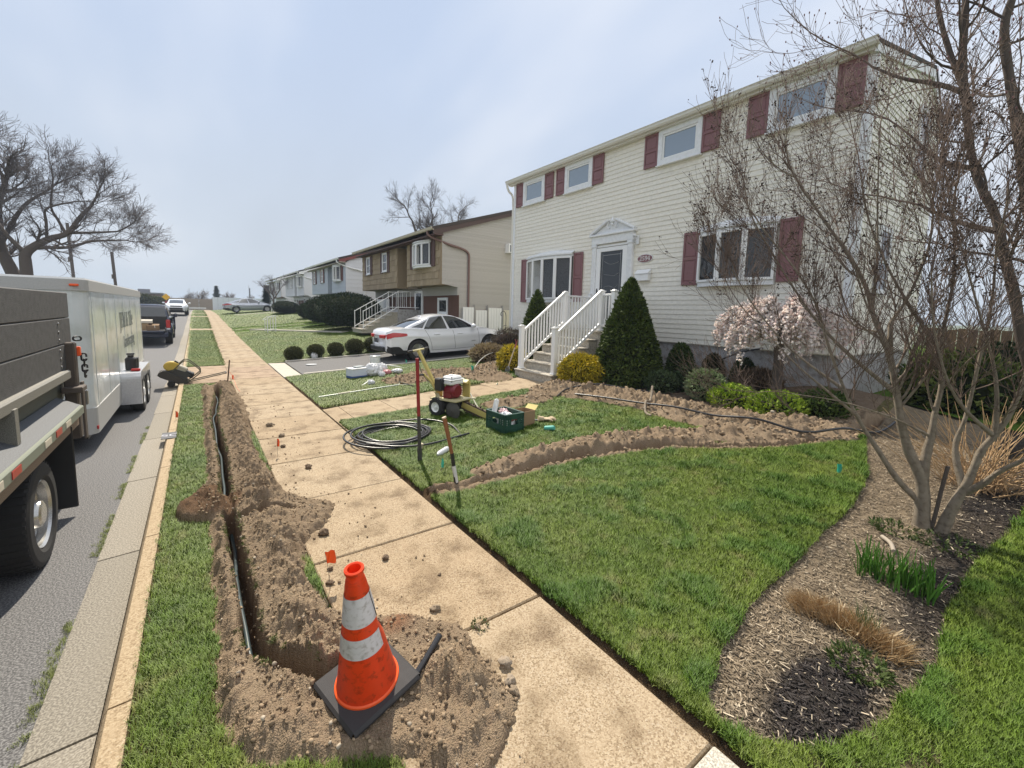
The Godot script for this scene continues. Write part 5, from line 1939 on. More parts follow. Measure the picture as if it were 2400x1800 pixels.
	var cargo := [["cardboard_box", Vector3(-0.15, 0.69, -0.5), Vector3(0.7, 0.30, 0.5), mat(.36, .25, .14, .9), "brown cardboard box lying open in the pickup bed", "box"], ["tool_crate", Vector3(0.35, 0.69, -0.35), Vector3(0.45, 0.22, 0.5), mat(.22, .14, .075, .9), "low brown wooden crate beside the box in the pickup bed", "crate"], ["paper_sack", Vector3(0.1, 0.99, -0.45), Vector3(0.5, 0.12, 0.4), mat(.6, .55, .46, .9), "pale paper sack on top of the pickup's load", "sack"]]
	for q in cargo:
		b = B.new()
		var sz: Vector3 = q[2]
		b.box(Vector3(0, sz.y / 2, 0), sz, Basis(Vector3.UP, 0.1), 0.02)
		b.box(Vector3(0.02, sz.y + 0.012, -sz.z * 0.3), Vector3(sz.x * 0.9, 0.02, sz.z * 0.35), Basis(Vector3.RIGHT, 0.3), 0.004)
		var c := one(q[0], b, q[3], q[4], q[5])
		c.position = base + q[1]

func trailer() -> void:
	var k := surf(mat(.66, .69, .70, 0.28), noise_tex(41, 0.012, [[0.0, .72, .74, .72], [0.5, .92, .94, .94], [1.0, 1, 1, 1]], 512), 0.5)
	k.clearcoat_enabled = true
	k.clearcoat = 0.6
	k.clearcoat_roughness = 0.12
	k.heightmap_enabled = true
	k.heightmap_texture = noise_tex(42, 0.006, [], 256)
	k.heightmap_scale = 4.0
	var trim := surf(mat(.46, .46, .45, 0.55), m.fine, 2.0)
	var o := thing("cargo_trailer", "white enclosed cargo trailer with a rounded nose behind the dump truck", "trailer", Vector3(-2.2, -0.12, -7.72))
	# plan outline with rounded front corners (front at z = 0, rear at z = -6.5)
	var plan := func(w: float, front: float, rear: float) -> PackedVector2Array:
		var p := PackedVector2Array([Vector2(w, -rear), Vector2(-w, -rear)])
		for i in 7:
			var a := PI + PI / 2 * i / 6
			p.append(Vector2(-w + 0.26 + 0.26 * cos(a), front - 0.16 - 0.16 * sin(a)))
		for i in 7:
			var a := PI / 2 - PI / 2 * i / 6
			p.append(Vector2(w - 0.26 + 0.26 * cos(a), front - 0.16 + 0.16 * sin(a)))
		return p
	var xf := Transform3D(Basis(Vector3.RIGHT, Vector3(0, 0, 1), Vector3(0, -1, 0)), Vector3.ZERO)
	var body: PackedVector2Array = plan.call(1.05, 0.0, 6.5)
	var b := B.new()
	b.prism(body, -0.27, -2.15, xf)
	part(o, "body", b, k)
	b = B.new()
	b.prism(plan.call(1.065, 0.015, 6.52), -2.15, -2.29, xf)
	part(o, "roof_rail", b, trim)
	b = B.new()
	b.prism(plan.call(1.03, -0.02, 6.48), -2.29, -2.315, xf)
	part(o, "roof", b, m.white_paint)
	b = B.new()
	b.prism(plan.call(1.057, 0.008, 6.505), -0.25, -0.60, xf)
	part(o, "stone_guard", b, trim)
	# panel seams with their rivets
	for i in 7:
		b = B.new()
		var z := -0.32 - i * 1.02
		b.box(Vector3(1.051, 1.25, z), Vector3(0.006, 1.75, 0.035))
		for j in 26:
			b.box(Vector3(1.056, 0.45 + j * 0.062, z), Vector3(0.006, 0.011, 0.011), Basis.IDENTITY, 0.003)
		part(o, "panel_seam", b, k)
	# lettering
	var ink := mat(.16, .18, .17, 0.6)
	var tb := Basis(Vector3.UP, PI / 2)
	text(o, "lettering", "JEM & Tile", 0.40, Vector3(1.056, 1.68, -3.75), tb, ink, "Droid Serif", 0.003, 0.95)
	text(o, "lettering", "Landscaping", 0.30, Vector3(1.056, 1.26, -3.95), tb, ink, "Droid Serif", 0.003, 0.9)
	text(o, "lettering", "516 - 731", 0.26, Vector3(1.056, 0.86, -4.1), tb, mat(.36, .38, .37, .6), "Droid Serif", 0.003, 0.9)
	b = B.new()
	b.box(Vector3(0.95, 2.22, 0.0), Vector3(0.09, 0.03, 0.03), Basis.IDENTITY, 0.008)
	part(o, "marker_lamp", b, m.orange)
	b = B.new()
	b.box(Vector3(1.05, 0.33, -0.12), Vector3(0.02, 0.05, 0.05), Basis.IDENTITY, 0.006)
	part(o, "reflector", b, m.red)
	b = B.new()
	b.box(Vector3(0, 0.24, -3.2), Vector3(1.9, 0.12, 6.2))
	b.bar(Vector3(0, 0.35, 0.1), Vector3(0, 0.35, 1.0), 0.1, 0.1)
	part(o, "chassis", b, m.black)
	# fender over the pair of wheels
	b = B.new()
	var fp := PackedVector2Array([Vector2(-2.35, 0.20), Vector2(-2.35, 0.66)])
	for i in 6:
		var a := PI / 2 * i / 5
		fp.append(Vector2(-2.47 + 0.12 * cos(a), 0.66 + 0.12 * sin(a)))
	for i in 6:
		var a := PI / 2 + PI / 2 * i / 5
		fp.append(Vector2(-4.05 + 0.12 * cos(a), 0.66 + 0.12 * sin(a)))
	fp.append_array(PackedVector2Array([Vector2(-4.17, 0.20), Vector2(-4.09, 0.20), Vector2(-4.09, 0.62), Vector2(-2.43, 0.62), Vector2(-2.43, 0.20)]))
	b.prism(fp, 1.0, 1.33, Transform3D(Basis(Vector3(0, 0, 1), Vector3.UP, Vector3(1, 0, 0)), Vector3.ZERO))
	part(o, "fender", b, surf(mat(.62, .63, .66, 0.22, 0.35), m.fine, 1.0))
	for z: float in [-2.83, -3.67]:
		wheel(o, Vector3(1.33, 0.345, z), 0.345, 0.2, 1.0, Vector3.RIGHT, m.white_paint, 0, 0.01)
	b = B.new()
	b.box(Vector3(0, 1.15, -6.5), Vector3(2.02, 1.8, 0.06), Basis.IDENTITY, 0.01)
	for x: float in [0.9, 1.02]:
		b.tube(pv([Vector3(x, 0.3, -6.55), Vector3(x, 2.0, -6.55)]), 0.018, 6)
	part(o, "rear_door", b, trim)
	b = B.new()
	b.tube(pv([Vector3(1.0, 0.55, -6.6), Vector3(1.0, 0.12, -6.6)]), 0.03, 8)
	b.box(Vector3(1.0, 0.11, -6.6), Vector3(0.12, 0.02, 0.12))
	part(o, "jack_leg", b, m.steel)
	# things left on the fender
	var f := Vector3(-2.2 + 1.19, -0.12 + 0.781, -7.72)
	b = B.new()
	b.lathe([Vector2(0, 0), Vector2(0.08, 0), Vector2(0.085, 0.02), Vector2(0.085, 0.2), Vector2(0.06, 0.23), Vector2(0.045, 0.235), Vector2(0.045, 0.27), Vector2(0, 0.27)], 16)
	b.box(Vector3(0, 0.29, 0), Vector3(0.12, 0.03, 0.03), Basis.IDENTITY, 0.01)
	one("fuel_jug", b, m.black, "black jug with a handle standing on the trailer fender", "jug").position = f + Vector3(-0.02, 0, -2.75)
	b = B.new()
	b.box(Vector3(0, 0.1, 0), Vector3(0.13, 0.2, 0.16), Basis.IDENTITY, 0.012)
	one("oil_can", b, m.black, "short square black can beside the jug on the trailer fender", "can").position = f + Vector3(0.0, 0, -3.0)
	b = B.new()
	b.box(Vector3(0, 0.02, 0), Vector3(0.13, 0.04, 0.1), Basis.IDENTITY, 0.01)
	one("red_case", b, m.red, "small red plastic case on the corner of the trailer fender", "case").position = f + Vector3(0.06, 0, -2.52)

func dump_truck() -> void:
	var board := surf(mat(.085, .083, .083, 0.75), noise_tex(43, 0.02, [[0.0, .6, .6, .6], [0.5, .85, .85, .85], [1.0, 1, 1, 1]], 512), 1.2, m.relief, 0.3)
	var grey := surf(mat(.30, .295, .27, 0.6, 0.2), m.grit, 1.5)
	var deck := surf(mat(.12, .13, .145, 0.65, 0.1), m.grit, 1.2)
	var o := thing("dump_truck", "grey stake-sided dump truck parked at the kerb, its rear wheel showing", "truck", Vector3(0, -0.125, 0))
	var x := -1.12
	# three side boards, with their bolts
	for i in 3:
		var b := B.new()
		var y0 := 1.325 + 0.262 * i
		b.box(Vector3(x, y0 + 0.13, -3.1), Vector3(0.045, 0.258, 6.7 - 0.02 * i), Basis.IDENTITY, 0.008)
		var p := part(o, "side_board", b, board)
		if i < 2:
			for j in 3:
				b = B.new()
				b.ball(Vector3(x + 0.026, y0 + 0.05 + 0.08 * j, -5.95), Vector3(0.006, 0.014, 0.014), 4)
				part(p, "bolt", b, m.steel)
	var b := B.new()
	b.box(Vector3(-2.2, 1.7, -6.42), Vector3(2.1, 0.75, 0.05))
	part(o, "tailgate", b, board)
	b = B.new()
	b.box(Vector3(-2.2, 1.05, -3.1), Vector3(2.05, 0.1, 6.5))
	b.box(Vector3(x - 0.06, 1.18, -3.1), Vector3(0.04, 0.3, 6.6))
	part(o, "bed_side", b, mat(.10, .105, .085, 0.7))
	# slanting ledge and its rails
	b = B.new()
	b.bar(Vector3(x + 0.03, 1.29, 0.2), Vector3(x + 0.03, 1.29, -6.05), 0.075, 0.09, Vector3.UP, 0.012)
	part(o, "rub_rail", b, grey)
	b = B.new()
	b.quad(Vector3(x - 0.03, 1.075, 0.2), Vector3(x - 0.03, 1.075, -5.95), Vector3(-0.985, 0.985, -5.95), Vector3(-0.985, 0.985, 0.2), Vector3.UP)
	b.quad(Vector3(x - 0.03, 1.04, 0.2), Vector3(x - 0.03, 1.04, -5.95), Vector3(-0.965, 0.97, -5.95), Vector3(-0.965, 0.97, 0.2), Vector3.DOWN)
	part(o, "deck_ledge", b, deck)
	b = B.new()
	b.bar(Vector3(-0.975, 0.95, 0.2), Vector3(-0.975, 0.95, -5.9), 0.035, 0.085, Vector3.UP, 0.008)
	part(o, "side_rail", b, mat(.20, .22, .17, 0.6))
	b = B.new()
	b.bar(Vector3(-1.02, 0.85, 0.2), Vector3(-1.02, 0.85, -5.9), 0.04, 0.11, Vector3.UP, 0.008)
	part(o, "lower_rail", b, surf(mat(.30, .22, .16, 0.7), m.grit, 1.5))
	for i in 6:
		b = B.new()
		b.box(Vector3(-0.955, 0.95, -5.25 + i * 0.32 if i < 3 else -3.9 + (i - 3) * 0.32), Vector3(0.004, 0.05, 0.17))
		part(o, "reflective_tape", b, m.red if i % 2 else mat(.6, .55, .45, .4))
	for z: float in [-0.6, -2.6, -4.35]:
		b = B.new()
		b.bar(Vector3(x + 0.03, 1.02, z), Vector3(x + 0.03, 1.27, z), 0.07, 0.10)
		part(o, "stake", b, grey)
	# tail post with its chain
	b = B.new()
	b.box(Vector3(-1.08, 1.1, -6.2), Vector3(0.10, 1.0, 0.12), Basis.IDENTITY, 0.012)
	b.box(Vector3(-1.03, 0.86, -6.36), Vector3(0.02, 0.62, 0.10), Basis.IDENTITY, 0.006)
	b.box(Vector3(-1.06, 1.12, -6.16), Vector3(0.16, 0.06, 0.22), Basis.IDENTITY, 0.01)
	var tp := part(o, "tail_post", b, surf(mat(.15, .125, .11, 0.6, 0.4), m.grit, 3.0))
	b = B.new()
	b.box(Vector3(-1.025, 1.50, -6.27), Vector3(0.04, 0.10, 0.06), Basis.IDENTITY, 0.01)
	part(tp, "marker_lamp", b, m.orange)
	b = B.new()
	b.box(Vector3(-1.02, 0.98, -6.45), Vector3(0.03, 0.16, 0.05), Basis.IDENTITY, 0.008)
	part(tp, "latch", b, m.steel)
	var link := func(at: Vector3, turn: float, tip: float) -> B:
		var c := B.new()
		var ps := PackedVector3Array()
		for i in 17:
			var a := TAU * i / 16
			var q := Vector3(cos(a) * 0.02, sin(a) * 0.022 + signf(sin(a)) * 0.018, 0)
			ps.append(at + Basis(Vector3.UP, turn) * Basis(Vector3.BACK, tip) * q)
		c.tube(ps, 0.0085, 6, false)
		return c
	for q in [[Vector3(-1.0, 1.43, -6.36), 0.3, 0.0], [Vector3(-1.0, 1.37, -6.365), 1.7, 0.0], [Vector3(-1.0, 1.31, -6.37), 0.2, 0.0], [Vector3(-1.0, 1.25, -6.375), 1.5, 0.0], [Vector3(-1.02, 1.635, -6.24), 0.9, 1.5]]:
		part(tp, "chain_link", link.call(q[0], q[1], q[2]), m.black)
	# rear wheel, mudflap, frame
	wheel(o, Vector3(-1.01, 0.40, -4.62), 0.40, 0.25, 1.0, Vector3.RIGHT, mat(.55, .54, .52, 0.25, 0.8), 0, 0.05)
	b = B.new()
	b.box(Vector3(-1.2, 0.47, -5.55), Vector3(0.42, 0.78, 0.02), Basis.IDENTITY, 0.008)
	part(o, "mud_flap", b, m.black)
	b = B.new()
	b.box(Vector3(-2.0, 0.62, -3.0), Vector3(1.3, 0.3, 6.0))
	b.box(Vector3(-2.15, 0.75, 0.5), Vector3(2.0, 0.9, 2.0))
	part(o, "frame", b, m.dark)
	b = B.new()
	b.bar(Vector3(-2.2, 0.45, -5.9), Vector3(-2.2, 0.45, -6.9), 0.1)
	part(o, "tow_hitch", b, m.black)

func street_vehicles() -> void:
	m.carglass = mat(.012, .016, .018, 0.03, 0.0, 0.8)
	m.carglass.clearcoat_enabled = true
	m.carglass.clearcoat_roughness = 0.02
	m.lamp = mat(.6, .62, .65, 0.08, 0.0, 0.8)
	m.alloy = mat(.5, .5, .52, 0.28, 0.85)
	var white := mat(.76, .77, .80, 0.22)
	white.clearcoat_enabled = true
	white.clearcoat_roughness = 0.05
	var silver := mat(.42, .44, .50, 0.25, 0.5)
	silver.clearcoat_enabled = true
	silver.clearcoat_roughness = 0.05
	dump_truck()
	trailer()
	pickup()
	var c := sedan("parked_car", "white four-door sedan in the driveway, nose towards the house", "sedans parked nearby", white, m.black)
	c.position = Vector3(4.93, 0.17, -14.25)
	c.rotation.z = 0.05
	for s in [["badge", "HYBRID", 0.055, Vector3(3.15, 0.52, 0.935), 0.0]]:
		text(c, s[0], s[1], s[2], s[3], Basis.IDENTITY, m.steel, "Droid Sans", 0.003)
	var c2 := dup(c, Vector3(2.32, 1.05, -54.5), 0.0, "silver sedan far up the street, side-on in a driveway")
	recolor(c2, white, silver)
	var c3 := dup(c, Vector3(-1.62, yr(-54.5) - 0.125, -57.0), -PI / 2, "white car facing us at the kerb at the far end of the street")
	recolor(c3, white, mat(.70, .73, .78, 0.15))

func recolor(o: Node3D, from: Material, to: Material) -> void:
	for q in o.get_children():
		if q is MeshInstance3D:
			if q.mesh is TextMesh:
				o.remove_child(q)
				q.free()
				continue
			if q.mesh.surface_get_material(0) == from:
				q.set_surface_override_material(0, to)

func fy(x: float, z: float) -> float:             # height of the front lawn, dug or not
	return front(x, z).x

func crumple(b: B, at: Vector3, r: Vector3, seed_: int, rows := 14) -> void:
	var f := FastNoiseLite.new()
	f.seed = seed_
	f.frequency = 1.0
	f.noise_type = FastNoiseLite.TYPE_SIMPLEX
	f.fractal_octaves = 3
	b.ball(at, r, rows, func(d: Vector3) -> float: return 0.78 + 0.5 * absf(f.get_noise_3dv(d * 1.7)) + 0.18 * f.get_noise_3dv(d * 4.0), -0.75)

func flag_marker(at: Vector3, k: Material, label: String, h: float, group: String, tilt := 0.0, turn := 0.3, s := 1.0) -> void:
	var o := thing("marker_flag", label, "marker flag", at, turn, group)
	o.rotation.z = tilt
	var b := B.new()
	b.tube(pv([Vector3(0, -0.05, 0), Vector3(0.004, h * 0.5, 0), Vector3(0, h, 0)]), 0.0017, 5)
	part(o, "wire", b, m.steel)
	b = B.new()
	var pts := []
	for i in 7:
		for j in 5:
			pts.append(Vector3(i * 0.011 * s, h - 0.10 * s * j / 4.0 - 0.004 * i * s, 0.012 * sin(i * 1.1 + j * 0.7) * s))
	b.grid(pts, 5)
	part(o, "flag", b, k)

func stone(at: Vector3, r: float, seed_: int, label: String, k: Material) -> void:
	var f := FastNoiseLite.new()
	f.seed = seed_
	f.frequency = 0.8
	var b := B.new()
	b.ball(Vector3(0, r * 0.45, 0), Vector3(r, r * 0.62, r * 0.8), 9, func(d: Vector3) -> float: return 0.85 + 0.75 * f.get_noise_3dv(d * 1.6) + 0.12 * f.get_noise_3dv(d * 7.0))
	var o := one("stone", b, k, label, "stone", "stones scattered along the dig")
	o.position = at
	o.rotation.y = seed_ * 1.3

func cone() -> void:
	var at := Vector3(0.60, 0.055, -1.945)
	var o := thing("traffic_cone", "orange traffic cone with two white bands and a black base, tilted over the hole", "traffic cone", at)
	var up := Vector3(-0.115, 1.0, 0.10).normalized()
	var fx := Vector3(1, 0, -0.25).normalized()
	fx = (fx - up * fx.dot(up)).normalized()
	o.basis = Basis(fx, up, fx.cross(up))
	var b := B.new()
	b.box(Vector3(0, 0.018, 0), Vector3(0.375, 0.036, 0.375), Basis.IDENTITY, 0.012)
	var base := part(o, "base", b, surf(mat(.045, .043, .044, 0.75), m.fine, 5.0, m.relief, 0.1, false))
	b = B.new()
	b.lathe([Vector2(0.152, 0.036), Vector2(0.15, 0.043), Vector2(0.139, 0.048)], 40)
	part(base, "flange", b, m.orange)
	# the shell, dented on the side away from the street
	var shell := func(y0: float, y1: float, out: float, a0: float, a1: float) -> B:
		var c := B.new()
		var pts := []
		for i in 49:
			for j in 13:
				var y := lerpf(y0, y1, j / 12.0)
				var a := lerpf(a0, a1, i / 48.0)
				var t := (y - 0.045) / 0.62
				var r := lerpf(0.142, 0.038, pow(clampf(t, 0, 1), 0.92)) + out
				var dent := exp(-pow(angle_difference(a, 0.15) / 0.42, 2.0) - pow((y - 0.385) / 0.05, 2.0))
				r -= 0.035 * dent
				pts.append(Vector3(cos(a) * r, y, sin(a) * r))
		c.grid(pts, 13, true)
		return c
	var k := surf(mat(.92, .075, .013, 0.42), noise_tex(61, 0.012, [[0.0, .35, .33, .3], [0.26, .62, .62, .6], [0.36, .92, .92, .92], [1.0, 1, 1, 1]], 512), 3.0, null, 0.0, false)
	k.backlight_enabled = true
	k.backlight = lin(.45, .03, .004)
	part(o, "shell", shell.call(0.045, 0.605, 0.0, 0.0, TAU), k)
	var w := surf(mat(.66, .64, .66, 0.4), noise_tex(62, 0.02, [[0.0, .4, .37, .33], [0.3, .72, .7, .68], [0.45, .95, .95, .95], [1.0, 1, 1, 1]], 512), 3.0, null, 0.0, false)
	part(o, "upper_band", shell.call(0.415, 0.555, 0.0022, 0.0, TAU), w)
	part(o, "lower_band", shell.call(0.265, 0.36, 0.0022, 1.0, TAU + 0.02), w)
	b = B.new()
	b.tube(pv([Vector3(0.035, 0.555, 0.046), Vector3(0.052, 0.418, 0.062)]), 0.0018, 4)
	part(o, "band_seam", b, m.dark)
	b = B.new()
	b.lathe([Vector2(0.047, 0.60), Vector2(0.043, 0.625), Vector2(0.038, 0.64), Vector2(0.039, 0.66), Vector2(0.044, 0.665), Vector2(0.044, 0.678), Vector2(0.036, 0.682), Vector2(0.030, 0.678), Vector2(0.030, 0.52)], 36)
	part(o, "collar", b, k)

func compactor() -> void:
	var o := thing("plate_compactor", "yellow and grey plate compactor tipped back on its wheels on the apron", "compactor", Vector3(-0.30, -0.075, -13.0))
	var iron := surf(mat(.085, .078, .07, 0.7, 0.3), m.grit, 3.0)
	var b := B.new()
	# the side view, tipped; x along, y up
	b.prism(PackedVector2Array([Vector2(-0.50, 0.34), Vector2(-0.52, 0.29), Vector2(-0.47, 0.24), Vector2(-0.12, 0.05), Vector2(0.0, 0.04), Vector2(0.06, 0.08), Vector2(0.03, 0.15), Vector2(-0.33, 0.36), Vector2(-0.44, 0.38)]), -0.22, 0.22)
	part(o, "plate", b, iron)
	b = B.new()
	b.prism(PackedVector2Array([Vector2(-0.38, 0.37), Vector2(-0.02, 0.16), Vector2(0.10, 0.25), Vector2(0.02, 0.33), Vector2(-0.18, 0.42)]), -0.17, 0.17)
	part(o, "engine_bed", b, surf(mat(.06, .06, .058, 0.6), m.grit, 3.0))
	b = B.new()
	b.lathe([Vector2(0, -0.13), Vector2(0.10, -0.13), Vector2(0.125, -0.11), Vector2(0.13, 0.0), Vector2(0.125, 0.11), Vector2(0.10, 0.13), Vector2(0, 0.13)], 24, Transform3D(Basis(Vector3(1, 0.2, 0), Vector3(0, 0, 1), Vector3(-0.2, 1, 0)).scaled(Vector3(1.15, 0.85, 1)), Vector3(-0.26, 0.48, 0)))
	var tank := part(o, "water_tank", b, surf(mat(.58, .40, .06, 0.45), m.fine, 3.0))
	b = B.new()
	b.lathe([Vector2(0, 0), Vector2(0.045, 0), Vector2(0.045, 0.035), Vector2(0, 0.04)], 14, Transform3D(Basis(Vector3.BACK, -0.7), Vector3(-0.17, 0.56, 0.0)))
	part(tank, "cap", b, m.black)
	b = B.new()
	b.box(Vector3(-0.06, 0.40, 0.02), Vector3(0.22, 0.14, 0.22), Basis(Vector3.BACK, -0.5), 0.025)
	part(o, "engine_cover", b, surf(mat(.45, .42, .33, 0.5), m.fine, 3.0))
	b = B.new()
	b.box(Vector3(0.06, 0.27, 0.0), Vector3(0.22, 0.12, 0.26), Basis(Vector3.BACK, -0.5), 0.02)
	for i in 5:
		b.box(Vector3(0.02 + i * 0.03, 0.32 - i * 0.016, 0.0), Vector3(0.008, 0.1, 0.29), Basis(Vector3.BACK, -0.5))
	part(o, "engine", b, m.black)
	for z: float in [-0.20, 0.20]:
		b = B.new()
		b.tube(curve([Vector3(0.05, 0.10, z), Vector3(0.22, 0.24, z), Vector3(0.30, 0.34, z), Vector3(0.24, 0.44, z), Vector3(0.10, 0.58, z), Vector3(0.04, 0.61, z), Vector3(-0.04, 0.59, z), Vector3(-0.24, 0.38, z)], 5), 0.013, 7)
		part(o, "guard_bar", b, mat(.09, .085, .05, .5))
	for z: float in [-0.13, 0.13]:
		b = B.new()
		b.tube(pv([Vector3(0.05, 0.09, z), Vector3(0.82, 0.26, z)]), 0.013, 7)
		part(o, "handle_bar", b, mat(.11, .095, .06, .5))
	b = B.new()
	b.tube(pv([Vector3(0.82, 0.26, -0.13), Vector3(0.82, 0.26, 0.13)]), 0.016, 7)
	part(o, "grip", b, m.black)
	for z: float in [-0.25, 0.25]:
		b = B.new()
		b.lathe([Vector2(0, -0.03), Vector2(0.07, -0.03), Vector2(0.078, 0.0), Vector2(0.07, 0.03), Vector2(0, 0.03)], 18, Transform3D(Basis(Vector3(1, 0, 0), Vector3(0, 0, 1), Vector3(0, -1, 0)), Vector3(-0.27, 0.08, z)))
		part(o, "wheel", b, m.rubber)

func trencher() -> void:
	var o := thing("trencher", "yellow walk-behind trencher with a red engine and white fuel tank", "trencher", Vector3(3.5, lawn_y(3.5, -6.5), -6.5), atan2(0.36, 0.93))
	# local: z points along the boom, x to its right-hand far side
	var k: Material = m.yellow
	for s: float in [-1.0, 1.0]:
		var b := B.new()
		var xf := Transform3D(Basis(Vector3(0, 0, 1), Vector3(s, 0, 0), Vector3(0, 1, 0)), Vector3(s * 0.26, 0.155, -0.14))
		b.lathe([Vector2(0.085, -0.11), Vector2(0.14, -0.11), Vector2(0.155, -0.09), Vector2(0.157, -0.03), Vector2(0.145, 0.0), Vector2(0.09, 0.004)], 28, xf)
		for i in 22:
			var a := TAU * i / 22
			b.box(xf * Vector3(cos(a) * 0.156, -0.055 + (0.02 if i % 2 else -0.02), sin(a) * 0.156), Vector3(0.016, 0.06, 0.016), xf.basis * Basis(Vector3(cos(a), 0, sin(a)), Vector3.UP, Vector3(-sin(a), 0, cos(a))))
		var t := part(o, "wheel", b, m.rubber)
		b = B.new()
		b.lathe([Vector2(0.088, 0.0), Vector2(0.08, -0.012), Vector2(0.07, -0.03), Vector2(0.03, -0.03), Vector2(0.026, 0.0), Vector2(0, 0.002)], 20, xf)
		part(t, "rim", b, m.white_paint)
	var b := B.new()
	b.box(Vector3(0.0, 0.29, 0.0), Vector3(0.46, 0.025, 0.58), Basis.IDENTITY, 0.006)
	b.bar(Vector3(-0.18, 0.29, -0.12), Vector3(-0.10, 0.38, -0.26), 0.06, 0.02)
	part(o, "deck", b, surf(mat(.60, .54, .30, 0.5), m.grit, 3.0))
	b = B.new()
	b.box(Vector3(0, 0.2, -0.02), Vector3(0.34, 0.16, 0.44), Basis.IDENTITY, 0.01)
	part(o, "frame", b, m.dark)
	b = B.new()
	b.lathe([Vector2(0, -0.14), Vector2(0.10, -0.14), Vector2(0.125, -0.10), Vector2(0.13, 0.06), Vector2(0.0, 0.06)], 24, Transform3D(Basis(Vector3(1, 0, 0), Vector3(0, 0, -1), Vector3(0, 1, 0)), Vector3(-0.01, 0.43, 0.02)))
	b.box(Vector3(-0.01, 0.40, 0.0), Vector3(0.25, 0.2, 0.18), Basis.IDENTITY, 0.02)
	var en := part(o, "engine", b, surf(mat(.20, .012, .022, 0.35), m.fine, 3.0))
	b = B.new()
	for i in 6:
		b.box(Vector3(0.14, 0.34 + i * 0.03, -0.02), Vector3(0.14, 0.01, 0.2))
	b.box(Vector3(0.13, 0.42, -0.02), Vector3(0.1, 0.2, 0.16))
	part(en, "cylinder_fins", b, m.black)
	b = B.new()
	b.box(Vector3(0.02, 0.575, 0.0), Vector3(0.33, 0.075, 0.26), Basis.IDENTITY, 0.02)
	b.box(Vector3(0.02, 0.625, 0.0), Vector3(0.345, 0.022, 0.275), Basis.IDENTITY, 0.01)
	b.box(Vector3(0.02, 0.655, 0.0), Vector3(0.29, 0.06, 0.22), Basis.IDENTITY, 0.025)
	var ft := part(en, "fuel_tank", b, m.white_paint)
	b = B.new()
	b.lathe([Vector2(0, 0.0), Vector2(0.04, 0.0), Vector2(0.04, 0.02), Vector2(0, 0.024)], 14, Transform3D(Basis.IDENTITY, Vector3(-0.02, 0.685, 0)))
	part(en, "fuel_cap", b, m.white_paint)
	b = B.new()
	b.box(Vector3(-0.17, 0.54, -0.12), Vector3(0.13, 0.22, 0.15), Basis.IDENTITY, 0.02)
	part(en, "air_filter", b, m.black)
	b = B.new()
	b.box(Vector3(0.26, 0.33, 0.12), Vector3(0.03, 0.5, 0.17), Basis.IDENTITY, 0.01)
	b.box(Vector3(0.235, 0.56, 0.10), Vector3(0.10, 0.05, 0.17), Basis(Vector3.BACK, 0.5), 0.01)
	part(o, "chain_guard", b, k)
	b = B.new()
	b.bar(Vector3(0.02, 0.31, 0.22), Vector3(0.30, 0.28, 0.30), 0.045, 0.03, Vector3.UP, 0.008)
	part(o, "lift_bar", b, mat(.66, .6, .42, .5))
	for s: float in [-0.2]:
		b = B.new()
		b.lathe([Vector2(0, -0.012), Vector2(0.145, -0.02), Vector2(0.15, 0.0), Vector2(0.0, 0.03)], 28, Transform3D(Basis(Vector3(0, 0, 1), Vector3(-1, 0.12, 0).normalized(), Vector3(0, 1, 0)), Vector3(s, 0.13, 0.20)))
		part(o, "auger_disc", b, surf(mat(.12, .115, .10, 0.6, 0.4), m.grit, 3.0))
	# boom with its digging chain
	b = B.new()
	var p0 := Vector3(0.05, 0.20, 0.20)
	var p1 := Vector3(0.05, 0.075, 0.74)
	b.bar(p0, p1, 0.05, 0.10, Vector3.UP, 0.01)
	var boom := part(o, "boom", b, k)
	var d := (p1 - p0).normalized()
	var n := Vector3(0, d.z, -d.y)
	var ck := surf(mat(.16, .12, .09, 0.7, 0.4), m.grit, 4.0)
	for i in 34:
		var u := i / 34.0
		var q := Vector3.ZERO
		var out := n
		if u < 0.44:
			q = p0.lerp(p1, u / 0.44) + n * 0.065
		elif u < 0.5:
			out = (n * cos(PI * (u - 0.44) / 0.06) + d * sin(PI * (u - 0.44) / 0.06)).normalized()
			q = p1 + out * 0.065
		elif u < 0.94:
			out = -n
			q = p1.lerp(p0, (u - 0.5) / 0.44) - n * 0.065
		else:
			out = -d
			q = p0 - d * 0.06
		b = B.new()
		var bs := Basis(Vector3.RIGHT, out, Vector3.RIGHT.cross(out))
		b.box(q, Vector3(0.05, 0.022, 0.034), bs, 0.004)
		if i % 2 == 0:
			b.box(q + out * 0.022 + Vector3(0.022 if i % 4 else -0.022, 0, 0), Vector3(0.035, 0.035, 0.014), bs, 0.003)
		part(boom, "chain_link", b, ck)
	# mast, handlebar, lever
	b = B.new()
	var a := Vector3(-0.02, 0.34, -0.26)
	var c := Vector3(-0.10, 1.09, -0.70)
	b.bar(a, c, 0.05, 0.06, Vector3.UP, 0.01)
	b.box(a + Vector3(-0.03, 0.03, 0.02), Vector3(0.16, 0.16, 0.04), Basis.IDENTITY, 0.01)
	part(o, "mast", b, k)
	b = B.new()
	b.tube(pv([c + Vector3(-0.16, -0.01, 0.02), c + Vector3(0.17, 0.01, -0.02)]), 0.017, 8)
	var hb := part(o, "handlebar", b, mat(.62, .55, .3, .5))
	for s: float in [-1.0, 1.0]:
		b = B.new()
		b.tube(pv([c + Vector3(s * 0.16, s * 0.01, -s * 0.02), c + Vector3(s * 0.29, s * 0.02, -s * 0.035)]), 0.020, 8)
		part(hb, "grip", b, m.black)
	b = B.new()
	b.tube(curve([a + Vector3(-0.12, 0.08, 0.02), a + Vector3(-0.17, 0.24, -0.06), a + Vector3(-0.26, 0.37, -0.14)], 5), 0.02, 8)
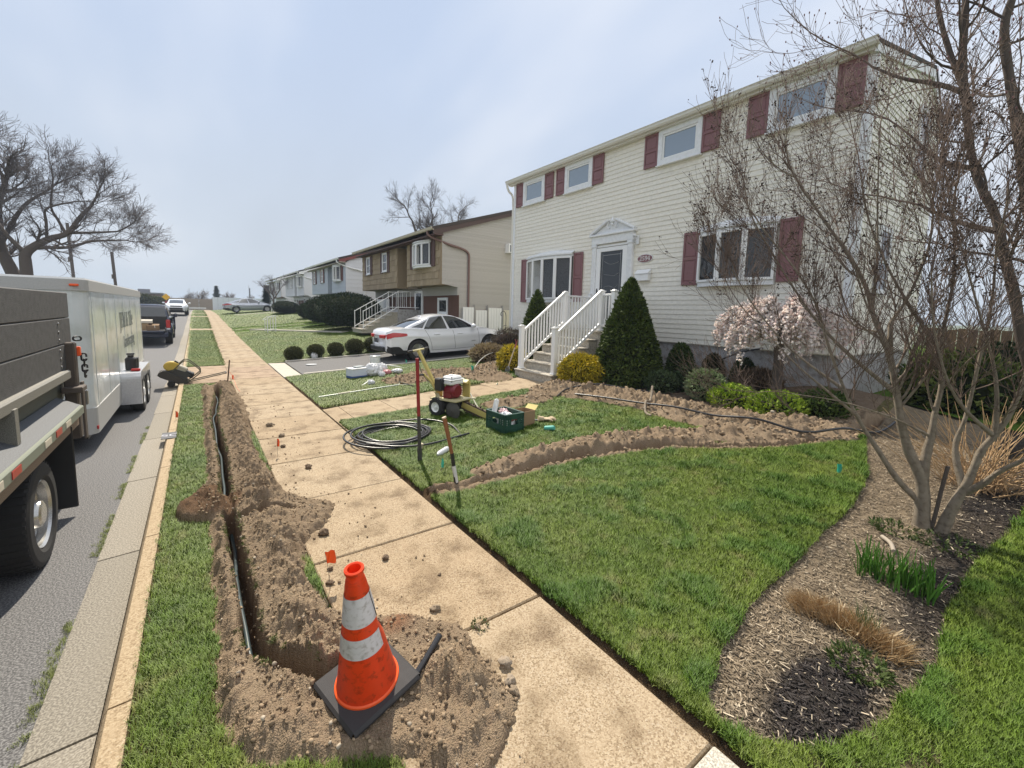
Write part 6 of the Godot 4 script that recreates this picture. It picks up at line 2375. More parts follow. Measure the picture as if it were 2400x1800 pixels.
	part(o, "depth_lever", b, k)
	b = B.new()
	b.tube(pv([a + Vector3(-0.24, 0.35, -0.13), a + Vector3(-0.40, 0.36, -0.14)]), 0.018, 8)
	part(o, "lever_grip", b, m.black)
	b = B.new()
	b.tube(curve([c + Vector3(-0.03, -0.08, 0.03), c + Vector3(-0.08, -0.35, 0.14), c + Vector3(-0.02, -0.55, 0.3), Vector3(-0.1, 0.48, -0.16)], 6), 0.006, 5)
	part(o, "throttle_cable", b, m.black)

func coil() -> void:
	var o := thing("pipe_coil", "coil of black plastic pipe lying on the lawn edge and sidewalk", "pipe coil", Vector3(2.25, 0.03, -5.92))
	var r := RandomNumberGenerator.new()
	r.seed = 9
	for i in 9:
		var b := B.new()
		var p := PackedVector3Array()
		var rad: float = [0.36, 0.40, 0.43, 0.47, 0.50, 0.39, 0.45, 0.51, 0.60][i]
		var cx := r.randf_range(-0.04, 0.04) - (0.08 if i == 8 else 0.0)
		var cz := r.randf_range(-0.03, 0.03)
		var lift: float = [0.02, 0.02, 0.02, 0.02, 0.02, 0.055, 0.055, 0.06, 0.035][i]
		var tiltx := r.randf_range(-0.03, 0.03)
		var tiltz := r.randf_range(-0.03, 0.03)
		for j in 65:
			var a := TAU * j / 64
			var rr: float = rad + 0.012 * sin(a * 2.0 + i)
			p.append(Vector3(cx + cos(a) * rr * 1.08, lift + 0.012 + tiltx * cos(a) + tiltz * sin(a) + 0.025 * maxf(0, cos(a)) * 0.8, cz + sin(a) * rr))
		b.tube(p, 0.0145, 8, false)
		part(o, "turn_of_pipe", b, m.pipe)
	var b := B.new()
	b.tube(curve([Vector3(0.12, 0.1, -0.5), Vector3(0.6, 0.12, -0.33), Vector3(0.86, 0.10, 0.05), Vector3(0.83, 0.06, 0.45), Vector3(0.74, 0.04, 0.72)], 8), 0.0145, 8)
	b.tube(curve([Vector3(-0.5, 0.07, 0.3), Vector3(-0.2, 0.06, 0.6), Vector3(0.2, 0.06, 0.72), Vector3(0.72, 0.08, 0.66), Vector3(0.9, 0.08, 0.62)], 8), 0.0145, 8)
	part(o, "loose_end", b, m.pipe)

func pipe_run(called: String, pts: Array, r: float, k: Material, label: String) -> void:
	var b := B.new()
	b.tube(curve(pts, 8), r, 9)
	one(called, b, k, label, "pipe")

func crate() -> void:
	var o := thing("milk_crate", "dark green plastic crate holding white plastic bags on the lawn", "crate", Vector3(3.73, lawn_y(3.7, -5.2), -5.21), 0.04)
	var k := surf(mat(.012, .065, .045, 0.45), m.fine, 4.0)
	var w := 0.37
	var d := 0.48
	var h := 0.285
	var t := 0.014
	var b := B.new()
	b.box(Vector3(0, 0.01, 0), Vector3(w - 0.02, 0.02, d - 0.02))
	part(o, "floor", b, k)
	for f in 4:
		# each wall is a lattice: rails, uprights and a grip hole
		b = B.new()
		var l := w if f % 2 == 0 else d
		var dist := (d if f % 2 == 0 else w) / 2 - t / 2
		var bs := Basis(Vector3.UP, f * PI / 2)
		for q in [[0.0, 0.07], [h - 0.075, h]]:
			b.box(bs * Vector3(0, (q[0] + q[1]) / 2, dist), Vector3(l, q[1] - q[0], t) if f % 2 == 0 else Vector3(l - 2 * t, q[1] - q[0], t), bs, 0.003)
		b.box(bs * Vector3(0, 0.10, dist), Vector3(l * 0.98, 0.06, t * 0.8), bs)
		for q in [-0.5, -0.43, -0.30, -0.2, 0.2, 0.30, 0.43, 0.5]:
			b.box(bs * Vector3(clampf(q * l, -l / 2 + 0.012, l / 2 - 0.012), h / 2, dist), Vector3(0.022, h * 0.98, t), bs)
		for q: float in [0.155, 0.185]:
			b.box(bs * Vector3(l * 0.36, q, dist), Vector3(l * 0.24, 0.012, t * 0.9), bs)
			b.box(bs * Vector3(-l * 0.36, q, dist), Vector3(l * 0.24, 0.012, t * 0.9), bs)
		part(o, "crate_wall", b, k)
	b = B.new()
	b.box(Vector3(0, h + 0.005, d / 2 - 0.006), Vector3(w + 0.012, 0.012, 0.018), Basis.IDENTITY, 0.003)
	b.box(Vector3(0, h + 0.005, -d / 2 + 0.006), Vector3(w + 0.012, 0.012, 0.018), Basis.IDENTITY, 0.003)
	b.box(Vector3(w / 2 - 0.006, h + 0.005, 0), Vector3(0.018, 0.012, d), Basis.IDENTITY, 0.003)
	b.box(Vector3(-w / 2 + 0.006, h + 0.005, 0), Vector3(0.018, 0.012, d), Basis.IDENTITY, 0.003)
	part(o, "rim", b, mat(.10, .17, .15, .4))
	var base := Vector3(3.73, lawn_y(3.7, -5.2), -5.21)
	b = B.new()
	crumple(b, Vector3(-0.02, 0.14, 0.06), Vector3(0.14, 0.17, 0.16), 5)
	one("plastic_bag", b, m.bag, "crumpled clear plastic bag peaking out of the green crate", "bag").position = base
	b = B.new()
	crumple(b, Vector3(0.06, 0.18, -0.10), Vector3(0.10, 0.13, 0.12), 6)
	one("plastic_bag", b, m.bag_pink, "pinkish plastic bag at the far end of the green crate", "bag").position = base
	b = B.new()
	b.box(Vector3(-0.10, 0.34, -0.12), Vector3(0.09, 0.26, 0.07), Basis(Vector3.BACK, -0.25), 0.03)
	one("white_bottle", b, m.bag, "white wrapped bottle standing up in the far corner of the crate", "bottle").position = base
	b = B.new()
	b.ball(Vector3(0.02, 0.19, 0.15), Vector3(0.11, 0.035, 0.05), 8)
	one("red_fitting", b, mat(.28, .07, .06, .5), "reddish fitting seen through the grip hole of the crate", "fitting").position = base

func glove() -> void:
	var at := Vector3(4.5, lawn_y(4.5, -5.1) + 0.03, -5.12)
	var k := surf(mat(.60, .47, .31, 0.8), m.fine, 6.0)
	var o := thing("work_glove", "tan leather work glove lying palm down on the lawn", "glove", at, -0.5)
	var b := B.new()
	b.ball(Vector3(0, 0.015, 0), Vector3(0.075, 0.026, 0.055), 10)
	b.tube(pv([Vector3(-0.05, 0.015, 0), Vector3(-0.09, 0.018, 0), Vector3(-0.14, 0.022, 0.0)]), [0.04, 0.042, 0.05], 12)
	part(o, "palm", b, k)
	for i in 4:
		b = B.new()
		var z := -0.042 + i * 0.028
		var l: float = [0.07, 0.085, 0.08, 0.06][i]
		b.tube(curve([Vector3(0.045, 0.018, z), Vector3(0.07 + l * 0.35, 0.035, z * 1.25), Vector3(0.07 + l, 0.004, z * 1.5)], 4), [0.015, 0.0155, 0.015, 0.0145, 0.0145, 0.014, 0.0135, 0.013, 0.011], 8)
		b.ball(Vector3(0.07 + l, 0.004, z * 1.5), Vector3(0.012, 0.011, 0.011), 6)
		part(o, "finger", b, k)
	b = B.new()
	b.tube(curve([Vector3(-0.01, 0.018, 0.045), Vector3(0.03, 0.024, 0.085), Vector3(0.075, 0.008, 0.10)], 4), 0.0145, 8)
	part(o, "thumb", b, k)

func work_things() -> void:
	m.bag = mat(.72, .73, .75, 0.28)
	m.bag.backlight_enabled = true
	m.bag.backlight = lin(.3, .3, .3)
	m.bag_pink = mat(.62, .42, .44, 0.4)
	cone()
	compactor()
	trencher()
	coil()
	crate()
	glove()
	# the pipe laid along the bottom of the verge trench, and its end sticking out past the cone
	var pts := []
	for i in 15:
		var z := -11.3 + i * 0.45
		pts.append(Vector3(trench_x(z) - 0.012 + 0.008 * sin(i * 2.0), -0.12 - 0.03 * sin(i * 0.8), z))
	pts += [Vector3(trench_x(-4.8), -0.18, -4.8), Vector3(trench_x(-4.2) + 0.01, -0.2, -4.2), Vector3(trench_x(-3.6) - 0.02, -0.15, -3.6), Vector3(trench_x(-3.0) - 0.025, -0.12, -3.0), Vector3(trench_x(-2.5) - 0.03, -0.13, -2.5), Vector3(trench_x(-2.25) - 0.02, -0.18, -2.25), Vector3(0.45, -0.26, -2.08)]
	pipe_run("trench_pipe", pts, 0.0135, mat(.05, .07, .075, .35), "thin dark pipe running along the bottom of the verge trench")
	pipe_run("pipe_end", [Vector3(0.66, 0.0, -1.83), Vector3(0.80, 0.07, -1.84), Vector3(0.98, 0.16, -1.92)], 0.017, m.pipe, "cut end of thick black pipe poking out of the hole beside the cone")
	# digging bar and shovel, both driven into the lawn
	var b := B.new()
	var o := thing("digging_bar", "tall red and black steel bar standing upright in the lawn", "bar", Vector3(2.14, 0.01, -4.78))
	b.tube(pv([Vector3(-0.012, 0.6, 0), Vector3(-0.03, 1.31, -0.01)]), 0.021, 10)
	part(o, "red_shaft", b, surf(mat(.30, .022, .022, 0.45), m.fine, 4.0))
	b = B.new()
	b.tube(pv([Vector3(0, 0.18, 0), Vector3(-0.012, 0.6, 0)]), 0.0215, 10)
	b.bar(Vector3(0.01, -0.15, 0), Vector3(0.0, 0.19, 0), 0.055, 0.02, Vector3.BACK, 0.004)
	part(o, "black_blade", b, mat(.05, .048, .045, .6))
	o = thing("shovel", "wood-handled shovel with a black socket, its blade buried at the trench end", "shovel", Vector3(2.2, 0.01, -3.95))
	b = B.new()
	b.tube(pv([Vector3(-0.05, 0.36, -0.02), Vector3(-0.12, 0.72, -0.05), Vector3(-0.13, 0.755, -0.055)]), [0.019, 0.024, 0.022], 10)
	part(o, "handle", b, surf(mat(.26, .10, .035, 0.5), m.fine, 4.0))
	b = B.new()
	b.tube(pv([Vector3(-0.126, 0.748, -0.053), Vector3(-0.131, 0.762, -0.055)]), 0.025, 10)
	part(o, "butt", b, mat(.5, .4, .28, .7))
	b = B.new()
	b.tube(pv([Vector3(0.012, -0.1, 0.0), Vector3(0.0, 0.0, 0.0), Vector3(-0.05, 0.36, -0.02)]), [0.022, 0.022, 0.0205], 10)
	part(o, "socket", b, m.black)
	b = B.new()
	b.tube(pv([Vector3(0.0, 0.03, 0.0), Vector3(-0.032, 0.22, -0.012)]), 0.0227, 10, false)
	var lb := part(o, "label_sticker", b, mat(.62, .62, .60, .5))
	# rake, bucket, boxes and bags by the driveway
	o = thing("lawn_rake", "long pale-handled landscaping rake lying on the side lawn", "rake")
	var h0 := Vector3(1.95, 0.05, -9.36)
	var h1 := Vector3(3.74, 0.14, -9.52)
	b = B.new()
	b.tube(pv([h0, h0.lerp(h1, 0.5), h1]), 0.014, 8)
	part(o, "handle", b, mat(.44, .47, .43, .4, 0.3))
	b = B.new()
	b.tube(pv([h0.lerp(h1, 0.22), h0.lerp(h1, 0.36)]), 0.022, 8)
	part(o, "sleeve", b, mat(.62, .56, .42, .6))
	b = B.new()
	var e0 := Vector3(3.80, 0.17, -9.95)
	var e1 := Vector3(3.98, 0.14, -9.16)
	b.tube(pv([h1, e0.lerp(e1, 0.25)]), 0.009, 6)
	b.tube(pv([h1, e0.lerp(e1, 0.75)]), 0.009, 6)
	part(o, "brace", b, mat(.5, .5, .36, .4))
	b = B.new()
	b.bar(e0, e1, 0.09, 0.012, Vector3(0.6, 1, 0))
	for i in 28:
		var p := e0.lerp(e1, (i + 0.5) / 28.0)
		b.bar(p, p + Vector3(0.035, -0.085, 0.0), 0.006, 0.004)
	part(o, "rake_head", b, mat(.30, .28, .22, .6, .3))
	o = thing("bucket", "white plastic bucket standing by the driveway border", "bucket", Vector3(4.22, lawn_y(4.2, -12.6), -12.62))
	b = B.new()
	b.lathe([Vector2(0.0, 0.005), Vector2(0.125, 0.005), Vector2(0.13, 0.0), Vector2(0.135, 0.02), Vector2(0.148, 0.34), Vector2(0.158, 0.345), Vector2(0.158, 0.375), Vector2(0.146, 0.38), Vector2(0.14, 0.36), Vector2(0.128, 0.03), Vector2(0, 0.03)], 28)
	part(o, "pail", b, m.bag)
	b = B.new()
	var hp := PackedVector3Array()
	for i in 13:
		var a := PI * i / 12
		hp.append(Vector3(0.155 + 0.03 * sin(a), 0.34 - 0.2 * sin(a), cos(a) * 0.15))
	b.tube(hp, 0.004, 5)
	part(o, "bail", b, m.steel)
	o = thing("carton", "white and blue carton with papers on its lid on the side lawn", "box", Vector3(3.31, lawn_y(3.3, -11.3), -11.32), 0.25)
	b = B.new()
	b.box(Vector3(0, 0.15, 0), Vector3(0.46, 0.18, 0.30), Basis.IDENTITY, 0.006)
	part(o, "carton_body", b, mat(.62, .66, .76, .6))
	b = B.new()
	b.box(Vector3(0, 0.035, 0), Vector3(0.462, 0.06, 0.302), Basis.IDENTITY, 0.006)
	part(o, "blue_band", b, mat(.04, .09, .25, .6))
	b = B.new()
	b.box(Vector3(0, 0.25, 0), Vector3(0.48, 0.03, 0.32), Basis.IDENTITY, 0.006)
	part(o, "carton_lid", b, m.white_paint)
	b = B.new()
	b.box(Vector3(3.36, lawn_y(3.3, -11.3) + 0.285, -11.36), Vector3(0.30, 0.025, 0.16), Basis(Vector3.UP, 0.5) * Basis(Vector3.RIGHT, 0.1), 0.005)
	one("clipboard", b, mat(.13, .16, .18, .5), "dark folder lying on the carton lid", "folder")
	for q in [[Vector3(3.72, 0.15, -11.28), Vector3(0.26, 0.20, 0.2), 21, "large clear plastic bag slumped against the carton", "bag"], [Vector3(4.06, 0.13, -11.55), Vector3(0.15, 0.17, 0.14), 22, "white plastic bag behind the large clear one", "bag"], [Vector3(4.35, 0.08, -11.2), Vector3(0.17, 0.07, 0.12), 23, "flat white plastic bag at the right end of the row", "bag"], [Vector3(3.85, 0.07, -11.0), Vector3(0.10, 0.08, 0.08), 24, "small white plastic bag in front of the pink one", "bag"], [Vector3(3.28, 0.05, -10.1), Vector3(0.09, 0.08, 0.09), 25, "crumpled white bag lying apart on the side lawn", "bag"]]:
		b = B.new()
		crumple(b, Vector3.ZERO, q[1], q[2], 16)
		var p: Vector3 = q[0]
		one("plastic_bag", b, m.bag, q[3], q[4]).position = p + Vector3(0, lawn_y(p.x, p.z), 0)
	b = B.new()
	crumple(b, Vector3.ZERO, Vector3(0.13, 0.08, 0.10), 27)
	one("pink_bag", b, mat(.50, .18, .20, .5), "pink plastic bag among the white bags by the carton", "bag").position = Vector3(4.08, 0.19, -11.25)
	b = B.new()
	b.tube(curve([Vector3(3.02, 0.07, -10.05), Vector3(3.14, 0.09, -10.2), Vector3(3.3, 0.10, -10.45), Vector3(3.42, 0.10, -10.75)], 5), 0.02, 6)
	one("white_strap", b, m.white_paint, "white plastic strap curling across the side lawn", "strap")
	b = B.new()
	crumple(b, Vector3.ZERO, Vector3(0.12, 0.14, 0.09), 29)
	one("plastic_bag", b, m.bag, "white bag caught between the second and third clipped balls", "bag").position = Vector3(3.24, 0.2, -16.05)
	pipe_run("white_pipe", [Vector3(4.6, 0.2, -12.75), Vector3(4.75, 0.19, -12.4), Vector3(4.95, 0.17, -11.9)], 0.012, m.white_paint, "pale pipe leaning from the driveway onto the side lawn")
	pipe_run("hose", [Vector3(5.75, 0.28, -8.98), Vector3(6.0, 0.28, -9.7), Vector3(6.3, 0.34, -10.3), Vector3(7.0, 0.55, -10.9), Vector3(7.7, 0.62, -11.3), Vector3(8.1, 0.45, -11.6)], 0.013, mat(.45, .45, .42, .4), "grey tube arching from the walk to the car")
	pipe_run("hose", [Vector3(5.85, 0.26, -9.0), Vector3(6.05, 0.27, -9.6), Vector3(6.25, 0.34, -10.0), Vector3(6.5, 0.33, -10.25), Vector3(7.2, 0.40, -10.6)], 0.013, mat(.30, .30, .28, .4), "lower tube curling beside the arching one onto the soil heap")
	pipe_run("pale_tube", [Vector3(3.98, 0.42, -6.7), Vector3(3.95, 0.20, -6.35), Vector3(3.85, 0.13, -5.95), Vector3(3.78, 0.13, -5.5)], 0.011, mat(.6, .6, .5, .5), "pale tube trailing from the trencher to the green crate")
	# the long black pipe thrown over the dug soil before the house
	pts = []
	for q in [[5.95, -5.95, 0.03], [6.12, -5.3, 0.0], [6.25, -4.65, 0.03], [6.36, -4.0, 0.05], [6.44, -3.4, 0.05], [6.52, -2.8, 0.04], [6.7, -2.25, 0.02], [7.1, -1.9, 0.02], [7.8, -1.7, 0.02], [8.6, -1.62, 0.02]]:
		var top := 0.0
		for k in 9:
			top = maxf(top, fy(q[0] + 0.1 * (k % 3 - 1), q[1] + 0.12 * (k / 3 - 1)))
		pts.append(Vector3(q[0], top + 0.015, q[1]))
	pipe_run("black_pipe", pts, 0.0165, m.pipe, "long black pipe lying over the soil from lawn to tree")
	pts = []
	for q in [[5.75, -6.25], [6.2, -6.4], [6.7, -6.1], [7.1, -5.6], [7.35, -5.2]]:
		pts.append(Vector3(q[0], fy(q[0], q[1]) + 0.05, q[1]))
	pipe_run("black_pipe", pts, 0.0165, m.pipe, "short black pipe lying across the soil near the yellow bush")
	pts = []
	for q in [[6.75, -4.75], [6.5, -4.6], [6.3, -4.55], [6.1, -4.4], [5.98, -4.2]]:
		pts.append(Vector3(q[0], fy(q[0], q[1]) + 0.05, q[1]))
	b = B.new()
	b.tube(curve(pts, 4), 0.022, 7)
	one("dead_root", b, m.bark, "short dead root across the soil under the black pipe", "root")
	pipe_run("hose", [Vector3(9.30, 1.30, -3.98), Vector3(9.22, 1.2, -4.35), Vector3(9.12, 1.02, -4.7), Vector3(9.0, 0.85, -4.95)], 0.018, m.pipe, "black pipe leaning against the grey foundation")
	# card box, can, bottle, wood stake
	o = thing("cardboard_box", "open brown cardboard box behind the green crate", "box", Vector3(4.12, lawn_y(4.1, -5.25), -5.24), 0.1)
	b = B.new()
	for q in [[Vector3(0, 0.12, 0.13), Vector3(0.24, 0.24, 0.006)], [Vector3(0, 0.12, -0.13), Vector3(0.24, 0.24, 0.006)], [Vector3(0.12, 0.12, 0), Vector3(0.006, 0.24, 0.26)], [Vector3(-0.12, 0.12, 0), Vector3(0.006, 0.24, 0.26)], [Vector3(0, 0.1, 0), Vector3(0.23, 0.01, 0.25)]]:
		b.box(q[0], q[1])
	part(o, "box_walls", b, mat(.30, .20, .115, .9))
	b = B.new()
	b.quad(Vector3(0.123, 0.24, 0.13), Vector3(0.123, 0.24, -0.1), Vector3(0.19, 0.30, -0.1), Vector3(0.19, 0.31, 0.13), Vector3.UP)
	part(o, "flap", b, mat(.62, .52, .2, .8))
	b = B.new()
	b.tube(pv([Vector3(4.27, lawn_y(4.2, -5.2) + 0.04, -5.28), Vector3(4.48, lawn_y(4.4, -5.1) + 0.03, -5.14)]), 0.012, 6)
	one("metal_rod", b, m.steel, "short metal rod between the cardboard box and the glove", "rod")
	b = B.new()
	b.lathe([Vector2(0.0, -0.085), Vector2(0.03, -0.085), Vector2(0.037, -0.078), Vector2(0.038, 0.06), Vector2(0.03, 0.082), Vector2(0.0, 0.085)], 18)
	var can := one("spray_can", b, mat(.10, .42, .34, .35), "teal spray can lying on the lawn below the glove", "can")
	can.position = Vector3(4.2, lawn_y(4.2, -4.7) + 0.05, -4.7)
	can.rotation = Vector3(1.35, 0.3, 0)
	b = B.new()
	b.tube(curve([Vector3(-0.11, 0, 0), Vector3(-0.08, 0.0, 0), Vector3(-0.03, 0, 0), Vector3(0.06, 0, 0), Vector3(0.12, 0, 0)], 4), [0.014, 0.014, 0.016, 0.022, 0.028, 0.034, 0.035, 0.036, 0.035, 0.036, 0.035, 0.036, 0.036, 0.036, 0.034, 0.03, 0.02], 12)
	var bo := one("plastic_bottle", b, m.bag, "clear plastic bottle lying between the bar and the shovel", "bottle")
	bo.position = Vector3(2.48, 0.085, -4.83)
	bo.rotation.y = 0.45
	bo.rotation.z = 0.1
	b = B.new()
	b.bar(Vector3(2.33, -0.05, -5.17), Vector3(2.33, 0.11, -5.17), 0.035, 0.05)
	b.box(Vector3(2.33, 0.115, -5.17), Vector3(0.06, 0.02, 0.06))
	one("wooden_peg", b, mat(.42, .36, .26, .8), "short pale wooden peg beside the bar", "peg")
	# iron stake with a string and an orange tag
	o = thing("iron_stake", "rusty iron stake at the end of the verge trench", "stake", Vector3(0.49, 0.0, -12.06))
	b = B.new()
	b.tube(pv([Vector3(0, -0.1, 0), Vector3(0.075, 0.60, 0)]), 0.014, 8)
	part(o, "rod", b, m.rust)
	b = B.new()
	b.tube(curve([Vector3(0.045, 0.34, 0), Vector3(0.12, 0.22, 0.1), Vector3(0.16, 0.04, 0.6), Vector3(0.19, 0.015, 1.1)], 5), 0.003, 5)
	part(o, "string", b, m.orange)
	b = B.new()
	b.box(Vector3(0.12, 0.20, 0.12), Vector3(0.035, 0.10, 0.006), Basis(Vector3.UP, 0.4))
	part(o, "orange_tag", b, m.orange)
	# garden fork against the step
	o = thing("garden_fork", "garden fork with a worn wooden shaft and red handle leaning by the steps", "fork", Vector3(6.62, lawn_y(6.6, -9.2), -9.17))
	b = B.new()
	var f0 := Vector3(0.03, 0.22, 0.0)
	var f1 := Vector3(0.28, 0.92, 0.02)
	b.tube(pv([f0, f0.lerp(f1, 0.75)]), 0.017, 8)
	part(o, "shaft", b, surf(mat(.44, .36, .25, 0.8), m.fine, 4.0))
	b = B.new()
	b.tube(pv([f0.lerp(f1, 0.7), f1 - Vector3(0.03, 0.1, 0)]), 0.02, 8)
	b.tube(pv([f1 - Vector3(0.03, 0.1, 0), f1 + Vector3(-0.03, 0, -0.06), f1 + Vector3(-0.03, 0, 0.06), f1 - Vector3(0.03, 0.1, 0)]), 0.013, 7)
	part(o, "d_handle", b, mat(.22, .045, .04, .5))
	for i in 4:
		b = B.new()
		var z := -0.075 + 0.05 * i
		b.tube(curve([f0, f0 + Vector3(-0.02, -0.05, z), f0 + Vector3(-0.05, -0.14, z * 1.1), f0 + Vector3(-0.07, -0.26, z * 1.15)], 4), 0.006, 6)
		part(o, "tine", b, m.steel)
	# marker flags
	var og := "orange marker flags along the verge"
	flag_marker(Vector3(0.655, 0.0, -2.93), m.orange, "orange marker flag at the sidewalk edge just behind the cone", 0.26, og, 0.12, 0.2, 0.95)
	flag_marker(Vector3(0.74, 0.0, -5.95), m.orange, "orange marker flag standing on the sidewalk joint by the long ridge", 0.24, og, 0.0, 1.2)
	flag_marker(Vector3(-0.36, 0.0, -8.7), m.orange, "orange marker flag at the kerb below the trailer", 0.16, og, 0.0, 1.2)
	var tg := "teal marker flags on the lawns"
	flag_marker(Vector3(2.17, 0.02, -4.25), m.teal, "teal marker flag in the lawn between bar and shovel", 0.20, tg, -0.15, 0.9)
	flag_marker(Vector3(5.62, lawn_y(5.6, -1.5), -1.5), m.teal, "teal marker flag near the mulch bed beside the bare tree", 0.14, tg, 0.1, 0.9)
	flag_marker(Vector3(5.75, lawn_y(5.7, -9.55) + 0.12, -9.6), m.teal, "teal marker flag in the soil heap behind the walk", 0.16, tg, 0.1, 0.2, 1.3)
	flag_marker(Vector3(5.6, lawn_y(5.6, -8.2), -8.2), m.teal, "small teal marker flag lying on the front walk", 0.07, tg, -1.0, 0.4)
	flag_marker(Vector3(5.2, lawn_y(5.2, -12.68) + 0.03, -12.7), m.teal, "teal marker flag on the driveway border behind the car's wheel", 0.13, tg, 0.0, 0.6)
	# kerb plate with painted letters
	o = thing("kerb_plate", "black plate with white letters fixed on the kerb", "plate", Vector3(-0.405, 0.004, -7.72))
	b = B.new()
	b.box(Vector3(0, 0.004, 0), Vector3(0.17, 0.008, 0.36), Basis.IDENTITY, 0.002)
	part(o, "plate", b, mat(.035, .036, .045, .5))
	text(o, "letters", "SC", 0.17, Vector3(0, 0.009, 0.0), Basis(Vector3.RIGHT, -PI / 2), mat(.5, .5, .55, .5), "Droid Sans", 0.002)
	# stones
	var pal := surf(mat(.30, .235, .165, 0.95), m.grit, 5.0)
	var dk := surf(mat(.19, .135, .09, 0.95), m.grit, 5.0)
	var lt := surf(mat(.38, .31, .235, 0.95), m.grit, 5.0)
	var i := 0
	for q in [[1.08, -3.03, 0.032, dk, "brown stone alone in the middle of a sidewalk slab"], [1.14, -2.30, 0.036, pal, "pale knobbly stone on the sidewalk above the cone's heap"], [1.33, -2.62, 0.016, dk, "small round stone on the sidewalk slab beyond the cone"], [1.26, -1.70, 0.042, lt, "pale double stone on the sidewalk right of the cone"], [1.22, -1.60, 0.034, lt, "upright pale stone beside the dirt right of the cone"], [1.20, -1.54, 0.03, pal, "tan stone just below the upright pale one"], [0.78, -3.66, 0.05, dk, "flat brown stone at the corner of the spilled soil"], [0.60, -2.62, 0.034, lt, "pale pebble on the grass strip left of the cone"], [0.66, -2.95, 0.03, dk, "dark stone below the flag behind the cone"], [0.70, -3.12, 0.026, dk, "dark stone at the end of the slab joint behind the cone"], [1.28, -2.02, 0.026, pal, "round tan stone at the joint weeds"], [0.62, -3.80, 0.028, lt, "whitish stone at the edge of the grass strip"], [0.86, -6.35, 0.04, dk, "dark clod on the sidewalk near the flag on the joint"], [0.85, -7.6, 0.06, pal, "largest stone of those spilled along the long ridge"], [0.92, -6.9, 0.05, pal, "oval stone on the sidewalk left of the coil"], [0.98, -5.35, 0.05, dk, "leaf-brown clod on the slab above the cross cut"]]:
		stone(Vector3(q[0], -0.004, q[1]), q[2], 100 + i, q[4], q[3])
		i += 1

# a leafy surface: n leaves on the shell of a shape; f(direction) -> point, with a dark twiggy core behind
func leaves(n: int, size: float, seed_: int, shape: Callable, lo: Color, hi: Color, lift := 0.6, thin := 0.5) -> B:
	var r := RandomNumberGenerator.new()
	r.seed = seed_
	var b := B.new()
	b.colored = true
	for i in n:
		var y := r.randf_range(-1.0, 1.0)
		var a := r.randf() * TAU
		var d := Vector3(sqrt(1 - y * y) * cos(a), y, sqrt(1 - y * y) * sin(a))
		var p: Vector3 = shape.call(d)
		p *= r.randf_range(0.86, 1.03)
		var out := (d + Vector3(r.randf_range(-0.9, 0.9), r.randf_range(-0.9, 0.9) + lift, r.randf_range(-0.9, 0.9))).normalized()
		var side := out.cross(Vector3(r.randf() - 0.5, r.randf() - 0.5, r.randf() - 0.5)).normalized()
		var s := size * r.randf_range(0.6, 1.3)
		var nn := side.cross(out)
		b.col = lo.lerp(hi, r.randf() * (0.55 + 0.45 * clampf(0.5 + nz.get_noise_3dv(p * 5.0) * 1.2, 0, 1))) * r.randf_range(0.8, 1.2)
		b.tri(p - side * s * thin * 0.5, p + side * s * thin * 0.5, p + out * s, d + nn * 0.2)
		b.tri(p + side * s * thin * 0.5 + out * s * 0.4, p - side * s * thin * 0.5 + out * s * 0.3, p + out * s * 0.9 + nn * s * 0.4, d)
	return b

func leaf_mat(r: float, g: float, bl: float) -> StandardMaterial3D:
	var k := mat(1, 1, 1, 0.6, 0.0, 0.3)
	k.vertex_color_use_as_albedo = true
	k.backlight_enabled = true
	k.backlight = lin(r, g, bl)
	return k

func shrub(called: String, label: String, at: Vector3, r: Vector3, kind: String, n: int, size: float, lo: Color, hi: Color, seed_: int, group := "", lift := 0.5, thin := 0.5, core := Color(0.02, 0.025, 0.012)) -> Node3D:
	var o := thing(called, label, "shrub", at, 0.0, group)
	var f := FastNoiseLite.new()
	f.seed = seed_
	f.frequency = 1.0
	f.fractal_octaves = 2
	var shape := func(d: Vector3) -> Vector3:
		var bump := 1.0 + 0.16 * f.get_noise_3dv(d * 2.2) + 0.08 * f.get_noise_3dv(d * 6.0)
		if kind == "ball":
			bump = 1.0 + 0.05 * f.get_noise_3dv(d * 3.0)
		if kind == "cone":
			var t := clampf((d.y + 1.0) / 2.0, 0, 1)
			var w := pow(1.0 - t, 0.72) * (0.72 + 0.28 * smoothstep(0.0, 0.14, t)) * 1.08 + 0.015
			var hd := Vector3(d.x, 0, d.z).normalized()
			var g := 1.0 + 0.13 * f.get_noise_3d(hd.x * 2.0, t * 5.0, hd.z * 2.0)
			return Vector3(hd.x * r.x * w * g, (t * 2.0 - 1.0) * r.y, hd.z * r.z * w * g)
		if kind == "bullet":
			var t := clampf((d.y + 1.0) / 2.0, 0, 1)
			var w := sqrt(maxf(0.0, 1.0 - pow(t, 2.2)))
			var hd := Vector3(d.x, 0, d.z).normalized()
			return Vector3(hd.x * r.x * w, (t * 2.0 - 1.0) * r.y, hd.z * r.z * w)
		return Vector3(d.x * r.x, maxf(d.y, -0.8) * r.y, d.z * r.z) * bump
	var off := Vector3(0, r.y * (0.98 if kind != "loose" else 0.8), 0)
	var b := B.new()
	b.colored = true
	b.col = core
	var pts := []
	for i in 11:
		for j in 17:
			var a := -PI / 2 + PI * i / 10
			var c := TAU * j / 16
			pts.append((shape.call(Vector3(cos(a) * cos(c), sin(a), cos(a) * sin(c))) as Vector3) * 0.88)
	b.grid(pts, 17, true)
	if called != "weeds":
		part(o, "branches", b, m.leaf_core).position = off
	var lv := part(o, "foliage", leaves(n, size, seed_, shape, lo, hi, lift, thin), m.leaf)
	lv.position = off
	return o

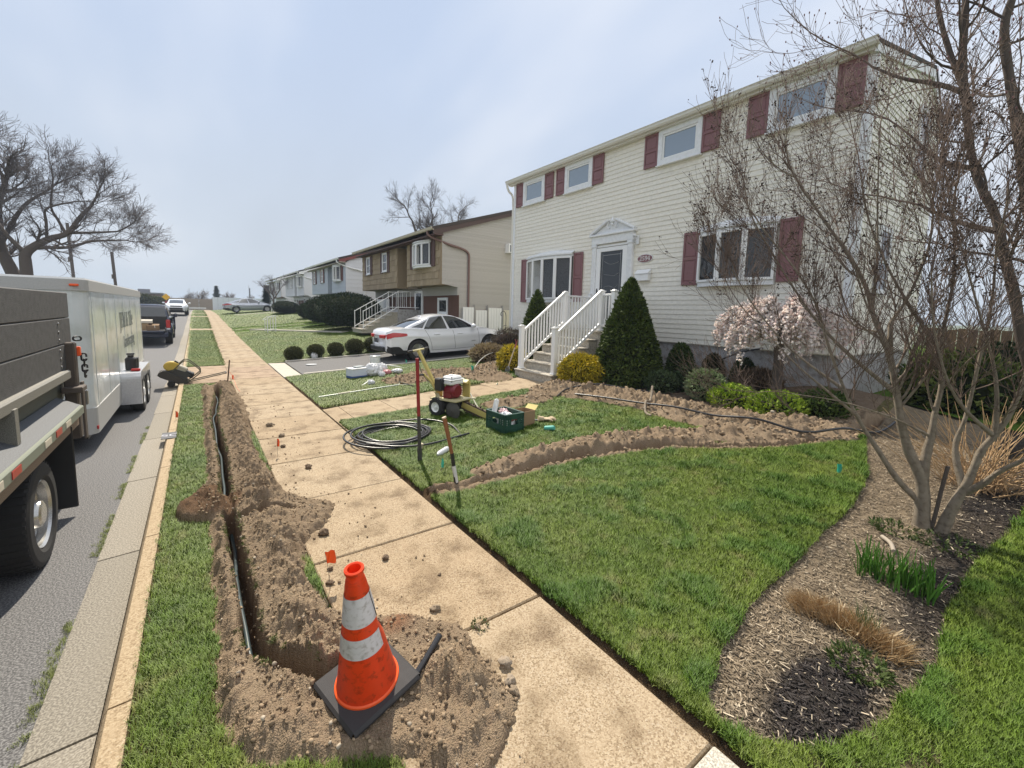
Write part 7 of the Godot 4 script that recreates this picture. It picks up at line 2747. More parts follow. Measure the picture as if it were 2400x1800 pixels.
func garden() -> void:
	m.leaf = leaf_mat(.06, .10, .015)
	m.leaf_core = mat(1, 1, 1, 1.0, 0.0, 0.1)
	m.leaf_core.vertex_color_use_as_albedo = true
	var g0 := Color(0.028, 0.054, 0.013)
	var g1 := Color(0.095, 0.135, 0.035)
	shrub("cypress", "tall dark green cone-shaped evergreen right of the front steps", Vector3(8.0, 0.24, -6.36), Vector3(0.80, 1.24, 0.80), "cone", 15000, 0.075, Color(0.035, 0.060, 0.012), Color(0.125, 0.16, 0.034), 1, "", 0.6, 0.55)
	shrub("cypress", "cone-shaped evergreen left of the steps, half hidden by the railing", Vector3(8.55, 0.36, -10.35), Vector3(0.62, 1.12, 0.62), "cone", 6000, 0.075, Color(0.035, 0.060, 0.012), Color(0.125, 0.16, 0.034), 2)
	var y0 := Color(0.24, 0.21, 0.018)
	var y1 := Color(0.80, 0.58, 0.035)
	shrub("gold_bush", "round golden thread-leaf bush at the right foot of the steps", Vector3(7.1, 0.25, -6.92), Vector3(0.52, 0.40, 0.52), "loose", 6500, 0.075, y0, y1, 3, "golden bushes by the steps", -0.3, 0.28, Color(0.05, 0.05, 0.01))
	shrub("gold_bush", "smaller golden bush left of the steps behind the garden fork", Vector3(7.15, 0.25, -9.68), Vector3(0.42, 0.40, 0.42), "loose", 4000, 0.07, y0, y1, 4, "golden bushes by the steps", -0.3, 0.28, Color(0.05, 0.05, 0.01))
	shrub("clipped_cone", "dark clipped egg-shaped shrub nearest the tall cone on its right", Vector3(8.8, 0.36, -5.5), Vector3(0.33, 0.48, 0.33), "bullet", 5000, 0.04, g0, g1, 5, "clipped shrubs along the foundation")
	shrub("clipped_cone", "brownish clipped egg-shaped shrub, middle of the three by the foundation", Vector3(8.85, 0.38, -4.76), Vector3(0.27, 0.38, 0.27), "bullet", 3500, 0.04, Color(0.03, 0.034, 0.014), Color(0.085, 0.07, 0.03), 6, "clipped shrubs along the foundation")
	shrub("clipped_cone", "dark clipped egg-shaped shrub at the end of the leaning black pipe", Vector3(8.9, 0.42, -4.14), Vector3(0.27, 0.34, 0.27), "bullet", 3500, 0.04, g0, Color(0.06, 0.065, 0.026), 7, "clipped shrubs along the foundation")
	var v1 := Color(0.36, 0.42, 0.24)
	shrub("variegated_shrub", "small grey-green shrub in front of the tall cone's right side", Vector3(7.9, 0.30, -5.32), Vector3(0.33, 0.24, 0.33), "loose", 1700, 0.06, Color(0.05, 0.08, 0.035), Color(0.13, 0.17, 0.08), 8)
	shrub("variegated_shrub", "pale variegated shrub before the middle clipped shrub", Vector3(7.9, 0.31, -4.36), Vector3(0.36, 0.32, 0.36), "loose", 2000, 0.06, Color(0.12, 0.17, 0.07), v1, 9)
	shrub("green_shrub", "dark green shrub tucked left behind the variegated one", Vector3(8.3, 0.36, -4.95), Vector3(0.28, 0.27, 0.28), "loose", 1500, 0.055, Color(0.03, 0.055, 0.02), Color(0.08, 0.12, 0.05), 10)
	var e0 := Color(0.12, 0.20, 0.02)
	var e1 := Color(0.46, 0.56, 0.06)
	shrub("light_shrub", "yellow-green low shrub, left one of the pair before the cherry trunk", Vector3(7.75, 0.22, -3.74), Vector3(0.42, 0.26, 0.40), "loose", 2400, 0.06, e0, e1, 11, "yellow-green shrubs in the bed", 0.9)
	shrub("light_shrub", "yellow-green low shrub, right one of the pair before the cherry trunk", Vector3(7.5, 0.24, -2.92), Vector3(0.40, 0.27, 0.42), "loose", 2400, 0.06, e0, e1, 12, "yellow-green shrubs in the bed", 0.9)
	shrub("dull_shrub", "duller green low shrub behind the right yellow-green one", Vector3(7.95, 0.36, -2.42), Vector3(0.36, 0.24, 0.34), "loose", 1700, 0.06, Color(0.04, 0.075, 0.015), Color(0.13, 0.18, 0.04), 13, "", 0.9)
	shrub("brown_shrub", "bare brown twiggy shrub between clipped shrub and cherry trunk", Vector3(8.7, 0.40, -3.75), Vector3(0.36, 0.28, 0.40), "loose", 2600, 0.10, Color(0.10, 0.065, 0.042), Color(0.26, 0.18, 0.12), 14, "", 1.2, 0.12, Color(0.05, 0.035, 0.025))
	shrub("dry_shrub", "withered cream-brown shrub under the car's front wheel", Vector3(7.55, 0.30, -11.55), Vector3(0.62, 0.30, 0.45), "loose", 2200, 0.10, Color(0.22, 0.16, 0.10), Color(0.50, 0.40, 0.27), 15, "", 0.3, 0.3, Color(0.08, 0.055, 0.035))
	shrub("twiggy_shrub", "leafless grey-brown shrub beneath the wire trellis", Vector3(8.6, 0.36, -11.9), Vector3(0.6, 0.5, 0.5), "loose", 1500, 0.20, Color(0.08, 0.06, 0.05), Color(0.20, 0.15, 0.12), 16, "", 1.0, 0.05, Color(0.045, 0.035, 0.03))
	shrub("budding_shrub", "small green budding shrub under the leafless one", Vector3(8.05, 0.33, -11.1), Vector3(0.32, 0.26, 0.32), "loose", 900, 0.06, Color(0.08, 0.11, 0.03), Color(0.27, 0.28, 0.10), 17)
	b_rock(Vector3(8.0, 0.33, -10.75))
	# the row of clipped balls along the drive, and the hedges before the next house
	var names_ := ["first clipped ball from the sidewalk, by the driveway apron", "second clipped ball from the sidewalk along the driveway", "third clipped ball, just past the white bag", "fourth clipped ball along the driveway", "fifth clipped ball, next to the car's tail", "sixth clipped ball, behind the white car"]
	var ball := shrub("clipped_ball", names_[0], Vector3(2.62, 0.04, -16.25), Vector3(0.30, 0.25, 0.30), "ball", 3200, 0.035, Color(0.028, 0.042, 0.012), Color(0.12, 0.105, 0.028), 18, "clipped balls along the driveway", 0.3, 0.4, Color(0.03, 0.028, 0.014))
	for q in [[3.32, 1, 0.95], [4.0, 2, 0.96], [4.68, 3, 1.12], [5.38, 4, 1.15], [6.1, 5, 1.1]]:
		var c := dup(ball, Vector3(q[0], lawn_y(q[0], -16.2), -16.25), q[0] * 2.0, names_[q[1]])
		c.scale = Vector3.ONE * q[2]
	var dome := shrub("hedge_dome", "largest dark rounded hedge, beside the tan house's stoop", Vector3(7.0, 0.75, -25.4), Vector3(1.7, 1.0, 2.2), "ball", 9000, 0.09, Color(0.012, 0.026, 0.010), Color(0.036, 0.055, 0.02), 19, "dark rounded hedges before the far houses")
	dup(dome, Vector3(7.0, 0.8, -29.6), 1.0, "second dark hedge, left of the largest dome").scale = Vector3(0.75, 0.95, 0.75)
	dup(dome, Vector3(7.2, 0.85, -33.0), 2.0, "third dark hedge, before the pale blue house").scale = Vector3(0.6, 0.75, 0.55)
	dup(dome, Vector3(7.2, 0.95, -37.0), 3.0, "fourth dark hedge, at the far end of the pale blue house").scale = Vector3(0.55, 0.65, 0.5)
	dup(dome, Vector3(6.9, 1.2, -46.5), 3.0, "low dark hedge beneath the white wooden stair").scale = Vector3(0.7, 0.6, 1.0)
	# mulch bed plants
	var o := thing("daffodil_clump", "clump of upright green leaves in the mulch bed below the bare tree", "plant", Vector3(3.85, 0.07, -0.64))
	var b := B.new()
	b.colored = true
	var r := RandomNumberGenerator.new()
	r.seed = 3
	for i in 190:
		var p := Vector3(r.randfn(0, 0.055), 0, r.randf_range(-0.2, 0.2))
		var h := r.randf_range(0.14, 0.26)
		var lean := Vector3(r.randfn(0, 0.035), 0, r.randfn(0, 0.04))
		var a := r.randf() * TAU
		var s := Vector3(cos(a), 0, sin(a)) * 0.0055
		var t := r.randf_range(0.7, 1.25)
		b.col = Color(0.085, 0.20, 0.03) * t
		var q := p + lean * 0.4 + Vector3(0, h * 0.55, 0)
		b.quad(p - s, p + s, q + s, q - s, Vector3(0.3, 0.5, 0.3))
		b.quad(q - s, q + s, p + lean + Vector3(0, h, 0) + s * 0.5, p + lean + Vector3(0, h, 0) - s * 0.5, Vector3(0.3, 0.5, 0.3))
	part(o, "leaves", b, m.leaf)
	o = thing("cut_grass_clump", "cut-back clump of dry brown ornamental grass in the mulch bed", "plant", Vector3(3.08, 0.05, -0.72))
	b = B.new()
	b.colored = true
	for i in 5200:
		var u := r.randf()
		var arc := lerpf(-0.25, 0.27, u)
		var p := Vector3(0.06 - 0.11 * absf(u - 0.45) + r.randfn(0, 0.048), 0, arc + r.randfn(0, 0.016))
		var out := Vector3(-0.5 + r.randfn(0, 0.5), 1.0, (u - 0.5) * 1.6 + r.randfn(0, 0.4)).normalized()
		var h := r.randf_range(0.06, 0.14)
		var s := Vector3(r.randf() - 0.5, 0, r.randf() - 0.5).normalized() * 0.0022
		b.col = Color(0.36, 0.22, 0.10).lerp(Color(0.62, 0.47, 0.28), r.randf()) * r.randf_range(0.6, 1.1)
		b.tri(p - s, p + s, p + out * h, Vector3(-0.5, 0.6, 0.3))
	for i in 70:
		var p := Vector3(r.randfn(0.03, 0.04), 0.03, r.randf_range(-0.25, 0.25))
		var e := p + Vector3(r.randf_range(-0.12, 0.08), r.randf_range(0.02, 0.1), r.randf_range(-0.12, 0.12))
		var s := Vector3(0, 0, 0.0025)
		b.col = Color(0.5, 0.40, 0.26)
		b.quad(p - s, p + s, e + s, e - s, Vector3(-0.4, 1, 0.2))
	part(o, "dry_stems", b, m.leaf_core)
	b = B.new()
	b.colored = true
	for i in 40:
		var p := Vector3(r.randfn(0.05, 0.02), 0.02, 0.09 + r.randfn(0, 0.03))
		var e := p + Vector3(r.randfn(0, 0.05), r.randf_range(0.12, 0.2), r.randfn(0, 0.04))
		var s := Vector3(0.002, 0, 0.002)
		b.col = Color(0.09, 0.13, 0.05)
		b.tri(p - s, p + s, e, Vector3(-0.4, 0.4, 0.3))
	part(o, "new_blades", b, m.leaf)
	# creeping weeds about the tree foot and the mulch
	var wi := 0
	for q in [[Vector3(4.72, 0.13, -0.83), 0.16, "low green weeds left of the bare tree's foot"], [Vector3(4.75, 0.14, -0.52), 0.2, "low green weeds in front of the bare tree's foot"], [Vector3(2.78, 0.05, -0.57), 0.13, "low yellowish weeds between the dry clump and the black mulch"], [Vector3(1.30, -0.01, -2.02), 0.05, "grey-green weeds growing out of the sidewalk joint by the cone"]]:
		var c := shrub("weeds", q[2], q[0], Vector3(q[1], 0.025, q[1]), "loose", 260 if q[1] > 0.1 else 110, 0.035 if q[1] > 0.1 else 0.016, Color(0.05, 0.08, 0.02), Color(0.14, 0.17, 0.06), 30 + wi, "", 0.8, 0.4, Color(0.05, 0.045, 0.025))
		c.set_meta("category", "weeds")
		wi += 1
	# tall dry stalks behind the tree
	o = thing("dry_stalks", "fan of tall tan dry stalks behind the bare tree", "plant", Vector3(6.4, 0.22, -0.55))
	b = B.new()
	for i in 170:
		var a := r.randf_range(-1.3, 1.3)
		var p := Vector3(r.randfn(0, 0.12), 0, r.randfn(0, 0.12))
		var l := r.randf_range(0.5, 1.05)
		var d := Vector3(r.randfn(0, 0.3), cos(a) * 0.9 + 0.15, sin(a)).normalized()
		b.tube(pv([p, p + d * l * 0.5 + Vector3(0, 0.03, 0), p + d * l + Vector3(0, -0.06 * absf(a), 0)]), [0.005, 0.004, 0.0025], 3, false)
	part(o, "stalks", b, mat(.42, .28, .15, .8))
	o = thing("log", "pale broken branch lying on the mulch by the tree foot", "branch", Vector3(4.38, 0.12, -0.80), 0.5)
	b = B.new()
	b.tube(curve([Vector3(-0.1, 0.01, 0), Vector3(0, 0.025, 0.01), Vector3(0.12, 0.02, -0.01)], 4), 0.016, 7)
	part(o, "branch", b, mat(.33, .28, .22, .8))
	# wire trellis and shepherd's hook beside the drive
	b = B.new()
	b.tube(curve([Vector3(9.3, 0.3, -13.05), Vector3(9.28, 1.3, -13.05), Vector3(9.28, 1.75, -13.05), Vector3(9.2, 1.92, -13.05), Vector3(9.08, 1.9, -13.05), Vector3(9.04, 1.8, -13.05), Vector3(9.09, 1.76, -13.05)], 6), 0.011, 6)
	one("shepherds_hook", b, m.black, "thin black shepherd's hook at the corner of the cream house", "hook")
	b = B.new()
	for i in 4:
		b.tube(curve([Vector3(9.28, 1.42 - i * 0.14, -13.0), Vector3(9.05, 1.38 - i * 0.15, -12.9), Vector3(8.8, 1.2 - i * 0.13, -12.8), Vector3(8.68, 1.0 - i * 0.1, -12.75)], 6), 0.011, 6)
	one("wire_trellis", b, m.black, "curved black wire trellis fanning out from the hook", "trellis")
	b = B.new()
	b.lathe([Vector2(0, 0.008), Vector2(0.16, 0.008), Vector2(0.165, 0.0)], 24)
	one("manhole_cover", b, mat(.32, .34, .36, .6), "pale round cover set in the driveway asphalt", "cover").position = Vector3(2.85, lawn_y(2.85, -14.0) + yr(-14.6) - yr(-14.0) + 0.012, -14.6)

func b_rock(at: Vector3) -> void:
	var f := FastNoiseLite.new()
	f.seed = 2
	f.frequency = 1.0
	var b := B.new()
	b.ball(Vector3(0, 0.15, 0), Vector3(0.42, 0.26, 0.35), 14, func(d: Vector3) -> float: return 0.9 + 0.4 * f.get_noise_3dv(d * 1.6))
	var o := one("boulder", b, surf(mat(.22, .20, .17, .95), m.grit, 2.0, m.relief, 2.0), "grey boulder between the withered shrub and the golden bush", "boulder")
	o.position = at

# --- bare trees ---
# one branch grown from p along d: wood collects thick pieces, twig the thin ones, tips the ends
func grow(wood: B, twig: B, tips: Array, p: Vector3, d: Vector3, l: float, r: float, lvl: int, q: Dictionary, g: RandomNumberGenerator) -> void:
	var n := 5 if lvl > 1 else 4
	var pts := PackedVector3Array([p])
	var rad := [r]
	var dirs := [d]
	for i in n:
		d = (d + Vector3(g.randfn(0, q.wob), g.randfn(0, q.wob) + q.up * (1.0 if lvl < 3 else 0.4), g.randfn(0, q.wob))).normalized()
		p += d * l / n
		pts.append(p)
		rad.append(maxf(r * lerpf(1.0, q.taper, (i + 1.0) / n), q.rmin))
		dirs.append(d)
	if r > q.thick:
		wood.tube(pts, rad, 6, false)
	else:
		twig.tube(pts, rad, 3, false)
	if lvl <= 0:
		tips.append(p)
		return
	var kids: int = q.kids
	for i in kids:
		var t := g.randf_range(0.25, 0.98)
		var k := mini(int(t * n), n - 1)
		var at := pts[k].lerp(pts[k + 1], t * n - k)
		var dd: Vector3 = dirs[k]
		var ax := dd.cross(Vector3(g.randfn(), g.randfn(), g.randfn())).normalized()
		grow(wood, twig, tips, at, dd.rotated(ax, g.randf_range(q.a0, q.a1)), l * g.randf_range(q.l0, q.l1), rad[k] * q.shrink, lvl - 1, q, g)
	grow(wood, twig, tips, p, d, l * 0.72, rad[n] * 0.95, lvl - 1, q, g)

func trees() -> void:
	var g := RandomNumberGenerator.new()
	g.seed = 12
	# the many-stemmed bare tree in the mulch bed
	var o := thing("bare_tree", "many-stemmed bare tree with smooth tan trunks and seed pods in the mulch bed", "tree")
	var q := {"wob": 0.14, "up": 0.15, "taper": 0.55, "rmin": 0.0016, "thick": 0.007, "kids": 5, "a0": 0.22, "a1": 0.68, "l0": 0.45, "l1": 0.85, "shrink": 0.62}
	var X := 4.9
	var limbs := [
		[[[4.9, 0.08, -0.70], [4.9, 0.38, -0.72], [4.9, 0.60, -0.75], [4.88, 0.80, -0.84], [4.85, 1.04, -0.91], [4.84, 1.29, -0.96], [4.84, 1.65, -1.05], [4.82, 1.94, -1.17], [4.82, 2.2, -1.25], [4.8, 2.52, -1.41], [4.78, 2.75, -1.56], [4.75, 3.05, -1.74]], 0.075, 0.014],
		[[[4.84, 1.55, -1.03], [4.87, 1.86, -1.06], [4.9, 1.94, -1.05], [4.92, 2.12, -0.98], [4.95, 2.5, -0.9], [4.97, 2.8, -0.9]], 0.030, 0.010],
		[[[4.9, 0.58, -0.74], [4.93, 0.8, -0.74], [4.95, 0.96, -0.73], [4.98, 1.14, -0.73], [5.02, 1.4, -0.72], [5.05, 1.68, -0.76], [5.05, 2.0, -0.75], [5.06, 2.3, -0.74], [5.05, 2.7, -0.78]], 0.05, 0.010],
		[[[4.9, 0.40, -0.75], [4.82, 0.55, -0.88], [4.75, 0.79, -1.02], [4.7, 1.01, -1.15], [4.67, 1.28, -1.28], [4.62, 1.69, -1.43], [4.6, 2.05, -1.55], [4.55, 2.4, -1.75], [4.52, 2.7, -1.98]], 0.034, 0.009],
		[[[4.92, 0.10, -0.60], [4.92, 0.26, -0.57], [4.92, 0.42, -0.54], [4.95, 0.66, -0.48], [4.98, 0.9, -0.44], [5.0, 1.05, -0.38], [5.02, 1.25, -0.32], [5.05, 1.6, -0.27], [5.05, 2.0, -0.25], [5.05, 2.4, -0.22]], 0.062, 0.014],
		[[[4.95, 0.58, -0.50], [5.0, 0.78, -0.57], [5.04, 0.94, -0.59], [5.08, 1.15, -0.56], [5.15, 1.6, -0.54], [5.18, 2.03, -0.52], [5.2, 2.5, -0.54]], 0.038, 0.010],
		[[[4.95, 0.55, -0.49], [4.9, 0.66, -0.40], [4.85, 0.80, -0.32], [4.8, 0.95, -0.2], [4.75, 1.2, -0.05], [4.7, 1.6, 0.1]], 0.036, 0.012],
		[[[4.7, 1.05, -1.16], [4.55, 1.25, -1.35], [4.45, 1.5, -1.62], [4.4, 1.75, -1.85], [4.38, 2.0, -2.1]], 0.018, 0.006],
		[[[4.95, 0.95, -0.73], [4.7, 1.1, -0.95], [4.5, 1.2, -1.25], [4.4, 1.22, -1.6]], 0.014, 0.005],
		[[[4.84, 1.29, -0.96], [4.75, 1.6, -1.3], [4.68, 1.95, -1.6], [4.64, 2.5, -1.95], [4.6, 2.95, -2.2], [4.6, 3.3, -2.3]], 0.026, 0.007],
		[[[4.67, 1.28, -1.28], [4.6, 1.6, -1.7], [4.55, 2.0, -2.05], [4.5, 2.4, -2.3]], 0.018, 0.006],
		[[[5.05, 1.68, -0.76], [4.98, 2.0, -0.95], [4.92, 2.4, -1.15], [4.9, 2.85, -1.32], [4.9, 3.3, -1.42]], 0.024, 0.007],
		[[[5.0, 1.05, -0.38], [4.95, 1.5, -0.42], [4.88, 2.0, -0.55], [4.85, 2.6, -0.72]], 0.024, 0.007],
		[[[4.82, 2.0, -1.19], [4.85, 2.4, -1.2], [4.88, 2.9, -1.25], [4.9, 3.5, -1.3]], 0.020, 0.006],
		[[[4.98, 1.05, -0.40], [4.8, 1.25, -0.55], [4.65, 1.5, -0.65], [4.6, 1.9, -0.75], [4.6, 2.3, -0.8]], 0.022, 0.007]]
	var trunk := B.new()
	var twig := B.new()
	var tips := []
	for lb in limbs:
		var a := []
		for p in lb[0]:
			a.append(Vector3(p[0], p[1], p[2]))
		var c := curve(a, 4)
		var rr := []
		for i in c.size():
			var t := float(i) / (c.size() - 1)
			rr.append(0.86 * lerpf(lb[1], lb[2], pow(t, 0.6)) * (1.0 - 0.15 * smoothstep(0.2, 0.4, t)) * (1.0 + 0.05 * sin(i * 1.7)) + (0.02 * exp(-i * 0.8) if lb[1] > 0.06 else 0.0))
		trunk.tube(c, rr, 10, false)
		var n := c.size()
		for i in range(n / 3, n):
			if g.randf() < 0.72 and c[i].y > 1.1:
				var dd := (c[mini(i + 1, n - 1)] - c[i - 1]).normalized()
				var ax := dd.cross(Vector3(g.randfn(), g.randfn(), g.randfn())).normalized()
				grow(trunk, twig, tips, c[i], dd.rotated(ax, g.randf_range(0.5, 1.1)), g.randf_range(0.25, 0.6), rr[i] * 0.42, 2, q, g)
		grow(trunk, twig, tips, c[n - 1], (c[n - 1] - c[n - 3]).normalized(), 0.5, lb[2], 3, q, g)
	part(o, "trunk", trunk, m.bark)
	part(o, "twigs", twig, m.twig)
	var b := B.new()
	b.tube(curve([Vector3(4.9, 0.1, -0.65), Vector3(4.9, 0.35, -0.63), Vector3(4.9, 0.5, -0.62), Vector3(4.9, 0.74, -0.60)], 4), 0.014, 7)
	part(o, "dead_stem", b, m.bark_dark)
	b = B.new()
	for t: Vector3 in tips:
		if t.y > 2.1 and g.randf() < 0.22:
			for k in g.randi_range(1, 4):
				b.ball(t + Vector3(g.randfn(0, 0.012), g.randfn(0, 0.012), g.randfn(0, 0.012)), Vector3.ONE * g.randf_range(0.005, 0.009), 3)
	part(o, "seed_pods", b, m.pod)
	# the taller dark tree behind it
	o = thing("dark_tree", "taller dark-barked bare tree with budding twigs at the right edge", "tree")
	q = {"wob": 0.15, "up": 0.05, "taper": 0.6, "rmin": 0.0022, "thick": 0.012, "kids": 4, "a0": 0.4, "a1": 1.0, "l0": 0.5, "l1": 0.85, "shrink": 0.6}
	trunk = B.new()
	twig = B.new()
	tips = []
	for lb in [[[[7.6, 0.2, 0.1], [7.4, 0.8, -0.15], [7.2, 1.5, -0.4], [7.1, 2.18, -0.55], [7.0, 2.67, -0.67], [7.0, 3.07, -0.77], [7.0, 3.51, -0.95], [7.0, 4.03, -1.07], [7.0, 4.46, -1.14], [7.0, 4.97, -1.31], [7.0, 5.44, -1.44], [7.0, 6.0, -1.55]], 0.058, 0.02], [[[7.4, 0.9, -0.1], [7.2, 2.0, -0.35], [7.0, 3.0, -0.52], [7.0, 3.84, -0.68], [7.0, 4.33, -0.78], [7.0, 4.99, -0.9], [7.0, 5.4, -0.86], [7.0, 6.1, -0.8]], 0.058, 0.03], [[[7.0, 4.4, -1.13], [7.0, 4.81, -1.19], [7.0, 5.46, -1.23], [7.0, 6.1, -1.3]], 0.045, 0.025], [[[7.0, 4.46, -1.14], [6.9, 4.6, -1.35], [6.8, 4.75, -1.65], [6.8, 5.0, -1.95]], 0.03, 0.012], [[[7.05, 2.9, -0.72], [7.3, 3.1, -1.1], [7.5, 3.4, -1.5]], 0.035, 0.015], [[[7.0, 3.2, -0.6], [7.2, 3.7, -0.3], [7.3, 4.4, -0.2], [7.3, 5.2, -0.2]], 0.05, 0.02], [[[7.0, 3.6, -0.96], [6.9, 3.75, -1.25], [6.8, 4.05, -1.5]], 0.03, 0.012]]:
		var a := []
		for p in lb[0]:
			a.append(Vector3(p[0], p[1], p[2]))
		var c := curve(a, 4)
		var rr := []
		for i in c.size():
			rr.append(lerpf(lb[1], lb[2], float(i) / (c.size() - 1)) * (1.0 + 0.07 * sin(i * 2.1)))
		trunk.tube(c, rr, 9, false)
		var n := c.size()
		for i in range(2, n):
			if c[i].y > 1.6 and g.randf() < 0.55:
				var dd := (c[mini(i + 1, n - 1)] - c[i - 1]).normalized()
				var ax := dd.cross(Vector3(g.randfn(), g.randfn(), g.randfn())).normalized()
				grow(trunk, twig, tips, c[i], dd.rotated(ax, g.randf_range(0.5, 1.2)), g.randf_range(0.4, 0.75), rr[i] * 0.35, 2, q, g)
		grow(trunk, twig, tips, c[n - 1], (c[n - 1] - c[n - 3]).normalized(), 0.9, lb[2], 3, q, g)
	part(o, "trunk", trunk, m.bark_dark)
	part(o, "twigs", twig, m.twig)
	b = B.new()
	for t: Vector3 in tips:
		if g.randf() < 0.5:
			b.ball(t, Vector3(0.008, 0.016, 0.008), 3)
	part(o, "buds", b, mat(.16, .08, .08, .9))
	# the weeping cherry in blossom before the right bow window
	o = thing("weeping_cherry", "small weeping cherry in pale pink blossom below the right bow window", "tree", Vector3(8.45, 0.40, -3.32))
	b = B.new()
	b.tube(curve([Vector3(0, -0.05, 0), Vector3(0.02, 0.4, -0.02), Vector3(0.0, 0.9, -0.02), Vector3(0.0, 1.35, -0.08)], 5), 0.085, 10)
	part(o, "trunk", b, m.bark_dark)
	twig = B.new()
	var bl := B.new()
	bl.colored = true
	for i in 100:
		var a := g.randf() * TAU
		var rx := g.randf_range(0.3, 1.0)
		var out := Vector3(cos(a) * 0.55, 0, sin(a) * 1.15) * rx
		var top := Vector3(0, 1.35, -0.08)
		var hgt := g.randf_range(0.25, 0.62) * (1.15 - 0.5 * rx)
		var mid := top + out * 0.55 + Vector3(0, hgt, 0)
		var drop := g.randf_range(-0.1, 0.85) * rx
		var c := curve([top, mid, top + out + Vector3(0, hgt * 0.55 - drop * 0.3, 0), top + out * 1.08 + Vector3(0, -drop * 0.75, 0)], 6)
		var rr := []
		for k in c.size():
			rr.append(lerpf(0.012, 0.002, float(k) / c.size()))
		twig.tube(c, rr, 3, false)
		for k in range(4, c.size()):
			for w in g.randi_range(5, 12):
				var p := c[k] + Vector3(g.randfn(0, 0.035), g.randfn(0, 0.035), g.randfn(0, 0.035))
				bl.col = Color(0.97, 0.94, 0.91).lerp(Color(0.88, 0.74, 0.72), pow(g.randf(), 3.0)) * g.randf_range(0.75, 1.1)
				for e in 2:
					var nn := Vector3(g.randfn(), g.randfn() + 0.4, g.randfn()).normalized()
					var s := nn.cross(Vector3(g.randfn(), 1, 0.3)).normalized() * 0.020
					var t := nn.cross(s)
					bl.quad(p - s - t * 0.6, p + s - t, p + s * 0.7 + t, p - s * 0.8 + t, nn)
	part(o, "twigs", twig, m.twig)
	var pm := leaf_mat(.75, .68, .64)
	part(o, "blossom", bl, pm)
	# big bare trees over the road on the left
	var big := func(called: String, label: String, at: Vector3, limbs_: Array, seed_: int, l: float, lv: int, thick: float) -> Node3D:
		g.seed = seed_
		var t := thing(called, label, "tree", at)
		var wd := B.new()
		var tw := B.new()
		var tp := []
		var k := {"wob": 0.17, "up": 0.05, "taper": 0.6, "rmin": 0.0075 * thick, "thick": 0.05 * thick, "kids": 4, "a0": 0.35, "a1": 0.95, "l0": 0.5, "l1": 0.85, "shrink": 0.6}
		for lb in limbs_:
			var a := []
			for p in lb[0]:
				a.append(Vector3(p[0], p[1], p[2]))
			var c := curve(a, 4)
			var rr := []
			for i in c.size():
				rr.append(lerpf(lb[1], lb[2], float(i) / (c.size() - 1)))
			wd.tube(c, rr, 8, false)
			var n := c.size()
			for i in range(n / 3, n):
				if g.randf() < 0.45:
					var dd := (c[mini(i + 1, n - 1)] - c[i - 1]).normalized()
					var ax := dd.cross(Vector3(g.randfn(), g.randfn(), g.randfn())).normalized()
					grow(wd, tw, tp, c[i], dd.rotated(ax, g.randf_range(0.5, 1.0)), l * g.randf_range(0.6, 1.0), rr[i] * 0.4, lv - 1, k, g)
			grow(wd, tw, tp, c[n - 1], (c[n - 1] - c[n - 3]).normalized(), l, lb[2], lv, k, g)
		part(t, "trunk", wd, m.bark_dark)
		part(t, "twigs", tw, m.twig_far)
		return t
	m.twig_far = mat(.15, .13, .13, .9)
	big.call("roadside_tree", "big bare tree at the left edge beyond the trailer, its trunk leaning left", Vector3(-10.0, 0.3, -42.0), [[[[1.2, 0, 0], [0.5, 3.0, 0], [0.0, 5.0, 0], [0.1, 7.4, 0.2], [0.5, 8.6, 0.3]], 0.42, 0.14], [[[0.05, 6.0, 0], [-1.2, 7.6, 0.4], [-1.8, 9.2, 0.3]], 0.2, 0.12], [[[0.2, 8.0, 0.2], [0.6, 9.0, 0.6], [0.2, 10.0, 0.8]], 0.15, 0.07], [[[0.0, 5.0, 0], [1.0, 7.6, -0.6], [2.2, 9.0, -0.9]], 0.16, 0.06]], 31, 1.7, 4, 1.0)
	big.call("roadside_tree", "bare tree with a low crooked limb reaching right above the trailer", Vector3(-9.0, 0.3, -41.0), [[[[0.25, 0, 0], [0.25, 3.6, 0], [0.3, 4.5, 0], [0.8, 5.1, 0], [1.5, 5.6, 0.1], [2.3, 6.05, 0.1], [3.0, 7.2, 0.2], [3.6, 8.0, 0.3]], 0.34, 0.08], [[[2.2, 6.0, 0.1], [1.9, 6.8, 0], [1.6, 7.6, -0.1], [1.7, 8.8, -0.2]], 0.09, 0.05], [[[0.9, 5.0, 0], [2.2, 5.1, 0.1], [3.4, 5.6, 0.3], [4.6, 5.8, 0.4]], 0.12, 0.05], [[[2.3, 6.05, 0.1], [3.6, 6.2, 0.4], [4.8, 6.4, 0.6]], 0.10, 0.05], [[[1.3, 5.5, 0], [1.35, 6.6, 0.1], [1.4, 7.4, 0.2], [2.2, 7.9, 0.2]], 0.09, 0.05], [[[0.3, 4.5, 0], [-0.6, 6.0, 0.4], [-1.0, 7.6, 0.6]], 0.14, 0.06]], 32, 1.5, 4, 0.9)
	big.call("back_tree", "wide bare tree rising behind the roof of the tan house", Vector3(19.3, 0.9, -40.0), [[[[0, 0, 0], [0, 4.5, 0], [-0.3, 7.0, 0]], 0.4, 0.2], [[[-0.1, 5.5, 0], [-1.6, 8.0, 0], [-2.2, 9.5, 0]], 0.2, 0.08], [[[0, 5.5, 0], [1.6, 8.0, 0.5], [2.4, 9.6, 0.6]], 0.2, 0.08], [[[-0.3, 7.0, 0], [0.1, 9.0, -0.5], [0.2, 10.2, -0.6]], 0.16, 0.07]], 33, 1.5, 4, 0.8)
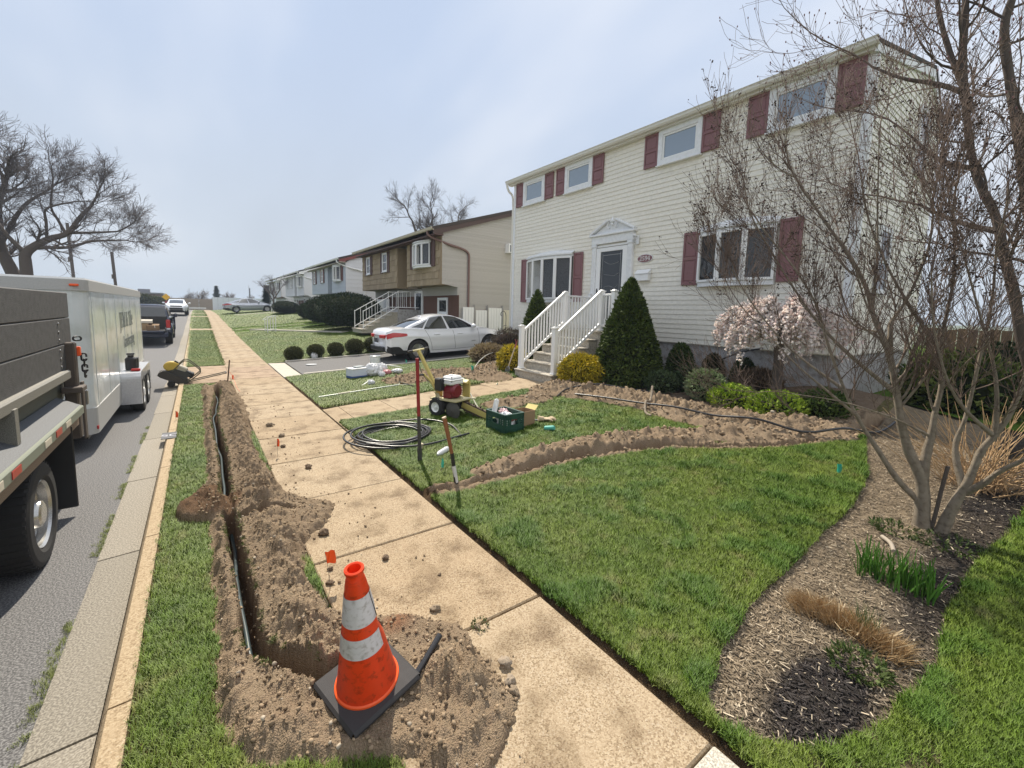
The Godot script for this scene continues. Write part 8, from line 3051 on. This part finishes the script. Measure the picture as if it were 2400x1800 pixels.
	big.call("end_tree", "small bare tree in front of the end house", Vector3(6.9, 1.1, -55.0), [[[[0, 0, 0], [0.1, 1.6, 0]], 0.12, 0.08], [[[0.05, 1.3, 0], [-0.5, 2.4, 0]], 0.06, 0.04], [[[0.08, 1.5, 0], [0.7, 2.6, 0.2]], 0.06, 0.04], [[[0.1, 1.6, 0], [0.2, 2.8, 0]], 0.06, 0.04]], 34, 0.8, 3, 0.8)

func spruce(called: String, label: String, at: Vector3, h: float, w: float, seed_: int) -> void:
	var o := thing(called, label, "tree", at)
	var b := B.new()
	b.tube(pv([Vector3.ZERO, Vector3(0, h, 0)]), [0.16, 0.03], 6, false)
	part(o, "trunk", b, m.bark_dark)
	var r := RandomNumberGenerator.new()
	r.seed = seed_
	b = B.new()
	b.colored = true
	for i in 2600:
		var t := pow(r.randf(), 0.7)
		var tier := 0.75 + 0.25 * sin(t * 34.0)
		var a := r.randf() * TAU
		var rad := w * (1.02 - t) * tier * sqrt(r.randf())
		var p := Vector3(cos(a) * rad, lerpf(0.12, 1.0, t) * h - rad * 0.15, sin(a) * rad)
		var d := Vector3(cos(a), -0.25, sin(a))
		b.col = Color(0.014, 0.03, 0.02) * r.randf_range(0.7, 1.9)
		var s := Vector3(-sin(a), 0, cos(a)) * 0.09
		b.tri(p - s, p + s, p + d * r.randf_range(0.25, 0.5), Vector3(0, 1, 0))
	part(o, "crown", b, m.leaf)

func far_things() -> void:
	# fence panels between the houses
	var fl := ["white fence panel beside the tan house's wall", "narrow white gate panel in the fence between the houses", "wide white fence panel in the fence between the houses", "cream ribbed fence panel nearest the cream house"]
	var i := 0
	for q in [[9.62, 10.2, m.white_paint, 0.0], [10.3, 10.92, m.white_paint, -0.12], [11.0, 11.75, m.white_paint, 0.0], [11.85, 13.0, mat(.66, .62, .50, .6), -0.08]]:
		var o := thing("fence_panel", fl[i], "fence panel", Vector3(0, 0, -16.93), 0.0, "fence panels between the houses")
		var n := int((q[1] - q[0]) / 0.145)
		for j in n:
			var b := B.new()
			var x: float = lerpf(q[0], q[1], (j + 0.5) / n)
			b.box(Vector3(x, 1.2 + q[3] / 2, 0.04), Vector3((q[1] - q[0]) / n - 0.008, 1.75 + q[3], 0.03), Basis.IDENTITY, 0.004)
			part(o, "fence_board", b, q[2])
		var b2 := B.new()
		b2.box(Vector3(q[1] + 0.04, 1.25, 0.04), Vector3(0.06, 1.9, 0.06))
		part(o, "fence_post", b2, m.steel)
		i += 1
	# little white handrail at the neighbours' walk
	var o := thing("handrail", "short white metal handrail at the neighbours' walk step", "handrail", Vector3(3.2, lawn_y(3.2, -28.0) - 0.02, -28.0))
	for z: float in [0.0, -1.05]:
		var b := B.new()
		b.tube(pv([Vector3(0, 0, z), Vector3(0, 0.84, z)]), 0.02, 6)
		b.tube(pv([Vector3(0.42, 0.1, z), Vector3(0.42, 1.0, z)]), 0.02, 6)
		b.bar(Vector3(-0.12, 0.74, z), Vector3(0.1, 0.92, z), 0.05, 0.025)
		b.bar(Vector3(0.1, 0.92, z), Vector3(0.55, 1.0, z), 0.05, 0.025)
		b.bar(Vector3(0.0, 0.15, z), Vector3(0.42, 0.22, z), 0.03, 0.02)
		part(o, "rail_frame", b, m.white_paint)
		for k in 2:
			b = B.new()
			b.tube(pv([Vector3(0.14 + k * 0.14, 0.18, z), Vector3(0.14 + k * 0.14, 0.93, z)]), 0.012, 5)
			part(o, "baluster", b, m.white_paint)
	# utility poles
	for q in [[Vector3(-11.2, 0.5, -70.0), 10.1, "thick wooden utility pole seen through the bare tree's branches"], [Vector3(-7.65, 0.5, -70.0), 7.3, "shorter thin utility pole right of the bare tree"]]:
		var b := B.new()
		b.tube(pv([Vector3.ZERO, Vector3(-0.25, q[1], 0)]), 0.15, 8)
		b.box(Vector3(-0.3, q[1] * 0.6, 0.1), Vector3(0.2, 0.5, 0.2))
		one("utility_pole", b, m.bark_dark, q[2], "pole").position = q[0]
	# signs at the end of the street
	var b := B.new()
	o = thing("warning_sign", "yellow diamond warning sign at the end of the street", "sign", Vector3(-3.38, yr(-76), -76.0))
	b.tube(pv([Vector3.ZERO, Vector3(0, 2.3, 0)]), 0.04, 6)
	part(o, "post", b, m.steel)
	b = B.new()
	b.box(Vector3(0, 1.8, 0.05), Vector3(0.66, 0.66, 0.02), Basis(Vector3.BACK, PI / 4))
	part(o, "diamond", b, mat(.75, .42, .01, .5))
	o = thing("stop_sign", "small red octagonal sign below the yellow diamond", "sign", Vector3(-3.3, yr(-76), -75.9))
	b = B.new()
	b.lathe([Vector2(0, 0.0), Vector2(0.3, 0.0), Vector2(0.3, 0.02), Vector2(0, 0.02)], 8, Transform3D(Basis(Vector3.RIGHT, PI / 2), Vector3(0, 1.02, 0.1)))
	part(o, "octagon", b, mat(.25, .02, .03, .5))
	b = B.new()
	b.tube(pv([Vector3.ZERO, Vector3(0, 1.3, 0.05)]), 0.03, 6)
	part(o, "post", b, m.steel)
	o = thing("guard_rail", "low pale guard rail before the concrete wall", "guard rail", Vector3(-1.2, yr(-88), -87.5))
	b = B.new()
	b.box(Vector3(0.2, 0.28, 0), Vector3(4.4, 0.28, 0.06))
	part(o, "rail", b, mat(.6, .6, .58, .4, .4))
	for k in 3:
		b = B.new()
		b.box(Vector3(-1.6 + k * 1.8, 0.15, -0.06), Vector3(0.12, 0.4, 0.1))
		part(o, "post", b, m.steel)
	# wall in panels, white fence, low building
	o = thing("concrete_wall", "long tan concrete wall closing the end of the street", "wall", Vector3(0, 0.8, -96.0))
	var conc := surf(mat(.38, .32, .25, .9), m.grit, 0.3)
	for k in 12:
		b = B.new()
		b.box(Vector3(-27.0 + k * 2.6, 1.0, 0), Vector3(2.56, 2.1 - 0.02 * (k % 3), 0.3))
		part(o, "wall_panel", b, conc)
	o = thing("white_fence", "long white fence behind the silver car", "fence", Vector3(2.0, 0.8, -84.5))
	for k in 14:
		b = B.new()
		b.box(Vector3(0.4 + k * 0.72, 1.1, 0), Vector3(0.70, 2.3, 0.06))
		part(o, "fence_board", b, mat(.66, .69, .75, .5) if k == 0 else (o.get_child(0) as MeshInstance3D).mesh.surface_get_material(0))
	o = thing("brown_building", "low brown building with a box on its flat roof, far left", "building", Vector3(-9.5, 0.8, -112.0))
	b = B.new()
	b.box(Vector3(-0.5, 1.4, 0), Vector3(9.0, 2.8, 6.0))
	part(o, "wall", b, mat(.17, .11, .09, .9))
	b = B.new()
	b.box(Vector3(-0.5, 2.95, 0), Vector3(9.4, 0.25, 6.4))
	b.box(Vector3(1.2, 3.4, 0), Vector3(1.8, 0.7, 1.6))
	part(o, "roof", b, mat(.2, .2, .22, .8))
	var hb := shrub("roadside_bush", "olive green bushes left of the yellow sign", Vector3(-7.5, 0.8, -90.0), Vector3(3.8, 1.3, 1.2), "loose", 2500, 0.3, Color(0.05, 0.06, 0.02), Color(0.15, 0.15, 0.06), 41)
	spruce("spruce", "dark spruce rising above the concrete wall", Vector3(3.3, 0.8, -106.0), 4.9, 1.5, 42)
	spruce("spruce", "narrow dark evergreen at the corner of the end house", Vector3(6.9, 0.95, -60.3), 3.5, 0.75, 43)
	var g := RandomNumberGenerator.new()
	var far_l := ["first low bare tree from the left above the wall", "second low bare tree from the left above the wall", "roundest bare tree above the wall, left of the spruce", "bare tree just right of the spruce", "bare tree above the white fence", "bare tree far right above the white fence"]
	i = 0
	for q in [[-4.6, 1.6], [-1.6, 2.0], [0.4, 2.9], [5.2, 2.6], [9.0, 2.0], [12.5, 3.2]]:
		g.seed = 50 + i
		var t := thing("far_tree", far_l[i], "tree", Vector3(q[0], 1.6, -105.0), 0.0, "low bare trees beyond the wall")
		var wd := B.new()
		var tw := B.new()
		var tp := []
		for k in 5:
			grow(wd, tw, tp, Vector3(g.randfn(0, 0.3), 0.2, 0), Vector3(g.randfn(0, 0.5), 1, g.randfn(0, 0.3)).normalized(), q[1] * 0.5, 0.06, 3, {"wob": 0.2, "up": 0.05, "taper": 0.6, "rmin": 0.014, "thick": 0.05, "kids": 4, "a0": 0.4, "a1": 1.0, "l0": 0.5, "l1": 0.8, "shrink": 0.6}, g)
		part(t, "trunk", wd, m.bark_dark)
		part(t, "twigs", tw, mat(.2, .16, .14, .9))
		i += 1
	o = thing("flagpole", "thin pole with a hanging grey banner above the white fence", "flagpole", Vector3(6.75, 0.9, -80.0))
	b = B.new()
	b.tube(pv([Vector3.ZERO, Vector3(0, 4.1, 0)]), 0.03, 6)
	part(o, "pole", b, m.steel)
	b = B.new()
	b.box(Vector3(0.08, 3.0, 0), Vector3(0.2, 1.4, 0.03))
	part(o, "banner", b, mat(.25, .25, .3, .8))
	# beyond the bare tree at the right: fence, hedge and a grey shed
	o = thing("board_fence", "weathered board fence behind the bare trees at the right", "fence", Vector3(13.5, 0.3, -2.2))
	for k in 30:
		b = B.new()
		b.box(Vector3(0.02 * (k % 2), 0.75, k * 0.16), Vector3(0.03, 1.5 - 0.03 * (k % 3), 0.15), Basis.IDENTITY, 0.004)
		part(o, "fence_board", b, m.oldwood if m.has("oldwood") else m.wood)
	shrub("laurel", "green-yellow leafy shrub behind the bare tree's trunks", Vector3(10.6, 0.35, -1.25), Vector3(0.7, 0.55, 0.9), "loose", 1800, 0.12, Color(0.03, 0.06, 0.015), Color(0.22, 0.24, 0.06), 44)
	shrub("dark_hedge", "dark evergreen hedge beyond the cream house's right end", Vector3(12.4, 0.35, 0.2), Vector3(0.9, 0.75, 1.8), "loose", 3500, 0.10, g0_(), Color(0.05, 0.075, 0.025), 45)
	o = thing("grey_shed", "pale grey clapboard building glimpsed through the right-hand branches", "shed", Vector3(17.0, 0.35, 3.2))
	b = B.new()
	b.box(Vector3(0, 1.5, 0), Vector3(3.0, 3.0, 7.0))
	part(o, "wall", b, mat(.45, .45, .46, .8))
	b = B.new()
	b.prism(PackedVector2Array([Vector2(-3.8, 3.0), Vector2(3.8, 3.0), Vector2(0, 4.2)]), -1.7, 1.7, Transform3D(Basis(Vector3(0, 0, 1), Vector3.UP, Vector3(-1, 0, 0)), Vector3.ZERO))
	part(o, "roof", b, m.roof)
	for k in 22:
		b = B.new()
		b.box(Vector3(-1.51, 0.1 + k * 0.13, 0), Vector3(0.03, 0.12, 7.0))
		part(o, "clapboard", b, m.trim)

func g0_() -> Color:
	return Color(0.018, 0.036, 0.010)
